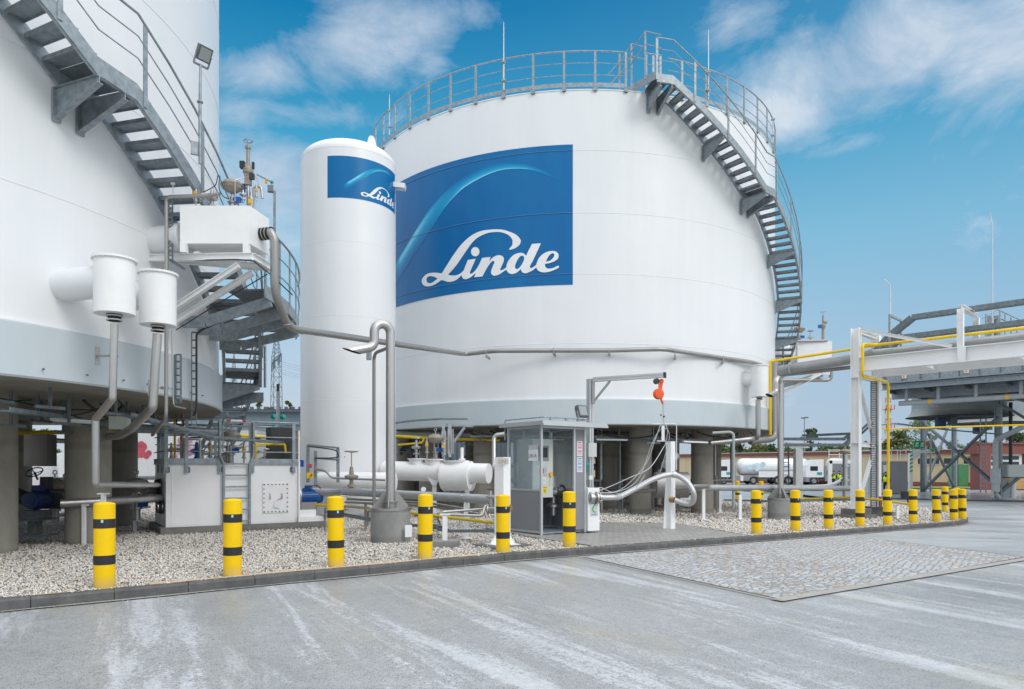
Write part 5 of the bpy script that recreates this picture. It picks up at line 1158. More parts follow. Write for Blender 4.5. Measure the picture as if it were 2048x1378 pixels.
MB().box(W(620, 951, 19.4), (.15, .08, .15)).build('box', MT['sign_yellow'], tt); MB().cyl(W(623, 950, 19.35), W(623, 950, 19.3), .03, n=14).build('push_button', MT['red'], tt)
solo(MB().box(W(685, 914, 20.95), (.15, .01, .045), .1), 'label_plate', MT['sign_red'], 'small dark red label plate on the slim vessel', 'label', tuple(W(685, 914, 20.95)))
solo(MB().box(W(604, 927, 19.0), (.08, .1, .18)), 'switch_box', MT['blue_box'], 'small blue switch box at the right edge of the pump box', 'switch box', tuple(W(604, 927, 19.0)))
solo(MB().box(W(621, 932, 19.5), (.07, .04, .11)), 'fire_label', MT['sign_red'], 'small dark red box on the tray frame near the blue motor', 'box', tuple(W(621, 932, 19.5)))
# ================================================================ white header vessel in front of the logo tank
YH = 20.8
hv = thing('header_vessel', 'white horizontal insulated header with a fat middle drum and flanged necks, beside the kiosk', 'header vessel', tuple(W(880, 1010, YH)))
a, b = W(770, 941, YH + .6), W(850, 943, YH + .2); c = W(868, 945, YH); e = W(978, 947, YH - .5); dx = (e - a).normalized()
mb = MB(); mb.cyl(a, e, .285, n=40); mb.cyl(W(828, 942, YH + .3), W(831, 942, YH + .3), .292, n=40); mb.build('shell', MT['white_steel'], hv)
MB().cyl(W(888, 952, YH - .05) , W(943, 952, YH - .3), .43, n=44).build('drum', MT['white_steel'], hv)
for p, w, h, r in ((W(834, 917, YH + .25), .24, .2, .2), (W(868, 918, YH + .1), .28, .2, .22), (W(911, 921, YH - .1), .36, .25, .26)):
    r_ = w if True else r
    mb = MB().lathe((p.x, p.y, 0), [(w * .78, p.z - .42), (w, p.z - .02)], 28).lathe((p.x, p.y, 0), [(w + .04, p.z - .03), (w + .04, p.z), (.001, p.z)], 32).lathe((p.x, p.y, 0), [(w, p.z - .03), (w + .04, p.z - .03)], 32); mb.build('neck', MT['white_steel'], hv)
for p in (W(869, 962, YH), W(935, 975, YH - .3)):
    g = gz(p.x, p.y); MB().bar(V(p.x, p.y, g), V(p.x, p.y, p.z), .12, .12, (0, 1, 0)).prism([(-.18, .1), (.18, .1), (.06, -.12), (-.06, -.12)], .03, (p.x, p.y - .1, p.z), (1, 0, 0), (0, 0, 1)).build('leg', MT['white_steel'], hv)
control_valve(W(871, 917, YH + .1), .95, 'tan domed control valve with a lifting eye on top of the white header vessel', h1=.33)
safety_valve(W(854, 918, YH), 1.0, 'safety valve with yellow tag left of the domed valve on the white header')
safety_valve(W(888, 922, YH - .05), 1.0, 'safety valve with yellow tag right of the domed valve on the white header')
hand_valve(W(833, 916, YH + .25), .85, 'stainless valve on the left neck of the white header vessel', bodymat='stainless', wheelmat='stainless', h=.7)
solo(MB().cyl(W(924, 920, YH), W(924, 895, YH), .05, n=12).cyl(W(924, 920, YH), W(924, 917, YH), .1, n=16), 'standpipe', MT['white_steel'], 'short white standpipe on the right neck of the header vessel', 'pipe', tuple(W(924, 920, YH)))
gf = thing('tube_rack', 'galvanised strut frame with thin vertical tubes hanging under the tank edge above the header vessel', 'support frame', tuple(W(898, 850, 21.6)))
for px in (887, 900): MB().bar(W(px, 850, 21.6), W(px, 915, 21.2), .09, .06, (0, 1, 0)).build('strut', MT['galv'], gf)
MB().bar(W(929, 855, 22), W(907, 886, 21.4), .06, .06).build('brace', MT['galv'], gf)
for px, y in ((884, 862), (891, 862), (896, 857), (903, 858), (906, 858)): MB().tube([W(px, y, 21.3), W(px, 908, 21.2)], .018, 8).build('tube', MT['stainless'], gf)
MB().bar(W(893, 849, 21.7), W(945, 853, 22.4), .05, .05).build('top_rail', MT['galv'], gf)
tray([W(790, 846, 22.6), W(830, 841, 22.3), W(880, 838, 22.15), W(935, 838, 22.15)], .1, 'thin wire tray clipped to the grey base ring above the header vessel', h=.05, rung=.1)
pipe('yellow_pipe_run', [W(775, 872, 25), W(880, 877, 24.6), W(1000, 880, 24.4)], .055, 'yellow_pipe', 'yellow pipe under the logo tank, just behind the header vessel')
pipe('yellow_branch', [W(796, 890, 24.8), W(842, 886, 24.6), W(847, 882, 24.6), W(847, 876, 24.6)], .035, 'yellow_pipe', 'short yellow branch pipe under the logo tank by the slim vessel', rad=.1)
pipe('insulated_main', [W(775, 866, 25.8), W(1000, 870, 25.4), W(1200, 872, 25.0), W(1330, 878, 24.9), W(1420, 884, 25.6), W(1490, 880, 26.6)], .11, 'insul', 'fat grey insulated main running along the underside of the logo tank')
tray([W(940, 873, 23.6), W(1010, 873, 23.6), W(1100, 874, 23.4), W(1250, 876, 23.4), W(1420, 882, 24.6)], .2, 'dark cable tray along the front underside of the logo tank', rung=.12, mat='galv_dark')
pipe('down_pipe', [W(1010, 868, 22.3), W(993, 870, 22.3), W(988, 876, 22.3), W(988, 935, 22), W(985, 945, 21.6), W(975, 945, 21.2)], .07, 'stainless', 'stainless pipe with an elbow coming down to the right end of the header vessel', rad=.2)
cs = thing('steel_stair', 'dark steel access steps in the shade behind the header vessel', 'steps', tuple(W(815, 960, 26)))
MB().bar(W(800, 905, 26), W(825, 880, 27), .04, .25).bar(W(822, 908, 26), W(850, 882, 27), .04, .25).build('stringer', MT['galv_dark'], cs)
for k in range(5): MB().bar(W(801 + 5 * k, 903 - 5 * k, 26 + .2 * k), W(822 + 5 * k, 905 - 5 * k, 26 + .2 * k), .2, .03).build('step', MT['galv_dark'], cs)
# ================================================================ LIN post
x, Y = (1005 - 1024) / F * 13.7, 13.7; g = gz(x, Y)
lp = thing('sign_post', 'square white steel post with a beige LIN plate left of the kiosk', 'sign post', (x, Y, g))
MB().bar(V(x, Y, g + .03), V(x, Y, 1.70), .22, .22, (.6, .8, 0)).build('post', MT['white_steel'], lp)
mb = MB().box((x, Y, g + .015), (.5, .5, .03), .64)
for k in range(4):
    a = .64 + k * math.pi / 2; mb.prism([(.11, 0), (.3, 0), (.11, .22)], .02, (x, Y, g + .03), (math.cos(a), math.sin(a), 0), (0, 0, 1))
mb.build('base_plate', MT['white_steel'], lp); MB().box((x, Y, g - .02), (.9, .75, .08), .64).build('plinth', MT['footing'], lp)
nx = V(.18, -.983, 0); ex = V(.983, .18, 0)
pl = MB().box((x + .10 * nx.x + .0, Y - .165, 1.62), (.20, .012, .12), .18).build('name_plate', MT['tan_sign'], lp)
text_mesh('LIN', .095, V(x - .075, Y - .19, 1.585), ex, (0, 0, 1), MT['panel_grey'], pl)
# ================================================================ kiosk
ku = V(.8, .6, 0); kv = V(-.6, .8, 0); K0 = V(.65, 15.75, 0); kz = gz(.8, 16) + .03; KW, KD_, KHt = 1.30, 1.22, 2.42
def kp(a, b, z): return K0 + ku * a + kv * b + V(0, 0, kz + z)
ks = thing('kiosk', 'small aluminium framed control kiosk with glass panes, grey panels and an open front', 'kiosk', tuple(kp(.65, .6, 0))); kan = math.atan2(.6, .8)
for a, b in ((0, 0), (KW, 0), (0, KD_), (KW, KD_), (KW - .33, 0)): MB().bar(kp(a, b, -.02), kp(a, b, KHt), .05, .05, (.8, .6, 0)).build('frame_post', MT['alu'], ks)
mb = MB()
for z in (.04, .98, KHt - .03):
    mb.bar(kp(0, .03, z), kp(0, KD_ - .03, z), .045, .045); mb.bar(kp(.03, KD_, z), kp(KW - .03, KD_, z), .045, .045); mb.bar(kp(KW, .03, z), kp(KW, KD_ - .03, z), .045, .045)
mb.bar(kp(.03, 0, KHt - .03), kp(KW - .03, 0, KHt - .03), .045, .045); mb.bar(kp(.45, KD_, .05), kp(.45, KD_, KHt), .045, .045, (.8, .6, 0)); mb.build('frame_rail', MT['alu'], ks)
mb = MB().bar(kp(0, .03, .51), kp(0, KD_ - .03, .51), .02, .89).bar(kp(.03, KD_, .51), kp(KW - .03, KD_, .51), .02, .89).bar(kp(KW, .03, .51), kp(KW, KD_ - .03, .51), .02, .89).bar(kp(KW - .305, 0, KHt / 2 + .0), kp(KW - .025, 0, KHt / 2), .02, KHt - .1); mb.build('wall_panel', MT['panel_grey'], ks)
for s in (((0, .03), (0, KD_ - .03)), ((.03, KD_), (.43, KD_)), ((.47, KD_), (KW - .03, KD_)), ((KW, .03), (KW, KD_ - .03))):
    MB().bar(kp(*s[0], 1.69), kp(*s[1], 1.69), .008, 1.37).build('window_pane', MT['glass'], ks)
MB().box(kp(KW / 2, KD_ / 2, .015), (KW - .06, KD_ - .06, .03), kan).build('floor_plate', MT['galv'], ks)
rf = MB().box(kp(.78, .52, KHt + .045), (1.95, 1.62, .09), kan).build('roof', MT['alu'], ks)
mb = MB().tube(smooth_path([kp(-.12, 1.2, KHt - .3), kp(-.12, 1.2, KHt + .17), kp(-.1, -.2, KHt + .17), kp(.1, -.22, KHt + .17), kp(1.1, -.22, KHt + .17)], .06), .016, 8)
for a in (.1, .55, .9): mb.box(kp(a, -.22, KHt + .15), (.06, .06, .06), kan)
mb.build('conduit', MT['galv'], rf)
MB().box(kp(.78, -.305, KHt + .01), (1.95, .03, .05), kan).build('roof_trim', MT['alu'], rf)
kf = thing('floodlight', 'grey floodlight standing on the kiosk roof, tilted towards the road', 'floodlight', tuple(kp(1.15, -.1, KHt + .1)))
lamp_head(kp(1.13, -.1, KHt + .36), kf, 1.15, .6, -.35)
cb = thing('control_cabinet', 'pale grey control cabinet with screen and notices inside the kiosk', 'cabinet', tuple(kp(.2, .5, 0)))
ccz = 1.47
MB().box(kp(.34, .66, ccz), (.60, .60, 1.34), kan).build('housing', MT['cab_grey'], cb)
MB().box(kp(.34, .364, ccz + .34), (.36, .012, .36), kan).build('screen_frame', MT['panel_grey'], cb); MB().box(kp(.34, .356, ccz + .36), (.27, .006, .23), kan).build('screen', MT['black'], cb)
MB().box(kp(.33, .362, ccz - .08), (.24, .004, .22), kan).build('prohibition_sheet', MT['paper'], cb)
f0 = kp(.30, .355, ccz - .06)
mb = MB().tube([f0 + ku * (.062 * math.cos(R(a))) + V(0, 0, .062 * math.sin(R(a))) for a in range(0, 360, 20)], .007, 6, closed=True); mb.bar(f0 + ku * -.04 + V(0, 0, .04), f0 + ku * .04 + V(0, 0, -.04), .01, .01); mb.build('prohibition_ring', MT['red'], cb)
MB().box(f0 + V(0, 0, -.005), (.03, .006, .06), kan).box(f0 + V(.01, -.002, .028), (.025, .006, .02), kan).build('hand_symbol', MT['ink'], cb)
MB().box(kp(.36, .36, ccz - .28), (.12, .01, .14), kan).build('white_plate', MT['paper'], cb)
MB().box(kp(.36, .353, ccz - .28), (.07, .01, .08), kan).build('grey_plate', MT['cab_grey'], cb)
cp = MB().box(kp(.36, .362, ccz - .50), (.20, .006, .17), kan).build('caution_plate', MT['sign_yellow'], cb)
text_mesh('CAUTION', .04, kp(.27, .355, ccz - .455), ku, (0, 0, 1), MT['ink'], cp)
mb = MB().prism([(-.03, 0), (.03, 0), (0, .055)], -.002, kp(.30, .356, ccz - .565), ku, (0, 0, 1))
for k in range(4): mb.box(kp(.40, .357, ccz - .49 - .02 * k), (.07, .002, .006), kan)
mb.build('caution_symbol', MT['ink'], cp)
MB().cyl(kp(.56, .37, ccz - .14), kp(.56, .31, ccz - .14), .045, n=18).tube([kp(.555, .36, ccz - .18), kp(.53, .33, ccz - .42)], .004, 5).build('rotary_switch', MT['amber'], cb)
MB().box(kp(.3, .62, .45), (.26, .2, .85), kan).build('blue_pedestal', MT['blue_box'], cb)
nt_ = thing('notice_sheet', 'white LIN A sheet taped inside the kiosk glass', 'notice', tuple(kp(.015, .4, 1.5)))
MB().bar(kp(-.008, .10, 1.76), kp(-.008, .45, 1.76), .003, .25).build('sheet', MT['paper'], nt_); MB().bar(kp(-.008, .11, 1.94), kp(-.008, .44, 1.94), .003, .11).build('plastic_sleeve', MT['cable_grey'], nt_)
text_mesh('LIN A', .12, kp(-.012, .445, 1.71), -kv, (0, 0, 1), MT['ink'], nt_)
nb = thing('notice_board', 'narrow red and blue printed notices on the grey front panel of the kiosk', 'notice', tuple(kp(KW - .16, -.02, 1.6)))
for j, (z, m) in enumerate(((1.92, 'sign_red'), (1.55, 'sign_blue'))):
    pl = MB().box(kp(KW - .165, -.013, z), (.17, .004, .34), kan).build('sheet', MT['paper'], nb)
    mb = MB()
    for k in range(9): mb.box(kp(KW - .165, -.0165, z + .14 - .035 * k), (.15 * (.98 if k % 3 else .9), .002, .022 if k % 3 == 0 else .012), kan)
    mb.build('printed_lines', MT[m], pl)
hvv = hand_valve(kp(.98, .75, .35), 1.5, 'tall hand valve with a wide pale wheel seen inside the kiosk', bodymat='stainless', wheelmat='stainless', h=1.2)
pipe('coiled_cable', [kp(.9, .35, .9) + ku * (.12 * math.cos(R(a))) + V(0, 0, .14 * math.sin(R(a)) + a * .00006) for a in range(0, 1080, 24)], .01, 'black', 'coil of black cable hanging inside the kiosk', rad=.001, n=6)
# box right of kiosk
w0 = K0 + ku * (KW + .22) + kv * .12
fc = thing('fill_cabinet', 'white fill cabinet with a green figure emblem, joined to the right of the kiosk', 'cabinet', tuple(w0 + V(0, 0, kz)))
MB().box(w0 + V(0, 0, kz + .51), (.36, .4, 1.0), kan).build('casing', MT['white_steel'], fc); MB().box(w0 + V(0, 0, kz + .13) - kv * .203, (.36, .006, .012), kan).build('panel_joint', MT['white_steel'], fc)
fo = w0 - kv * .204 + V(0, 0, kz)
em = MB().box(fo + V(0, 0, .52), (.24, .004, .34), kan).build('emblem_plate', MT['cab_grey'], fc)
E_ = lambda P, o=.004: [(fo - kv * o + ku * a + V(0, 0, z)) for a, z in P]
mb = MB().add(E_([(-.09, .64), (-.05, .665), (0, .65), (.06, .655), (.10, .68), (.08, .64), (.02, .622), (-.03, .64), (-.06, .635)]), [tuple(range(9))]); mb.build('emblem_wave', MT['sign_blue'], em)
mb = MB().add(E_([(.02, .62), (.05, .615), (.0, .56), (-.03, .52), (-.02, .48), (.03, .45), (.07, .455), (.05, .43), (0, .43), (-.045, .46), (-.065, .51), (-.05, .56)]), [(0, 1, 2, 11), (11, 2, 3, 10), (10, 3, 4, 9), (9, 4, 5, 8), (8, 5, 6, 7)]); mb.build('emblem_curve', MT['green_sign'], em)
text_mesh('CNXCRYO', .042, fo - kv * .004 - ku * .09 + V(0, 0, .375), ku, (0, 0, 1), MT['sign_blue'], em)
hp = w0 + ku * .0 - kv * .2 + V(0, 0, kz + .78)
co = thing('hose_coupling', 'bolted stainless hose coupling on the front of the fill cabinet', 'coupling', tuple(hp))
dxx = (ku - kv * .3).normalized(); mb = MB(); flange(mb, hp - ku * .12, dxx, .14, .04); flange(mb, hp - ku * .06, dxx, .12, .03); mb.cyl(hp - ku * .18, hp + dxx * .2, .07, n=22); flange(mb, hp + dxx * .06, dxx, .145, .035); flange(mb, hp + dxx * .13, dxx, .13, .03); mb.build('flanges', MT['stainless'], co)
mb = MB()
for k in range(10): a = 36 * k; q_ = Vector((0, 0, 1)).rotation_difference(dxx); d_ = q_ @ V(math.cos(R(a)), math.sin(R(a)), 0); mb.cyl(hp + d_ * .125 + dxx * .03, hp + d_ * .125 + dxx * .16, .012, n=6)
mb.build('bolts', MT['stainless_dull'], co)
mb = MB().box(W(1181, 900, 17.6), (.27, .16, .34), kan).box(W(1171, 897, 17.9), (.16, .2, .36), kan); solo(mb, 'switch_cabinet', MT['cab_grey'], 'pale grey switch box on the strut just right of the kiosk', 'cabinet', tuple(W(1181, 915, 17.6)))
q = W(1174, 929, 17.4); solo(MB().lathe(q, [(.001, -.05), (.05, -.04), (.06, 0), (.05, .04), (.001, .05)], 16, axis=(0, -1, 0)).cyl(q, q + V(0, 0, -.2), .015, n=8), 'transmitter', MT['teal'], 'round teal transmitter below the switch box right of the kiosk', 'transmitter', tuple(q))
solo(MB().box(W(1180, 955, 17.4), (.12, .08, .1), kan), 'socket', MT['lamp_white'], 'small white socket box above the fill cabinet', 'socket', tuple(W(1180, 955, 17.4)))
# hoist
ho = thing('hoist_arm', 'aluminium post and jib arm behind the kiosk carrying the red balancer', 'jib crane', tuple(W(1184, 1050, 17.8)))
def profile(mb, p, q, w=.08, up=(0, 0, 1)):
    e = w / 2; s_ = .011; pr = [(-e, -e), (-s_, -e), (-s_, -e + .02), (s_, -e + .02), (s_, -e), (e, -e), (e, -s_), (e - .02, -s_), (e - .02, s_), (e, s_), (e, e), (s_, e), (s_, e - .02), (-s_, e - .02), (-s_, e), (-e, e), (-e, s_), (-e + .02, s_), (-e + .02, -s_), (-e, -s_)]
    return mb.sect(p, q, pr, up)
pz = W(1180, 758, 17.8).z; px_ = W(1180, 758, 17.8).x; profile(MB(), V(px_, 17.8, gz(px_, 17.8)), V(px_, 17.8, pz), .13, (.8, .6, 0)).build('post', MT['alu'], ho)
A = V(px_ + .09, 17.75, pz - .02); B = W(1328, 761, 16.9); B.z = A.z + .0; profile(MB(), A, B, .11).build('jib', MT['alu'], ho)
MB().bar(B, B + (B - A).normalized() * .04, .12, .13).build('end_cap', MT['dark'], ho)
MB().bar(V(px_ + .08, 17.75, pz - .62), V(px_ + .08, 17.75, pz), .07, .07, (0, 1, 0)).bar(V(px_ + .1, 17.73, pz - .55), A.lerp(B, .24) + V(0, 0, -.06), .04, .05).build('knee_brace', MT['stainless_dull'], ho)
bl = thing('spring_balancer', 'orange-red spring balancer hanging from the end of the jib arm', 'balancer', tuple(W(1318, 782, 16.95))); q = W(1317, 788, 16.95)
hb = A.lerp(B, .93) + V(0, 0, -.08)
MB().lathe(q, [(.001, -.07), (.11, -.065), (.13, -.03), (.13, .03), (.11, .065), (.001, .07)], 28, axis=(.25, -1, 0)).lathe(hb + V(.06, 0, -.06), [(.001, -.04), (.05, -.035), (.06, 0), (.05, .035), (.001, .04)], 18, axis=(.25, -1, 0)).prism([(.02, .25), (.12, .25), (.09, .05), (.10, -.12), (.14, -.22), (.11, -.25), (.03, -.05)], .06, q + V(-.02, .03, 0), (1, 0, 0), (0, 0, 1)).build('housing', MT['orange'], bl)
MB().lathe(hb + V(-.06, 0, -.06), [(.001, -.04), (.07, -.035), (.07, .035), (.001, .04)], 18, axis=(.25, -1, 0)).build('trolley_wheel', MT['dark'], bl)
e1 = W(1326, 852, 16.95)
MB().tube([q + V(.10, 0, -.15), e1], .004, 5).tube([q + V(.12, -.02, -.2), e1 + V(.02, 0, 0)], .004, 5).build('cable', MT['stainless_dull'], bl)
MB().sphere(W(1322, 830, 16.9), .02, 10).sphere(W(1328, 833, 16.9), .026, 10).build('cable_clip', MT['dark'], bl)
MB().box(W(1326, 866, 16.95), (.07, .04, .35)).box(W(1322, 882, 16.95), (.2, .04, .02)).build('hanger', MT['lamp_white'], bl)
# hose post
x, Y = (1341 - 1024) / F * 18.3, 18.3; g = gz(x, Y)
hs = thing('hose_post', 'square white steel post carrying the braided hose on the paved pad', 'post', (x, Y, g))
MB().bar(V(x, Y, g), V(x, Y, 2.17), .17, .17, (.8, .6, 0)).build('post', MT['white_steel'], hs); MB().prism([(0, 0), (.1, 0), (.03, 1.25), (0, 1.25)], .02, (x - .09, Y, g), (-1, -.3, 0), (0, 0, 1)).build('stiffener', MT['white_steel'], hs)
MB().cyl(W(1340, 999, 18.18), W(1349, 1000, 18.1), .075, n=20).build('parking_plug', MT['brass'], hs)
ho2 = thing('hose', 'thick braided grey hose looping from the fill cabinet over the white post', 'hose', tuple(hp + dxx * .2))
H = spline([hp + dxx * .18, hp + dxx * .5 + V(0, 0, .0), W(1240, 993, 17.0), W(1275, 975, 17.4), W(1310, 957, 17.8), W(1345, 949, 18.0), W(1372, 962, 17.9), W(1387, 985, 17.8), W(1386, 1003, 17.9), W(1374, 1008, 18.0), W(1349, 1000, 18.08)], 10)
MB().tube(H, .068, 20).build('braid', MT['braid'], ho2)
MB().cyl(W(1345, 949, 18.0), W(1352, 950, 18.0), .085, n=20).cyl(W(1240, 993, 17.0), W(1243, 992.5, 17.03), .0715, n=20).build('sleeve', MT['alu'], ho2)
for i, P in enumerate(([hp + V(0, .1, .12), W(1240, 980, 17.2), W(1290, 930, 17.1), W(1310, 880, 17), W(1324, 846, 16.95), W(1335, 860, 17), W(1330, 890, 17.3)], [hp + V(0, .1, .12), W(1230, 985, 17.2), W(1275, 960, 17.3), W(1303, 890, 17.1), W(1318, 862, 17), W(1333, 858, 17), W(1338, 880, 17.6), W(1320, 945, 18)], [hp + V(0, .1, .12), W(1215, 975, 17.1), W(1260, 955, 17.2), W(1300, 935, 17.5), W(1330, 890, 18.3), W(1338, 882, 18.2)], [hp + V(0, .1, .1), W(1200, 975, 17.0), W(1225, 985, 17.2), W(1262, 985, 17.3), W(1290, 950, 17.2)])):
    pipe('signal_cable', [tuple(v) for v in spline(P, 7)], .010, 'cable_grey', ('outermost pale cable arching from the fill cabinet up to the balancer hanger', 'pale cable looping from the fill cabinet just inside the outermost one', 'pale cable rising almost straight towards the hose post', 'short slack pale cable lying lowest beside the fill cabinet')[i], 'cable', rad=.001, n=6)
pipe('grounding_tube', [W(1305, 848, 17.9), W(1353, 848, 18.0), W(1353, 940, 18.2)], .012, 'lamp_white', 'thin white tube bending down behind the white hose post', rad=.06, n=8)
# clutter under the big tank
for i, (a_, b_, r_, m_, lab) in enumerate(((W(1420, 973, 21.5), W(1240, 985, 24), .06, 'stainless_dull', 'dark pipe low behind the braided hose'), (W(1385, 975, 22.0), W(1700, 977, 25.2), .10, 'insul', 'grey insulated pipe running right from the hose post to the white portal'), (W(1330, 930, 23), W(1352, 912, 23.6), .13, 'insul', 'fat slanted grey pipe behind the white hose post'), (W(1240, 875, 23.8), W(1240, 1010, 24.0), .03, 'galv_dark', 'thin vertical conduit between two columns behind the hose'))):
    pipe('process_pipe', [a_, b_], r_, m_, lab)
solo(MB().tube([W(1375, 970, 23), W(1310, 970, 23)], .42, 28), 'horizontal_drum', MT['stainless_dull'], 'dark horizontal drum in the shade behind the white hose post', 'vessel', tuple(W(1340, 1000, 23)))
m3 = MB(); wheel(m3, W(1332, 912, 23.5), .22, (.3, -1, 0), tr=.02); m3.cyl(W(1332, 912, 23.5), W(1332, 912, 24.0), .05, n=8); solo(m3, 'hand_valve', MT['dark'], 'black hand valve with a round wheel in the shade behind the hose post', 'valve', tuple(W(1332, 912, 23.5)))
for i, (px, yb, Y) in enumerate(((1318, 1010, 24), (1338, 1010, 24.5), (1240, 1000, 29), (950, 1000, 29), (900, 985, 26), (860, 990, 27), (1320, 985, 27))):
    x = (px - 1024) / F * Y; control_valve(V(x, Y, gz(x, Y) + .35), 1.0, 'shadowed control valve among the pipework under the logo tank', h1=.6, group='valves in the shade under the logo tank')
for i in range(10):
    x = C2.x + rnd.uniform(-5, 5); y = C2.y + rnd.uniform(-5, 3); z = gz(x, y)
    solo(MB().tube(smooth_path([V(x, y, z), V(x, y, z + 1.0), V(x + rnd.uniform(-3, 3), y, z + 1.0), V(x, y + 2, z + 2.6)], .15), .07, 10), 'process_pipe', MT['stainless_dull'], 'shadowed bent process pipe under the logo tank', 'pipe', (x, y, z), 'process pipes in the shade under the logo tank')
for i, (px, yb, zt_, Y) in enumerate(((1407, 1020, 978, 21.8), (1480, 1018, 990, 22.5), (1440, 1017, 975, 26))):
    x = (px - 1024) / F * Y; solo(MB().bar(V(x, Y, gz(x, Y)), W(px, zt_, Y), .09, .09, (0, 1, 0)).box((x, Y, gz(x, Y) + .01), (.22, .22, .02)), 'pipe_support', MT['white_steel'], ('white pipe support right of the loop of the braided hose', 'white pipe support left of the far concrete drum', 'white pipe support at the rear under the grey pipe')[i], 'pipe support', (x, Y, gz(x, Y)))
tl = thing('tube_light', 'long white fluorescent light fitting under the logo tank, above the hose', 'light fitting', tuple(W(1390, 884, 23.4))); MB().bar(W(1366, 883, 23.4), W(1414, 885, 23.8), .12, .05).build('housing', MT['lamp_white'], tl)
tl = thing('tube_light', 'long white fluorescent light fitting under the logo tank, right of the kiosk', 'light fitting', tuple(W(1220, 879, 23.4))); MB().bar(W(1192, 879, 23.2), W(1254, 880, 23.4), .12, .05).build('housing', MT['lamp_white'], tl)
tray([W(1450, 1000, 24), W(1560, 1003, 24), W(1700, 999, 25.5)], .25, 'low cable tray on the gravel behind the far concrete drum', h=.06, rung=.2)
pipe('thin_pole_pipe', [W(1425, 866, 22.8), W(1460, 864, 22.8), W(1467, 868, 22.8), W(1467, 1017, 22.8)], .045, 'pvc', 'slim grey pipe hooping down in front of the right side of the logo tank', rad=.15)
# right vent pot of the big tank
b3 = nozzle_pot(1519, 731, 794, 24.4, 34, 'white flanged vent pot on the right side of the logo tank', side=(-.9, .9, 0))
dpipe([W(1516, 800, 24.4), W(1516, 872, 24.4), W(1512, 877, 24.6), W(1420, 886, 24.4)], .085, 'stainless', 'stainless drain pipe below the right vent pot running back under the logo tank', rad=.12)
dpipe([W(1549, 720, 26.6), W(1549, 872, 26.4), W(1543, 878, 26.2), W(1500, 882, 25.6)], .13, 'stainless_dull', 'fat grey pipe coming down at the right edge of the logo tank', rad=.2)
pipe('yellow_drop', [W(1540.5, 724, 26.0), W(1540.5, 870, 26.0)], .05, 'yellow', 'yellow pipe coming down the right edge of the logo tank')
# right valve box
v2 = thing('valve_box', 'white valve box on the far right side of the logo tank', 'valve box', tuple(W(1620, 740, 30.5)))
MB().box(W(1620, 712, 31), (1.45, 1.1, 1.1), -.05).build('casing', MT['white_steel'], v2); MB().cyl(W(1590, 712, 31), W(1545, 712, 31), .45, n=32).build('side_nozzle', MT['tank_white'], v2)
MB().ibeam(W(1560, 744, 31), W(1660, 744, 30.6), .12, .25, t=.02).build('platform_frame', MT['white_steel'], v2); MB().ibeam(W(1562, 788, 30.8), W(1642, 746, 30.6), .12, .16, t=.02).build('strut', MT['white_steel'], v2)
MB().bar(W(1562, 772, 30.9), W(1645, 749, 30.7), .1, .2).build('beam', MT['galv'], v2)
control_valve(W(1599, 686, 31), .9, 'tan control valve on the right valve box beside the stair', h1=.35, eye=False)
hand_valve(W(1621, 688, 31), .75, 'stainless valve on the middle of the right valve box', bodymat='stainless', wheelmat='dark')
tt = thing('tall_valve', 'tall spindle valve with a top wheel on the right valve box', 'valve', tuple(W(1646, 686, 31))); p = W(1646, 686, 31)
MB().cyl(p, p + V(0, 0, .6), .06, n=12).lathe(p, [(.03, .55), (.11, .72), (.11, .8), (.04, .86), (.04, 1.2), (.001, 1.21)], 14).box(p + V(.1, 0, .9), (.14, .1, .1)).build('valve_body', MT['bronze'], tt); m2 = MB(); m2.cyl(p + V(0, 0, 1.2), p + V(0, 0, 1.35), .012, n=6); wheel(m2, p + V(0, 0, 1.36), .1, tr=.01); m2.build('handwheel', MT['stainless_dull'], tt); MB().box(p + V(-.14, 0, .72), (.12, .1, .14)).build('positioner', MT['blue_box'], tt)
pipe('box_pipe', [W(1655, 700, 31), W(1662, 712, 31), W(1662, 756, 31), W(1655, 760, 31), W(1560, 760, 30.2)], .085, 'stainless_dull', 'grey pipe looping under the right valve box', rad=.12)
pipe('box_rail_pipe', [W(1655, 681, 30.4), W(1570, 683, 30.4), W(1566, 690, 30.4), W(1566, 960, 30.2)], .045, 'stainless_dull', 'slim grey pipe bending over the right valve box and dropping down', rad=.15)

# ================================================================ pipe portal / rack at the right
ru = V(.705, -.71, 0); rn = V(.71, .705, 0); RP = V(11.92, 24.6, 0); g0 = gz(12, 24.6)
def rp(a, b, z): return RP + ru * a + rn * b + V(0, 0, z)
rk = thing('pipe_portal', 'white steel pipe bridge with two braced H columns and long beams crossing to the right', 'pipe bridge', tuple(rp(0, .6, g0)))
for b in (0, 2.0):
    m = MB().ibeam(rp(.0, b, g0 + .3), rp(.0, b, 6.32), .26, .28, (.705, -.71, 0), .022)
    for z in (2.35, 4.62): m.box(rp(.0, b, z), (.25, .25, .02), math.atan2(ru.y, ru.x))
    m.box(rp(.0, b, g0 + .31), (.5, .5, .03), math.atan2(ru.y, ru.x)); m.build('column', MT['white_steel'], rk)
    MB().box(rp(.0, b, g0 + .14), (.75, .75, .36), math.atan2(ru.y, ru.x)).box(rp(.0, b, g0 + .02), (1.05, 1.05, .18), math.atan2(ru.y, ru.x)).build('plinth', MT['footing'], rk)
    MB().ibeam(rp(.15, b, 5.05), rp(9.5, b, 5.05), .26, .48, t=.025).build('beam', MT['white_steel'], rk)
    MB().ibeam(rp(3.14, b, 5.30), rp(3.14, b, 6.5), .17, .17, (.705, -.71, 0), .015).build('goal_post', MT['white_steel'], rk)
    MB().bar(rp(3.2, b - .15 if b == 0 else b, 4.80), rp(3.2, b - .15 if b == 0 else b, 5.29), .03, .22, (.705, -.71, 0)).build('splice_plate', MT['white_steel'], rk)
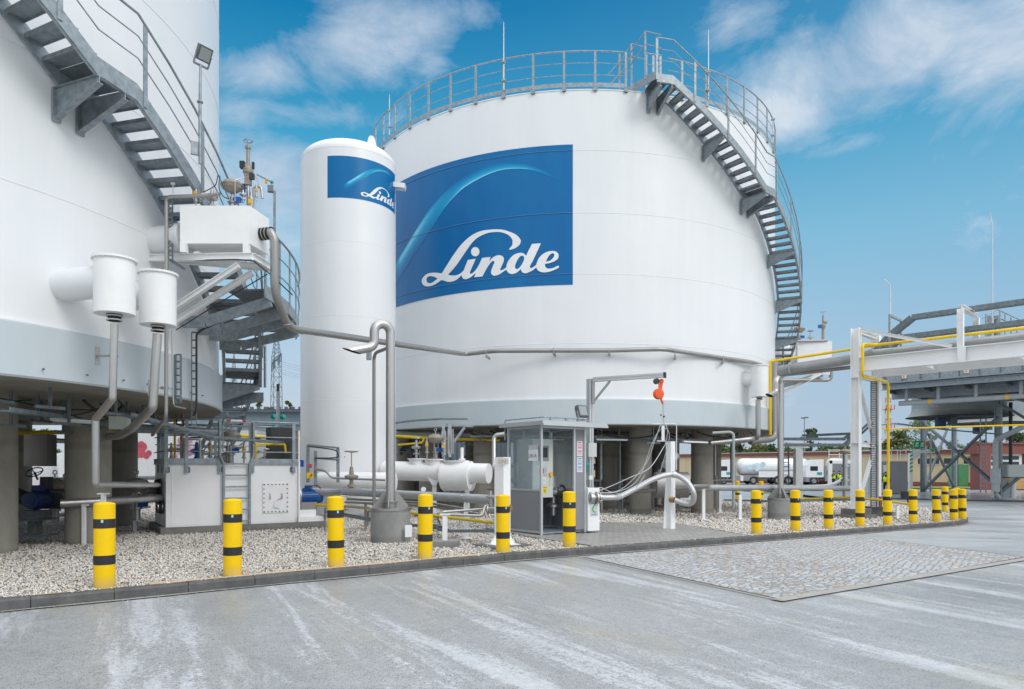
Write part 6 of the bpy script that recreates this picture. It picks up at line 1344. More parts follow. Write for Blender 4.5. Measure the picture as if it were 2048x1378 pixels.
for p_, q_, h_ in ((rp(.0, .14, 6.24), rp(.0, 1.86, 6.24), .16), (rp(.0, .14, 2.30), rp(.0, 1.86, 2.30), .16), (rp(3.14, .1, 6.58), rp(3.14, 1.9, 6.58), .13), (rp(.0, .14, 4.70), rp(.0, 1.86, 4.70), .18)): MB().ibeam(p_, q_, .16, h_, t=.015).build('cross_beam', MT['white_steel'], rk)
for a_, b_ in ((rp(.0, .2, 4.5), rp(.0, 1.8, 2.45)), (rp(.0, 1.8, 2.2), rp(.0, .2, g0 + .5)), (rp(.15, 0, 6.25), rp(2.9, 0, 5.35))): MB().ibeam(a_, b_, .11, .11, t=.012).build('brace', MT['white_steel'], rk)
for k in range(3): MB().ibeam(rp(1.9 + 2.6 * k, .15, 5.0), rp(1.9 + 2.6 * k, 1.85, 5.0), .14, .26, t=.018).build('cross_beam', MT['white_steel'], rk)
pipe('rack_main', [W(1545, 743, 27.6), rp(-.6, .8, 5.38), rp(.3, .8, 5.50)], .19, 'insul', 'fat grey insulated pipe between the logo tank and the white portal', rad=.4, joints=[(W(1580, 735.5, 26.9), (.7, -.7, 0))])
pipe('rack_main', [rp(.3, .8, 5.50), rp(9.5, .8, 5.56)], .145, 'insul', 'grey insulated pipe lying along the top of the white pipe bridge', rad=.4)
pipe('rack_third', [rp(.6, 1.35, 5.42), rp(9.5, 1.35, 5.44)], .08, 'stainless_dull', 'slimmer steel pipe behind the grey pipe on the white bridge')
pipe('rack_second', [W(1545, 752, 27.8), rp(-.3, 1.1, 5.15)], .08, 'stainless_dull', 'second thinner pipe just below the fat pipe left of the white bridge')
pipe('yellow_bridge_pipe', [W(1541, 723, 26.0), rp(-.3, .3, 5.66), rp(.3, .35, 5.72), rp(9.5, .45, 5.74)], .05, 'yellow', 'yellow pipe running above the fat grey pipe along the white bridge', rad=.15)
pipe('yellow_drop', [rp(.55, .34, 5.73), rp(.30, -.18, 5.72), rp(.30, -.25, 5.6), rp(.30, -.25, 4.72), rp(.30, -.15, 4.60), rp(.35, 1.9, 4.62), rp(.35, 2.15, 4.55), rp(.35, 2.2, 4.4), rp(.35, 2.2, g0 + .55), rp(.3, 2.1, g0 + .4)], .048, 'yellow', 'yellow pipe stepping down in front of the white portal columns', rad=.12)
pipe('yellow_low_pipe', [W(1560, 1000, 26), W(1700, 995, 24.9), W(1765, 1000, 23.5), W(1826, 1010, 22.5)], .04, 'yellow_pipe', 'low yellow pipe passing behind the bollards at the white portal', rad=.1)
tray([rp(-2.6, 1.9, 2.75), rp(-.4, 1.5, 2.75), rp(.0, 1.45, 3.1)], .3, 'upper cable tray reaching left from the white portal', h=.08)
tray([W(1560, 878, 27), W(1690, 878, 26.2), W(1712, 862, 26.2)], .3, 'long double cable tray between the logo tank and the white portal', h=.1, rung=.15)
tray([W(1560, 890, 26.4), W(1690, 890, 25.8), W(1710, 873, 25.8)], .3, 'lower long cable tray between the logo tank and the white portal', h=.1, rung=.15)
tray([rp(.1, 1.5, 5.6), rp(.69, 1.4, 6.18), rp(1.42, 1.3, 6.68), rp(9.6, 1.3, 6.72)], .34, 'upper cable tray climbing onto the top of the white bridge', h=.15, rung=.16)
tray([rp(.4, 1.15, 5.4), rp(1.1, 1.0, 5.98), rp(9.6, 1.0, 6.02)], .34, 'lower cable tray along the white bridge above the yellow pipe', h=.15, rung=.16)
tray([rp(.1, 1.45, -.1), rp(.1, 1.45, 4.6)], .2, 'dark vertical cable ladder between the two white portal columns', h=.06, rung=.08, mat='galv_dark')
tt = thing('tray_frame', 'small galvanised goal frame holding the cable trays near the portal', 'support frame', tuple(rp(.9, 1.2, 5.4)))
for b in (.55, 1.75): MB().bar(rp(.9, b, 5.6), rp(.9, b, 6.75), .06, .06, (.7, -.7, 0)).build('post', MT['galv'], tt)
MB().bar(rp(.9, .55, 6.72), rp(.9, 1.75, 6.72), .06, .08).build('cross_bar', MT['galv'], tt)
# post with white top frame behind (T support)
tt = thing('t_support', 'white T shaped steel pipe support between the far drum and the white portal', 'pipe support', tuple(W(1596, 1012, 28)))
x = W(1596, 900, 28).x; MB().ibeam(V(x, 28, gz(x, 28)), V(x, 28, 2.25), .28, .28, (0, 1, 0), .03).build('post', MT['white_steel'], tt); MB().ibeam(W(1572, 890, 28), W(1617, 891, 28), .25, .2, t=.03).build('top_beam', MT['white_steel'], tt)
tray([W(1570, 892, 27.2), W(1572, 1000, 27.2)], .25, 'dark vertical cable ladder right of the far gooseneck pipe', h=.1, rung=.15, mat='galv_dark')

# ---- sagging cables, hangers and small lines under the tanks
def clutter(c, r, a0, a1, n, where, zt):
    for i in range(n):
        a = rnd.uniform(a0, a1); b = a + rnd.uniform(8, 22); rr = r - rnd.uniform(.3, 2.6); z = zt - rnd.uniform(.05, .22); sag = rnd.uniform(.05, .35)
        P = [pol(c, rr, a + (b - a) * k / 10, z - sag * 4 * (k / 10) * (1 - k / 10)) for k in range(11)]
        solo(MB().tube(P, rnd.choice((.012, .018, .026)), 6), 'black_cable', MT['black'], 'black cable sagging beneath the ' + where, 'cable', tuple(P[0]), 'black cables sagging beneath the ' + where)
    for i in range(n):
        a = rnd.uniform(a0, a1); rr = r - rnd.uniform(.4, 3.0); z = zt - .03; h = rnd.uniform(.25, .6); p = pol(c, rr, a, z); q = p - V(0, 0, h); tg = V(math.cos(R(a)), math.sin(R(a)), 0)
        solo(MB().bar(p, q, .04, .04, (0, 1, 0)).bar(q - tg * .25, q + tg * .25, .04, .05), 'ceiling_hanger', MT['galv_dark'], 'small steel hanger fixed beneath the ' + where, 'hanger', tuple(p), 'steel hangers beneath the ' + where)
    for i in range(n // 2):
        a = rnd.uniform(a0, a1); rr = r - rnd.uniform(*((2.8, 5.2) if 'left' in where else (1.5, 4.2))); p = pol(c, rr, a, 0); g = gz(p.x, p.y); d = V(rnd.uniform(-1, 1), rnd.uniform(-1, 1), 0).normalized(); h1 = rnd.uniform(.5, 1.3)
        P = [V(p.x, p.y, g), V(p.x, p.y, g + h1), V(p.x, p.y, g + h1) + d * rnd.uniform(.5, 1.5)]; P.append(V(P[2].x, P[2].y, zt - .05))
        solo(MB().tube(smooth_path(P, .08), rnd.choice((.03, .045, .06)), 10), 'small_line', MT[rnd.choice(('stainless', 'stainless_dull', 'galv', 'insul'))], 'thin metal riser line among the columns beneath the ' + where, 'pipe', tuple(P[0]), 'riser lines beneath the ' + where)
clutter(C1, R1, 62, 112, 16, 'left tank', 2.8)
clutter(C2, R2, -38, 60, 26, 'logo tank', 2.86)
for k in range(7):
    a = (66, 71, 76, 80, 85, 90, 94)[k]; p = pol(C1, 8.06, a, 2.95); solo(MB().cyl(p, p + V(.02, -.01, 0), .016, n=8), 'anchor_bolt', MT['galv_dark'], 'small bolt head in the pale base ring of the left tank', 'bolt', tuple(p), 'bolt heads in the base ring of the left tank')
# ================================================================ air cooler bank at the right
du = V(.67, -.742, 0); dn = V(.742, .67, 0); D0 = V(22.4, 42.6, 0)
def dp(a, b, z): return D0 + du * a + dn * b + V(0, 0, z)
ac = thing('air_cooler', 'raised galvanised air cooler deck on braced steel legs with big fan rings beneath', 'air cooler', (29.8, 46.0, -.4)); an = math.atan2(du.y, du.x)
for b in (.1, 7, 14): MB().ibeam(dp(-.2, b, 6.30), dp(14, b, 6.30), .3, .3, t=.03).build('main_beam', MT['galv'], ac)
for k in range(8): MB().ibeam(dp(2 * k, .3, 6.2), dp(2 * k, 14, 6.2), .2, .4, t=.02).build('cross_beam', MT['galv_dark'], ac)
MB().bar(dp(-.2, 1.6, 5.95), dp(14, 1.6, 5.95), .05, .55).build('apron_sheet', MT['galv'], ac)
MB().box(dp(7, 7.2, 6.5), (14.4, 14.6, .04), an).build('deck_plate', MT['galv_dark'], ac)
MB().box(dp(6.9, -.05, 6.78), (14.2, .05, .42), an).box(dp(6.9, .0, 6.55), (14.2, .3, .08), an).build('edge_panel', MT['galv'], ac)
for k in range(15): MB().box(dp(k * .98, -.1, 6.78), (.06, .06, .5), an).build('edge_post', MT['galv_dark'], ac)
for k in (1.1, 4.3, 8.0, 11):
    jb = MB().box(dp(k, -.17, 6.86), (.22, .08, .26), an).build('junction_box', MT['lamp_white'], ac); MB().box(dp(k, -.22, 6.86), (.09, .02, .18), an).build('amber_label', MT['amber'], jb)
MB().box(dp(3.1, .6, 7.0), (1.5, .5, .3), an).build('blue_unit', MT['blue_box'], ac)
fans = [(29.9, 47.6), (36.9, 54.5), (36.6, 43.6)]
for x, y in fans:
    c = (x, y, 0)
    f = MB().lathe(c, [(2.72, 6.45), (2.72, 5.42)], 48).lathe(c, [(2.70, 5.42), (2.70, 6.45)], 48, mi=1).build('fan_ring', [MT['galv'], MT['fan_in']], ac)
    MB().lathe(c, [(2.73, 5.42), (2.78, 5.2), (2.9, 5.02), (3.1, 4.90), (3.12, 4.88)], 48).lathe(c, [(3.11, 4.87), (2.88, 5.0), (2.74, 5.2), (2.7, 5.42)], 48, mi=1).build('bell_mouth', [MT['fan_grey'], MT['fan_in']], f)
    mb = MB()
    for k in range(6):
        a = R(60 * k + 20); mb.bar(V(x, y, 5.55), V(x + 2.55 * math.cos(a), y + 2.55 * math.sin(a), 5.6), .4, .05)
    mb.build('fan_blades', MT['fan_in'], f)
    MB().bar(V(x - 2.6, y, 4.95), V(x + 2.6, y, 4.95), .25, .12).bar(V(x - .9, y - .1, 4.55), V(x - .9, y - .1, 4.95), .15, .15, (0, 1, 0)).box((x - .5, y - .2, 4.62), (.5, .3, .5)).build('motor_bracket', MT['galv_dark'], ac)
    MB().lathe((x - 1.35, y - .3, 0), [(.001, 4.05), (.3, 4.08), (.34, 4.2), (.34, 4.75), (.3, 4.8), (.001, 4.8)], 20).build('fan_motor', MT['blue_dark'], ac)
legs = [(31.3, 54.0), (29.8, 43.5), (38.0, 61.0), (24.0, 41.9), (33.6, 38.8)]
for x, y in legs[:3]:
    g = gz(x, y); MB().ibeam(V(x, y, g), V(x, y, 5.85), .34, .36, (.67, -.742, 0), .03).box((x, y, g + .02), (.6, .6, .04), an).build('leg', MT['galv'], ac)
L1, L2, L3 = [V(x, y, 0) for x, y in legs[:3]]
Z = lambda p, z: V(p.x, p.y, z)
for a, b in ((Z(L1, -.2), Z(L2, 4.6)), (Z(L1, 4.9), Z(L2, .3)), (Z(L1, -.2), Z(L1.lerp(L3, .9), 5.7)), (Z(L1, 4.8), Z(L3, -.2)), (Z(L2, -.1), Z(L2 + dn * 2.2 + du * 3.5, 3.6)), (Z(L2, 5.5), Z(L2 + du * 4 + dn * 1, 2.3))): MB().bar(a, b, .16, .16).build('brace', MT['galv_dark'], ac)
MB().prism([(0, 0), (.8, 0), (.9, .3), (.2, 1.2), (0, 1.2)], .03, Z(L2, -.35) + V(.15, 0, 0), (1, 0, 0), (0, 0, 1)).build('gusset', MT['galv'], ac)
for h in (1.1, .6): MB().tube([W(1965, 640, 44) + V(0, 0, h - 1), W(1995, 622, 46) + V(0, 0, h - 1), W(2060, 652, 44) + V(0, 0, h - 1)], .03, 6).build('guard_rail', MT['galv'], ac)
for px, y0 in ((1972, 628), (1986, 624), (2000, 620), (2010, 628), (2022, 634), (2034, 640)):
    MB().bar(W(px, y0 + 55, 45), W(px, y0, 45), .1 if px < 2005 else .05, .06, (0, 1, 0)).build('post', MT['galv'], ac)
for px in (1980, 1994): MB().cyl(W(px, 735, 46), W(px, 632, 46), .18, n=12).build('riser', MT['galv'], ac)
pipe('cooler_header_pipe', [dp(.5, .8, 5.35), dp(9.35, .8, 5.35), dp(9.35, .8, 5.1), W(1991, 880, 42.2), W(1991, 940, 42.2)], .15, 'pvc', 'grey plastic header pipe slung under the cooler deck and dropping beside a leg', rad=.3)
pipe('cooler_header_pipe', [dp(11.1, .6, 5.55), dp(14, .6, 5.6)], .16, 'pvc', 'short grey plastic pipe under the cooler deck at the right photo edge')
for i, q in enumerate((dp(2.2, .8, 5.35), dp(6.0, .8, 5.35))): solo(MB().cyl(q - du * .08, q + du * .08, .155, n=16), 'pipe_band', MT['amber'], 'orange band round the header pipe under the cooler deck, %s of two' % ('left', 'right')[i], 'pipe band', tuple(q))
for k in (.9, 2.6, 4.5, 6.6, 8.6): MB().cyl(dp(k, .8, 5.4), dp(k, .8, 6.15), .1, n=12).build('pipe_hanger', MT['pvc'], ac)
q = W(1991, 975, 42.2); g = gz(q.x, q.y)
solo(MB().cyl(V(q.x, q.y, .55), V(q.x, q.y, 1.45), .27, n=20).cyl(V(q.x, q.y, .05), V(q.x, q.y, .55), .22, n=20).tube([V(q.x, q.y, .05), V(q.x + .1, q.y, -.15), V(q.x + .25, q.y, -.33)], .11, 14), 'drain_collector', MT['pvc'], 'grey plastic drain collector at the bottom of the cooler drop pipe', 'drain', tuple(V(q.x, q.y, g)))
ld = thing('ladder', 'tall galvanised caged ladder under the cooler deck', 'ladder', tuple(W(1965, 985, 50)))
for px in (1961, 1972): MB().bar(W(px, 985, 50), W(px, 800, 50), .07, .07, (0, 1, 0)).build('side_rail', MT['galv'], ld)
for k in range(22): MB().bar(W(1961, 980 - 8.4 * k, 50), W(1972, 980 - 8.4 * k, 50), .03, .03).build('rung', MT['galv'], ld)
pipe('yellow_far_pipe', [W(1768, 858, 40), W(2060, 849.5, 36.5)], .042, 'yellow', 'thin yellow pipe crossing far right beneath the fan rings')
tray([W(1765, 850, 41), W(1790, 847, 41), W(1900, 860, 43.5), W(1995, 868, 43.3)], .25, 'dark cable tray sagging between portal and cooler leg', mat='galv_dark')
pipe('black_cable_duct', [Z(L2, 5.5) + V(.75, 0, 0), Z(L2, .9) + V(.75, 0, 0)], .1, 'black', 'thick black cable riser beside the right cooler leg')
solo(MB().cyl(Z(L2, -.38) + V(.9, 0, 0), Z(L2, .9) + V(.9, 0, 0), .16, n=14), 'guard_post', MT['lamp_white'], 'white round guard post at the foot of the right cooler leg', 'post', tuple(Z(L2, -.38) + V(.9, 0, 0)))
solo(MB().box(Z(L2, 1.3) + V(.85, -.2, 0), (1.1, .5, .75)), 'switch_cabinet', MT['cab_grey'], 'pale switch cabinet on the right cooler leg', 'cabinet', tuple(Z(L2, .9) + V(.85, -.2, 0)))
for i, (px, yb, yt, Y, lab) in enumerate(((1985, 612, 452, 44, 'very tall lightning rod rising above the white pipe bridge at the right'), (1780.5, 665, 570, 42, 'slim lightning rod with a bent tip above the portal column'))):
    P = [W(px, yb + 60, Y), W(px, yt, Y)] + ([W(px - 12, yt - 12, Y)] if i else [W(px - 5, yt - 28, Y)])
    solo(MB().tube(P, [.05, .03, .012], 6), 'lightning_rod', MT['alu'], lab, 'lightning rod', tuple(P[0]))
# yard island, far kerb, wet yard, verge
struct(drape([(20.5, 47), (60, 24), (60, 62), (22, 62)], -.05, 4), 'yard_apron', MT['asphalt'])
mb = MB(); n = 24
for i in range(n):
    a = V(20.5, 47, 0).lerp(V(60, 24, 0), i / n); b = V(20.5, 47, 0).lerp(V(60, 24, 0), (i + 1) / n); a.z = gz(a.x, a.y) - .11; b.z = gz(b.x, b.y) - .11; mb.bar(a, a.lerp(b, .99), .16, .17)
struct(mb, 'far_kerb', MT['kerb'])
struct(drape([(-60, 44), (20, 44), (20, 62), (80, 62), (110, 90), (110, 160), (-90, 160), (-90, 60)], -.17, 8), 'yard', MT['asphalt'])
struct(drape([(14, 68), (60, 68), (64, 75), (14, 79)], -.10, 6), 'grass_verge', MT['grass'])
# far building
A_ = V(28.6, 100, 0); B_ = V(47.5, 77, 0); wd = (B_ - A_).normalized(); wn = V(wd.y, -wd.x, 0) * -1
if wn.y > 0: wn = -wn
def wp(px, off=0):
    m = (px - 1024) / F; t = (m * A_.y - A_.x) / (wd.x - m * wd.y); return t
bd = thing('long_building', 'long low cream building with a dark red roof band and green doors', 'building', (A_.x, A_.y, -.4))
wan = math.atan2(wd.y, wd.x)
def wbox(t0, t1, z0, z1, off, th): c = A_ + wd * ((t0 + t1) / 2) + wn * off; return (c.x, c.y, (z0 + z1) / 2), (t1 - t0, th, z1 - z0), wan
t0, t1 = wp(1395) - 25, wp(1962)
wl = MB().box(*wbox(t0, t1, -.5, 3.0, -5, 10)).build('wall', MT['cream'], bd)
MB().box(*wbox(t0 - .3, t1 + .3, 3.0, 3.42, -5, 10.5)).build('roof_band', MT['fascia'], bd)
MB().box(*wbox(t0 - .4, t1 + .4, 3.42, 3.5, -5, 10.8)).build('roof', MT['roof_light'], bd)
MB().box(*wbox(t0, t1, -.5, -.1, .02, .06)).build('base_band', MT['fascia'], bd)
for a, b in ((1888, 1906.5), (1908, 1916), (1928, 1947), (1954, 1975), (1836, 1878), (1500, 1530), (1585, 1612)): 
    w = MB().box(*wbox(wp(a), wp(b), 1.9, 2.5, .01, .05)).build('window', MT['win_dark'], bd); MB().box(*wbox(wp(a) - .08, wp(b) + .08, 1.8, 1.89, .03, .12)).build('sill', MT['roof_light'], w)
for a, b in ((1897, 1936.5), (1964, 1986)): 
    w = MB().box(*wbox(wp(a), wp(b), -.45, 1.85, .03, .1)).build('door', MT['door_green'], bd); MB().box(*wbox((wp(a) + wp(b)) / 2 - .03, (wp(a) + wp(b)) / 2 + .03, -.45, 1.85, .085, .012)).build('door_gap', MT['dark'], w)
q = A_ + wd * wp(1951) + wn * .05 + V(0, 0, 1.15)
mb = MB().tube([q + wd * .28 * math.cos(R(a)) + V(0, 0, .28 * math.sin(R(a))) for a in range(0, 360, 24)], .035, 6, closed=True); mb.bar(q + wd * -.18 + V(0, 0, .18), q + wd * .18 + V(0, 0, -.18), .05, .05); mb.build('prohibition_sign', MT['red'], bd)
MB().box(*wbox(wp(1935), wp(1962), 2.72, 2.8, .4, .8)).build('canopy', MT['roof_light'], bd)
gb = thing('garage', 'dark red garage with a half raised white roller door at the right photo edge', 'building', (44, 64, -.4))
X0 = (1961 - 1024) / F * 62
MB().box((X0 + .45, 62.7, 1.5), (.9, 1.4, 4.0)).box((X0 + 12, 62.9, 1.5), (16, 1.4, 4.0)).box((X0 + 3, 62.7, 3.1), (6.5, 1.2, .82)).build('wall', MT['fascia'], gb)
MB().box((X0 + 6, 62.8, 3.6), (12.3, 1.7, .15)).build('roof', MT['fascia'], gb)
dr = MB().box((X0 + 2.4, 62.4, 1.75), (3.0, .06, 1.9)).build('roller_door', MT['truck_white'], gb); MB().box((X0 + 2.4, 62.35, 2.35), (2.4, .05, .32)).box((X0 + 2.4, 62.35, 1.85), (2.4, .05, .32)).build('door_windows', MT['win_dark'], dr)
MB().box((X0 + 2.4, 62.8, .35), (3.2, .3, 1.6)).build('opening', MT['black'], gb)
solo(MB().box((X0 + 3.0, 61.6, .1), (1.7, .8, .95)), 'timber_crate', MT['timber'], 'orange timber crate under the half raised roller door', 'crate', (X0 + 3, 61.6, -.4))
# tanker trucks
def truck(px_front, Y, L, label):
    x0 = (px_front - 1024) / F * Y; g = gz(x0, Y) - .17; c = lambda x, y, z: V(x0 + x, Y + y, g + z)
    t = thing('tanker_truck', label, 'tanker truck', tuple(c(0, 0, 0)), 'white tanker trucks parked by the far building')
    mb = MB().prism([(0, .95), (.15, 2.2), (.55, 2.95), (2.2, 3.05), (2.2, .95)], 2.3, c(0, 1.15, 0), (1, 0, 0), (0, 0, 1)) if False else MB()
    P = [(0, .9), (0, 1.7), (.12, 2.3), (.6, 2.75), (.8, 2.95), (2.1, 3.05), (2.1, .9)]
    A = [c(x, -1.2, z) for x, z in P]; B = [c(x, 1.2, z) for x, z in P]; n = len(P)
    mb.add(A + B, [tuple(range(n)), tuple(range(n, 2 * n))[::-1]] + [(i, n + i, n + (i + 1) % n, (i + 1) % n) for i in range(n)]); cab = mb.build('cab', MT['truck_white'], t)
    MB().box(c(.95, -1.21, 1.95), (.9, .02, .55)).build('side_window', MT['win_dark'], cab); MB().box(c(1.6, -1.215, 1.35), (.6, .02, .32)).build('door_decal', MT['teal'], cab)
    MB().box(c(.75, 0, .62), (1.5, 2.3, .55)).box(c(2.35, 0, 1.5), (.25, 2.2, 1.5)).box(c(3.6, -1.0, .75), (2.6, .35, .6)).box(c(4.5, 0, .75), (5, .9, .3)).build('chassis', MT['panel_grey'], t)
    MB().box(c(3.2, -1.0, .75), (.35, .37, .62)).build('step_plate', MT['truck_white'], t)
    a, b = c(3.0, 0, 2.15), c(L, 0, 2.15)
    mb = MB().tube([a, c(3.25, 0, 2.15), c(3.6, 0, 2.15), c(L - .5, 0, 2.15), c(L - .12, 0, 2.15), b], [.5, .95, 1.05, 1.05, .95, .55], 32); tk = mb.build('tank', MT['truck_white'], t)
    MB().box(c((L + 5) / 2, -1.0, 1.25), (L - 5.6, .12, .75)).build('side_skirt', MT['truck_white'], t); MB().box(c((L + 4) / 2, -1.075, 1.68), (L - 5, .02, .06)).build('stripe', MT['panel_grey'], t)
    MB().add([c(L * .83 + x, -1.062 + (.0 if z < .2 else .02), 2.2 + z) for x, z in ((0, 0), (1.4, 0), (1.4, .45), (0, .45))], [(0, 1, 2, 3)]).build('logo_square', MT['teal'], tk)
    mb = MB()
    for k in range(3): mb.box(c(L * .73, -1.07, 2.45 - .17 * k), (1.5 - .2 * k, .02, .05))
    mb.build('lettering_lines', MT['pale_blue'], tk)
    mb = MB()
    for k in range(11): mb.disc(c(L * .42 + rnd.uniform(-1.3, 1.0), -1.07 - .002 * k, 2.2 + rnd.uniform(-.4, .35)), rnd.uniform(.10, .34), 14, (0, -1, 0))
    mb.build('picture_patch', MT['splash'], tk)
    MB().box(c(L - .1, 0, .95), (.25, 2.3, .55)).build('rear_bumper', MT['panel_grey'], t); MB().box(c(L - .02, -.9, 1.0), (.12, .4, .2)).build('tail_light', MT['red'], t); MB().box(c(L, -.6, 1.5), (.1, .35, .4)).build('hazard_plate', MT['orange'], t)
    for wx in (.95, 4.6, L - 4.0, L - 2.75, L - 1.5):
        for s in (-1, 1):
            w = MB().lathe(c(wx, s * 1.05, .5), [(.28, -.14), (.46, -.15), (.5, -.1), (.5, .1), (.46, .15), (.28, .14)], 24, axis=(0, s, 0)).build('wheel', MT['tyre'], t)
            MB().lathe(c(wx, s * 1.05, .5), [(.001, .06), (.12, .1), (.2, .04), (.29, .13)], 18, axis=(0, s, 0)).build('rim', MT['stainless'], w)
    mb = MB()
    for wx in (.95, 4.6, L - 4.0, L - 2.75, L - 1.5): mb.lathe(c(wx, -1.0, .5), [(.56, -.2), (.56, .18)], 16, axis=(0, -1, 0), a0=90, a1=270) 
    mb.build('mudguard', MT['panel_grey'], t)
truck(1426, 88, 11.6, 'white tanker truck at the left of two, its cab hidden behind a concrete column')
truck(1604, 86, 14.2, 'white tanker truck with its cab showing right of the T shaped support')
# second filling kiosk, people
k2 = thing('filling_kiosk', 'plain grey filling kiosk with a railed roof behind the white portal columns', 'kiosk', tuple(W(1770, 987, 52)))
xa, xb = W(1725, 0, 53).x, W(1818, 0, 52).x; MB().box(((xa + xb) / 2 + .7, 53.2, .78), (xb - xa - 1.5, 2.2, 2.36)).build('wall', MT['panel_grey'], k2)
MB().box((xa + .7, 53.0, .78), (.06, 1.8, 2.36)).box((xa + 1.4, 52.2, .78), (.06, .06, 2.36)).box((xa + .7, 52.2, 1.98), (1.5, .1, .1)).box((xa + .7, 52.2, .2), (1.4, .05, 1.15)).build('frame', MT['alu'], k2)
MB().box((xa + 1.0, 52.25, 1.35), (1.1, .02, 1.1)).build('window_pane', MT['glass'], k2); MB().box((xa + 1.35, 52.2, 1.4), (.45, .01, .55)).build('notice', MT['paper'], k2)
for h in (.75, .4): MB().tube([W(1725, 921, 52) + V(0, 0, h), W(1815, 921, 52.5) + V(0, 0, h)], .025, 6).build('roof_rail', MT['lamp_white'], k2)
for px in (1752, 1783, 1795, 1801, 1812): MB().cyl(W(px, 921, 52.2), W(px, 921, 52.2) + V(0, 0, .75), .022, n=6).build('post', MT['lamp_white'], k2)
kk = thing('loading_bay', 'white framed loading bay doorway where people in yellow vests stand', 'loading bay', tuple(W(1672, 975, 68)))
MB().box(W(1660, 949, 68) , (.32, .3, 2.7)).box(W(1688, 924, 68), (2.9, .3, .3)).box(W(1712, 949, 68), (.3, .3, 2.7)).build('frame', MT['truck_white'], kk); MB().box(W(1688, 950, 69.2), (2.5, .1, 2.5)).build('back_panel', MT['panel_grey'], kk)
for h in (.55, 1.0): MB().tube([W(1657, 920, 68) + V(0, 0, h - .05), W(1715, 920, 68) + V(0, 0, h - .05)], .03, 6).build('roof_rail', MT['lamp_white'], kk)
for px in (1658, 1679): MB().cyl(W(px, 920, 68), W(px, 920, 68) + V(0, 0, 1.0), .03, n=6).build('post', MT['lamp_white'], kk)
pipe('filling_hose', [W(1560, 975, 45), W(1650, 972, 45), W(1668, 968, 45), W(1682, 960, 45), W(1695, 950, 45)], .10, 'cable_grey', 'pale filling hose rising towards the loading bay', 'hose', rad=.5)
vv = thing('tall_valve', 'tall valve column with a tan actuator left of the white portal', 'valve', tuple(W(1690, 1000, 30)))
p = W(1690, 1005, 30); MB().cyl(p, p + V(0, 0, 2.1), .10, n=14).cyl(p + V(0, 0, .9), p + V(0, 0, 1.0), .16, n=16).cyl(p + V(0, 0, 1.5), p + V(0, 0, 1.58), .16, n=16).build('valve_body', MT['stainless'], vv)
MB().lathe(p, [(.08, 2.05), (.20, 2.08), (.23, 2.14), (.23, 2.18), (.16, 2.24), (.05, 2.26), (.05, 2.5), (.001, 2.5)], 20).build('actuator', MT['bronze'], vv)
def person(pos, face, pose, label, vest=True):
    g = Vector(pos); t = None; rz = Matrix.Rotation(face, 4, 'Z'); Q = lambda x, y, z: rz @ V(x, y, z)
    pts = {'pel': (0, 0, .95), 'che': (0, .0, 1.32), 'nek': (0, .01, 1.50), 'hed': (0, -.02, 1.60), 'top': (0, -.02, 1.74), 'hl': (-.10, 0, .90), 'hr': (.10, 0, .90), 'kl': (-.12, -.04, .50), 'kr': (.13, .02, .50), 'al': (-.13, .03, .09), 'ar': (.15, .06, .09), 'tl': (-.14, -.14, .05), 'tr': (.17, -.12, .05), 'sl': (-.19, 0, 1.42), 'sr': (.19, 0, 1.42)}
    pts.update(pose)
    ks_ = list(pts); R_ = dict(pel=.15, che=.155, nek=.062, hed=.095, top=.07, hl=.10, hr=.10, kl=.062, kr=.062, al=.045, ar=.045, tl=.042, tr=.042, sl=.062, sr=.062, el=.045, er=.045, wl=.032, wr=.032, fl=.038, fr=.038)
    E = [('pel', 'che'), ('che', 'nek'), ('nek', 'hed'), ('hed', 'top'), ('pel', 'hl'), ('pel', 'hr'), ('hl', 'kl'), ('hr', 'kr'), ('kl', 'al'), ('kr', 'ar'), ('al', 'tl'), ('ar', 'tr'), ('che', 'sl'), ('che', 'sr'), ('sl', 'el'), ('sr', 'er'), ('el', 'wl'), ('er', 'wr'), ('wl', 'fl'), ('wr', 'fr')]
    def grow(names, edges, rad, nm, lev=1):
        me = bpy.data.meshes.new('t'); me.from_pydata([tuple(Q(*pts[k])) for k in names], [(names.index(a), names.index(b)) for a, b in edges], [])
        o = bpy.data.objects.new('t', me); COL.objects.link(o); m = o.modifiers.new('s', 'SKIN'); s = o.modifiers.new('u', 'SUBSURF'); s.levels = lev; s.render_levels = lev
        for i, k in enumerate(names): o.data.skin_vertices[0].data[i].radius = (rad[k], rad[k] * (.72 if k in ('pel', 'che') else 1))
        o.data.skin_vertices[0].data[0].use_root = True
        bpy.context.view_layer.update(); r = bpy.data.meshes.new_from_object(o.evaluated_get(bpy.context.evaluated_depsgraph_get())); bpy.data.objects.remove(o); bpy.data.meshes.remove(me); return r
    me = grow(ks_, E, R_, 'person'); me.name = 'person'
    for m in ('cloth_dark', 'skin'): me.materials.append(MT[m])
    hd = Q(*pts['hed']); fl, fr_ = Q(*pts['fl']), Q(*pts['fr'])
    for p in me.polygons: p.material_index = 1 if (p.center.z > 1.53 or (p.center - fl).length < .09 or (p.center - fr_).length < .09) else 0; p.use_smooth = True
    o = bpy.data.objects.new('person', me); COL.objects.link(o); o.location = g; BASE[o] = Vector((0, 0, 0)); tag(o, label, 'person')
    if vest:
        nm = ['pel', 'che', 'sl', 'sr']; vm = grow(nm, [('pel', 'che'), ('che', 'sl'), ('che', 'sr')], dict(pel=.185, che=.19, sl=.085, sr=.085), 'v'); vm.materials.append(MT['hivis'])
        v = bpy.data.objects.new('safety_vest', vm); COL.objects.link(v); v.parent = o
        for p in vm.polygons: p.use_smooth = True
    b = MB().sphere(tuple(Q(0, .0, 1.70)), .102, 12, (1, 1.05, .8)); b.build('hair', MT['hair'], o)
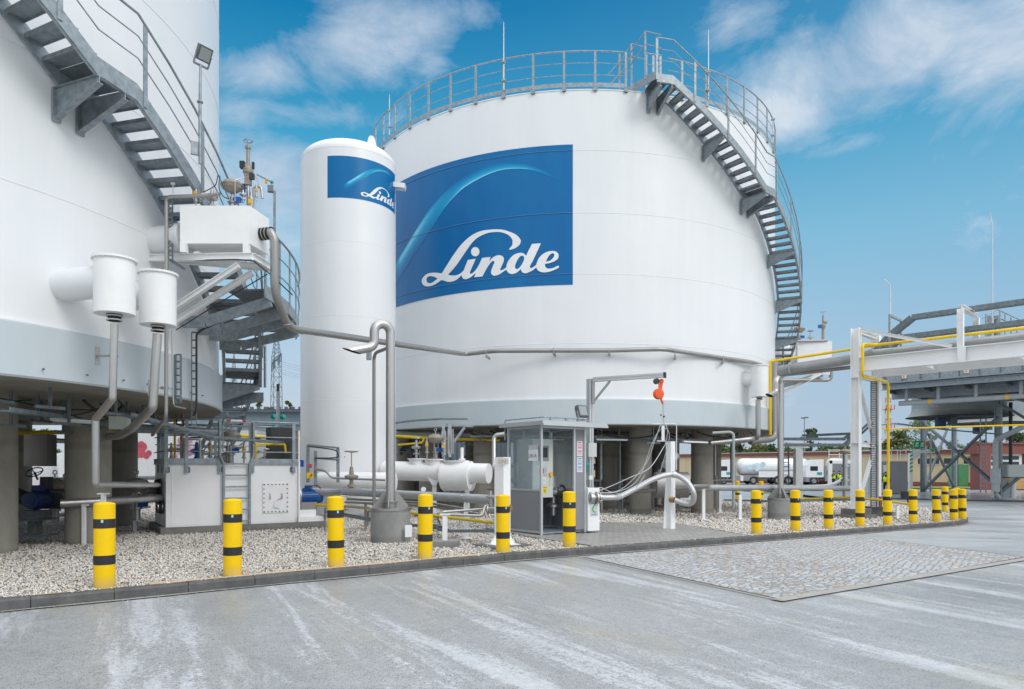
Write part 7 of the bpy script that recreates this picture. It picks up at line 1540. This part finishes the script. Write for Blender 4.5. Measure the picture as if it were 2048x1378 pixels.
arms_up = dict(el=(-.30, -.08, 1.22), wl=(-.12, -.26, 1.42), fl=(-.06, -.24, 1.52), er=(.27, -.10, 1.2), wr=(.12, -.28, 1.38), fr=(.06, -.26, 1.47))
arms_dn = dict(el=(-.25, -.02, 1.15), wl=(-.20, -.20, .98), fl=(-.14, -.28, .99), er=(.26, .02, 1.15), wr=(.25, -.08, .92), fr=(.24, -.12, .84))
def ppos(px, Y): x = (px - 1024) / F * Y; return (x, Y, gz(x, Y) - .17)
person(ppos(1667, 66.5), .5, arms_up, 'person in a yellow vest raising both hands to the face at the loading bay')
person(ppos(1679, 67), -.4, arms_dn, 'person in a yellow vest with lowered arms, right one at the loading bay')
person(ppos(1772, 51.6), -.6, arms_dn, 'person in a yellow vest partly seen through the window of the grey filling kiosk')
# safety sign post
sp = thing('safety_shower', 'emergency shower post with green and white stripes and two green signs', 'emergency shower', tuple(W(1821, 985, 50)))
x, Y = W(1821, 0, 50).x, 50; g = gz(x, Y)
MB().box((x, Y, g + 1.45), (.22, .2, 2.9)).box((x + .85, Y, 2.62), (1.6, .2, .2)).prism([(.1, 2.5), (.7, 2.5), (.1, 1.9)], .1, (x, Y, 0), (1, 0, 0), (0, 0, 1)).build('post', MT['lamp_white'], sp)
mb = MB()
for k in range(6): z = 2.5 - .27 * k; mb.add([V(x - .11, Y - .105, z), V(x + .11, Y - .105, z + .1), V(x + .11, Y - .105, z + .22), V(x - .11, Y - .105, z + .12)], [(0, 1, 2, 3)])
mb.build('green_stripes', MT['green_sign'], sp)
for px in (1833, 1844):
    c = W(px, 889, 50); s = MB().box(c, (.40, .03, .5)).build('sign', MT['green_sign'], sp); MB().box(c + V(0, -.02, .05), (.12, .01, .14)).box(c + V(0, -.02, -.1), (.24, .01, .06)).box(c + V(.1, -.02, .1), (.06, .01, .1)).build('pictogram', MT['paper'], s)
MB().box(W(1854, 887, 50), (.16, .16, .3)).build('alarm_lamp', MT['mast_red'], sp); MB().cyl(W(1863, 903, 50), W(1863, 898, 50), .16, n=12).build('shower_head', MT['green_sign'], sp)
pl = thing('camera_pole', 'slim galvanised pole with a white camera right of the emergency shower', 'pole', tuple(W(1861, 985, 54))); MB().cyl(W(1861, 985, 54), W(1861, 862, 54), .07, n=8).build('pole', MT['galv'], pl); MB().box(W(1858, 865, 54), (.3, .2, .15)).build('camera', MT['lamp_white'], pl)
solo(MB().bar(W(1761, 1014, 24.2), W(1761, 993, 24.2), .08, .08, (0, 1, 0)), 'rusty_stake', MT['rust'], 'rusty brown stake standing between two bollards by the low yellow pipe', 'stake', tuple(W(1761, 1014, 24.2)))
solo(MB().bar(W(1795, 1037, 22.4), W(1795, 1012, 22.4), .07, .07, (0, 1, 0)), 'pipe_support', MT['white_steel'], 'short white support under the low yellow pipe between two right bollards', 'pipe support', tuple(W(1795, 1037, 22.4)))
bf = thing('bollard_light', 'black lamp fitting by the third bollard from the portal', 'light fitting', tuple(W(1813, 1010, 27))); MB().box(W(1813, 990, 27), (.32, .25, .28)).tube(spline([W(1815, 995, 27), W(1818, 1010, 27), W(1822, 1005, 27.5), W(1832, 985, 28)], 5), .03, 6).build('housing', MT['black'], bf)
# masts
fm = thing('light_mast', 'distant slim light mast above the trees left of the portal', 'light mast', tuple(W(1609, 905, 110))); MB().cyl(W(1609, 925, 110), W(1609, 836, 110), .09, n=8).build('mast', MT['galv'], fm); MB().box(W(1606, 836, 110), (.5, .3, .2)).box(W(1613, 835, 110), (.5, .3, .2)).build('lamp_head', MT['galv_dark'], fm)
def lattice(mb, base, w0, w1, z0, z1, n, r, mi=None):
    cs = []
    for i in range(n + 1):
        t = i / n; w = (w0 + (w1 - w0) * t) / 2; z = z0 + (z1 - z0) * t; cs.append([V(base[0] + sx * w, base[1] + sy * w, z) for sx, sy in ((-1, -1), (1, -1), (1, 1), (-1, 1))])
    for i in range(n):
        for j in range(4):
            m_ = (i % 2) if mi else 0
            mb.cyl(cs[i][j], cs[i + 1][j], r, n=4, mi=m_, caps=False); mb.cyl(cs[i][j], cs[i + 1][(j + 1) % 4], r * .6, n=4, mi=m_, caps=False); mb.cyl(cs[i + 1][j], cs[i + 1][(j + 1) % 4], r * .6, n=4, mi=m_, caps=False)
ct = thing('radio_mast', 'distant red and white lattice radio mast right of the portal', 'radio mast', tuple(W(1776, 945, 190))); b = W(1776, 945, 190); mb = MB(); lattice(mb, (b.x, b.y), 1.3, .9, -.4, 21.5, 16, .07, True); mb.build('tower', [MT['mast_red'], MT['lamp_white']], ct)
mb = MB()
for z in (8, 12, 17): m_ = MB().box((b.x, b.y, z), (2.4, 2.4, .08)); [m_.box((b.x + dx_, b.y - 1.2, z + .6), (.16, .2, 1.2)) for dx_ in (-1.1, .2, 1.1)]; m_.build('antenna_ring', MT['mast_red'], ct)
def pylon(px, top, Y, label, s=1.0):
    b = W(px, 935, Y); zt = W(px, top, Y).z; t = thing('power_pylon', label, 'power pylon', (b.x, b.y, -.5)); mb = MB(); za = zt * .80
    lattice(mb, (b.x, b.y), 2.4 * s, 1.5 * s, -.5, za, 12, .07 * s); lattice(mb, (b.x, b.y), 1.5 * s, .1, za, zt, 7, .06 * s); mb.build('tower', MT['galv_dark'], t)
    ax = V(.42, -.9, 0); mb = MB(); 
    for s_ in (-1, 1):
        e = V(b.x, b.y, za - .4) + ax * 8 * s * s_; 
        for o in (-.5, .5): mb.cyl(V(b.x + o, b.y, za - .4), e, .08 * s, n=4); 
        mb.cyl(V(b.x, b.y, za + 1.6 * s), e, .05 * s, n=4)
        for k in range(6): mb.cyl(V(b.x, b.y, za - .4).lerp(e, k / 6) + V(.5 * (1 - k / 6), 0, 0), V(b.x, b.y, za - .4).lerp(e, (k + 1) / 6) - V(.5 * (1 - k / 6), 0, 0), .05 * s, n=4)
    mb.build('cross_arm', MT['galv_dark'], t)
    tips = []
    for k in (-8, -5.3, -2.6, 2.6, 5.3, 8):
        e = V(b.x, b.y, za - .4) + ax * k * s; MB().cyl(e, e - V(0, 0, 1.7 * s), .13 * s, n=6).build('insulator', MT['insulator'], t); tips.append(e - V(0, 0, 1.7 * s))
    return tips
tp = pylon(553, 655, 150, 'tall lattice power pylon seen between the left tank and the slim vessel')
pylon(468, 706, 260, 'distant second power pylon seen through the stair treads')
for i, e in enumerate(tp):
    q = e + V(60, 60, -6); mid = e.lerp(q, .5) - V(0, 0, 2.5)
    solo(MB().tube(spline([e, mid, q], 10), .018, 4), 'power_line', MT['dark'], 'thin overhead power line running right from the tall pylon', 'power line', tuple(e), 'overhead lines of the tall pylon')
# shed, trailers
sd_ = thing('metal_shed', 'blue grey corrugated metal shed behind the slim vessel, with a dark roof edge', 'shed', (-9.5, 46, -.3))
MB().box((-9.6, 46.5, 2.0), (19, 10, 5.0)).build('wall', MT['corr'], sd_); MB().box((-9.6, 41.45, 4.35), (19.1, .08, .75)).build('fascia_panel', MT['slate_band'], sd_)
mb = MB().box((-9.6, 46.4, 4.62), (19.4, 10.6, .12)); MB().box((-9.6, 46.4, 4.8), (19.4, 10.6, .18)).build('roof', MT['galv_dark'], sd_)
for k in range(48): MB().box((-19.1 + .4 * k, 41.2, 4.95), (.12, .3, .14)).build('roof_rib', MT['galv_dark'], sd_)
MB().box((-9.55, 41.38, 3.95), (.55, .03, .35)).build('number_plate', MT['paper'], sd_)
pl = thing('lamp_pole', 'slim grey pole with a black head in front of the corrugated shed', 'pole', tuple(W(556, 880, 34))); MB().cyl(W(556, 985, 34), W(556, 783, 34), .085, n=10).build('pole', MT['galv'], pl); MB().cyl(W(556, 783, 34), W(556, 768, 34), .07, n=10).build('head', MT['black'], pl)
bt = thing('box_trailer', 'white box trailer printed with red and violet berries, seen under the left tank', 'trailer', (-14, 30.6, -.3))
MB().box((-14.2, 31.8, 1.75), (6.4, 2.4, 2.7)).build('body', MT['truck_white'], bt); MB().box((-14.2, 31.8, .2), (6.2, 2.0, .4)).build('chassis', MT['dark'], bt)
for m, x0, x1, n_ in (('berry_red', -16.3, -15.3, 9), ('berry_violet', -14.7, -13.6, 5), ('berry_pink', -14.8, -13.4, 5)):
    mb = MB()
    for k in range(n_): mb.disc((rnd.uniform(x0, x1), 30.594 - k * .0012 - (.02 if m == 'berry_pink' else 0), rnd.uniform(1.95, 2.75)), rnd.uniform(.13, .22), 18, (0, -1, 0))
    mb.build('berry_print', MT[m], bt)
for i, (x, y, w) in enumerate(((-24.5, 34, 4.5), (-20.3, 35, 2.6))): solo(MB().box((x, y, .95), (w, 2.4, 2.5)).box((x, y - 1.22, .95), (.06, .04, 2.4)), 'container', MT['truck_white'], ('wide white container behind the columns under the left tank', 'narrow white container behind the columns under the left tank')[i], 'container', (x, y, -.3))
solo(MB().cyl((-20.6, 30, -.3), (-20.6, 30, 3.2), .22, n=20), 'white_pipe', MT['lamp_white'], 'upright white pipe standing behind the pump under the left tank', 'pipe', (-20.6, 30, -.3))
# trees
def tree(px, top, Y, wpx, leaf, label, kind='round', dens=1.0, trunk=.35):
    rg = np.random.default_rng(int(px * 7 + top)); x = (px - 1024) / F * Y; g = gz(x, Y) - .2; h = W(px, top, Y).z - g; w = wpx / F * Y / 2
    t = thing(dict(pine='pine_tree', birch='birch_tree', round='leafy_tree')[kind], label, 'tree', (x, Y, g), 'trees beyond the site')
    mb = MB(); tz = h * (.72 if kind != 'birch' else .9); lean = rg.uniform(-.03, .03) * h
    mb.tube([V(x, Y, g), V(x + lean * .5, Y, g + tz * .5), V(x + lean, Y, g + tz)], [.02 * h + .03, .014 * h + .02, .02], 8)
    c0 = trunk
    tips = []
    for k in range(9):
        f = c0 + (1 - c0) * k / 10; a = k * 2.4 + rg.uniform(0, 1); rr = w * rg.uniform(.6, .95) * (1 - abs(f - .6) * .8)
        p = V(x + lean * f, Y, g + h * f * .85); q = p + V(math.cos(a) * rr, math.sin(a) * rr, h * rg.uniform(.02, .14)); mb.tube([p, p.lerp(q, .5) + V(0, 0, .04 * h), q], [.008 * h, .005 * h, .01], 5); tips.append(q)
    mb.build('trunk', MT['bark'], t)
    nc = int((26 if kind != 'birch' else 34) * dens); cc = []
    for i in range(nc):
        f = rg.uniform(c0, 1); pr = math.sin(math.pi * min(1, (f - c0) / (1 - c0) * .8 + .15)) ** .7 if kind != 'pine' else (1.1 - (f - c0) / (1 - c0)) ** .6 * .9
        a = rg.uniform(0, 2 * math.pi); r = w * pr * math.sqrt(rg.uniform(.05, 1)); cc.append((x + lean + r * math.cos(a), Y + r * math.sin(a), g + h * f * .96))
    cc = np.array(cc + [tuple(q) for q in tips]); nl = int(2600 * dens); ci = rg.integers(0, len(cc), nl); cs = w * (.26 if kind != 'birch' else .2)
    sc = np.array([1, 1, .42 if kind == 'pine' else .75]); P = cc[ci] + rg.normal(size=(nl, 3)) * cs * .62 * sc
    s = rg.uniform(.5, 1.2, nl) * (.0021 * Y + .02) * (1.0 if kind != 'birch' else .75)
    u = rg.normal(size=(nl, 3)); u /= np.linalg.norm(u, axis=1)[:, None]; v = np.cross(u, rg.normal(size=(nl, 3))); v /= np.linalg.norm(v, axis=1)[:, None]
    q = np.stack([P - u * s[:, None], P - v * s[:, None] * .6, P + u * s[:, None], P + v * s[:, None] * .6], 1).reshape(-1, 3) - np.array([x, Y, g])
    me = bpy.data.meshes.new('crown'); me.from_pydata(q.tolist(), [], np.arange(nl * 4).reshape(-1, 4).tolist()); me.materials.append(MT[leaf]); o = bpy.data.objects.new('crown', me); COL.objects.link(o); o.parent = t
TR = [(1446, 884, 125, 40, 'leaf_green', 'bright green leafy tree beside the rightmost concrete column'), (1478, 888, 130, 46, 'leaf_pine', 'dark tree above the roof band left of the slim grey hoop pipe'), (1512, 886, 128, 48, 'leaf_olive', 'olive tree above the roof over the left tanker truck'), (1545, 889, 132, 44, 'leaf_pine', 'dark tree just left of the far gooseneck pipe'), (1580, 892, 130, 40, 'leaf_green', 'green tree just right of the far gooseneck pipe'),
      (1655, 889, 128, 44, 'leaf_green', 'green tree above the loading bay'), (1688, 890, 130, 40, 'leaf_olive', 'olive tree just left of the first portal column'), (1735, 885, 125, 44, 'leaf_green', 'green tree seen between the two portal columns'), (1792, 862, 118, 60, 'leaf_olive', 'olive tree just right of the vertical yellow pipe'), (1850, 888, 120, 50, 'leaf_olive', 'low olive tree behind the emergency shower')]
for a in TR: tree(*a)
tree(1622, 856, 118, 42, 'leaf_pine', 'dark open pine rising above the trees left of the portal', 'pine', .8, .45)
tree(1843, 828, 112, 72, 'leaf_birch', 'tall airy birch behind the first cooler leg', 'birch', 1.1, .25)
tree(1906, 878, 112, 36, 'leaf_birch', 'small bright green birch above the cream building', 'birch', .7, .2)
tree(1962, 880, 115, 44, 'leaf_pine', 'dark pine behind the caged ladder', 'pine', .9, .3)
tree(2036, 866, 105, 66, 'leaf_pine', 'broad dark pine above the dark red garage', 'pine', 1.1, .35)
for i, (px, top, w) in enumerate(((518, 786, 22), (535, 806, 18), (556, 800, 22), (576, 797, 20), (598, 806, 20))): tree(px, top, 105, w, 'leaf_pine' if i % 2 else 'leaf_olive', ('tree tip directly under the stair landing rail, above the shed', 'low tree tip left of the pylon foot', 'tree tip at the pylon foot behind the lamp pole', 'tree tip right of the lamp pole above the shed', 'tree tip touching the edge of the slim vessel')[i], 'round', .6)
for i, (px, w) in enumerate(((40, 40), (66, 34), (95, 40), (290, 50), (340, 50))): tree(px, 858, 62, w, 'leaf_green' if i % 2 else 'leaf_olive', ('tree behind the white container just right of the nearest column', 'tree between the columns above the narrow container', 'tree behind the wide dark columns under the left tank', 'tree behind the berry trailer, left one', 'tree behind the berry trailer, right one')[i])

# ================================================================ sky, sun, camera
w = bpy.data.worlds.new('World'); S.world = w; w.use_nodes = True; nt = w.node_tree; bg = nt.nodes['Background']
SE, SA = R(38), math.atan2(.72, -.69)
sky = N(nt, 'ShaderNodeTexSky', sky_type='NISHITA', sun_disc=False); sky.sun_elevation = SE; sky.sun_rotation = SA; sky.air_density = 1.0; sky.dust_density = .6; sky.ozone_density = 2.5
tc = N(nt, 'ShaderNodeTexCoord'); D = tc.outputs['Generated']; sx = N(nt, 'ShaderNodeSeparateXYZ'); nt.links.new(D, sx.inputs[0])
az = math_n(nt, 'MULTIPLY', math_n(nt, 'ARCTAN2', sx.outputs[0], sx.outputs[1]), 57.2958); el = math_n(nt, 'MULTIPLY', math_n(nt, 'ARCSINE', sx.outputs[2]), 57.2958)
eln = math_n(nt, 'DIVIDE', el, 60.0, True)
clear = ramp(nt, eln, [(0, (.56, .61, .67)), (.07, (.54, .63, .73)), (.15, (.46, .63, .78)), (.28, (.26, .56, .75)), (.40, (.060, .375, .62)), (.55, (.002, .195, .44)), (1, (.002, .10, .32))])
azr = ramp(nt, math_n(nt, 'ADD', math_n(nt, 'DIVIDE', az, 120.0), .5, True), [(.42, 0.0), (.8, 1.0)])
clear = mix(nt, math_n(nt, 'MULTIPLY', azr, .35), clear, (.14, .38, .62))
nis = mix(nt, 1.0, sky.outputs[0], (.10, .10, .10), 'MULTIPLY')
base = mix(nt, .03, clear, nis)
def blob(a, e, sa, se, amp=1.0, sl=0.0):
    x = math_n(nt, 'DIVIDE', math_n(nt, 'SUBTRACT', az, a), sa); y0 = math_n(nt, 'SUBTRACT', el, e)
    if sl: y0 = math_n(nt, 'SUBTRACT', y0, math_n(nt, 'MULTIPLY', math_n(nt, 'SUBTRACT', az, a), sl))
    y = math_n(nt, 'DIVIDE', y0, se); r2 = math_n(nt, 'ADD', math_n(nt, 'MULTIPLY', x, x), math_n(nt, 'MULTIPLY', y, y))
    return math_n(nt, 'MULTIPLY', math_n(nt, 'POWER', 2.71828, math_n(nt, 'MULTIPLY', r2, -1.0)), amp)
BL_ = [(-8.5, 31.2, 4.5, 2.0, .75, .2), (-21, 25.2, 3, 1.6, .6), (-14, 18.5, 4, 3.5, .9), (28, 27.3, 9, 3.2, 1.0, .05), (35, 26.5, 6, 3.4, 1.0), (21, 25.2, 5, 2.2, .8), (18, 30.6, 3.5, 1.6, .55), (-12.5, 30.6, 5.2, 2.8, .9, .25), (-19.5, 27.6, 4.5, 1.7, .75, .2), (-16.0, 25.4, 6, 1.3, .5, .1), (-17.5, 20.8, 6.5, 3.0, 1.15), (-19, 17.0, 6, 3.0, .6), (-6.6, 29.8, 1.6, 1.0, .55), (-2, 32.5, 3, 1.5, .4), (24, 19.5, 12, .8, .22, .12), (27, 22.3, 5, .8, .3, -.06)]
m = None
for b in BL_:
    v = blob(*b); m = v if m is None else math_n(nt, 'MAXIMUM', m, v)
back = ramp(nt, math_n(nt, 'DIVIDE', math_n(nt, 'ABSOLUTE', az), 180.0), [(.24, 0.0), (.36, .72)]); up = ramp(nt, math_n(nt, 'DIVIDE', el, 90.0), [(.40, 0.0), (.5, .6)])
m = math_n(nt, 'MAXIMUM', m, math_n(nt, 'MAXIMUM', back, up))
mp = N(nt, 'ShaderNodeMapping'); mp.inputs['Scale'].default_value = (1, 1, 1.7); nt.links.new(D, mp.inputs[0])
n1 = noise(nt, mp.outputs[0], 6.5, 13, .64, .35); n2 = noise(nt, mp.outputs[0], 2.1, 4, .5)
cl = math_n(nt, 'ADD', math_n(nt, 'MULTIPLY', m, .92), math_n(nt, 'MULTIPLY', math_n(nt, 'SUBTRACT', n1, .5), 1.7))
ca_ = ramp(nt, cl, [(.17, 0.0), (.34, .24), (.62, .58), (.95, .88)])
shade = ramp(nt, n1, [(.35, (.42, .54, .70)), (.6, (.62, .71, .82)), (.8, (.80, .86, .93))])
col = mix(nt, ca_, base, shade)
# extra bright cloud added to the unseen sky behind and above, for fill light
col = mix(nt, math_n(nt, 'MULTIPLY', back, .9), col, (1.18, 1.23, 1.30))
col = mix(nt, math_n(nt, 'MULTIPLY', up, 1.6, True), col, (1.65, 1.70, 1.78))
nt.links.new(col, bg.inputs['Color']); bg.inputs['Strength'].default_value = 1.0
sun = bpy.data.lights.new('sun', 'SUN'); sun.energy = 1.2; sun.angle = R(22); sun.color = (1, .96, .9); so = bpy.data.objects.new('sun', sun); COL.objects.link(so)
sd3 = Vector((math.cos(SE) * .72, math.cos(SE) * -.69, math.sin(SE))); so.rotation_euler = (-sd3).to_track_quat('-Z', 'Y').to_euler(); so.location = sd3 * 60
cam = bpy.data.cameras.new('camera'); co_ = bpy.data.objects.new('camera', cam); COL.objects.link(co_); S.camera = co_
co_.location = (0, 0, EYE); co_.rotation_euler = (R(90), 0, 0); cam.sensor_width = 36; cam.lens = 36 * F / 2048; cam.shift_y = (HY - 689) / 2048; cam.clip_end = 8000; cam.clip_start = .05
S.render.resolution_x = 1024; S.render.resolution_y = 689
S.view_settings.view_transform = 'Standard'; S.view_settings.look = 'None'; S.view_settings.gamma = 1; S.view_settings.exposure = 0
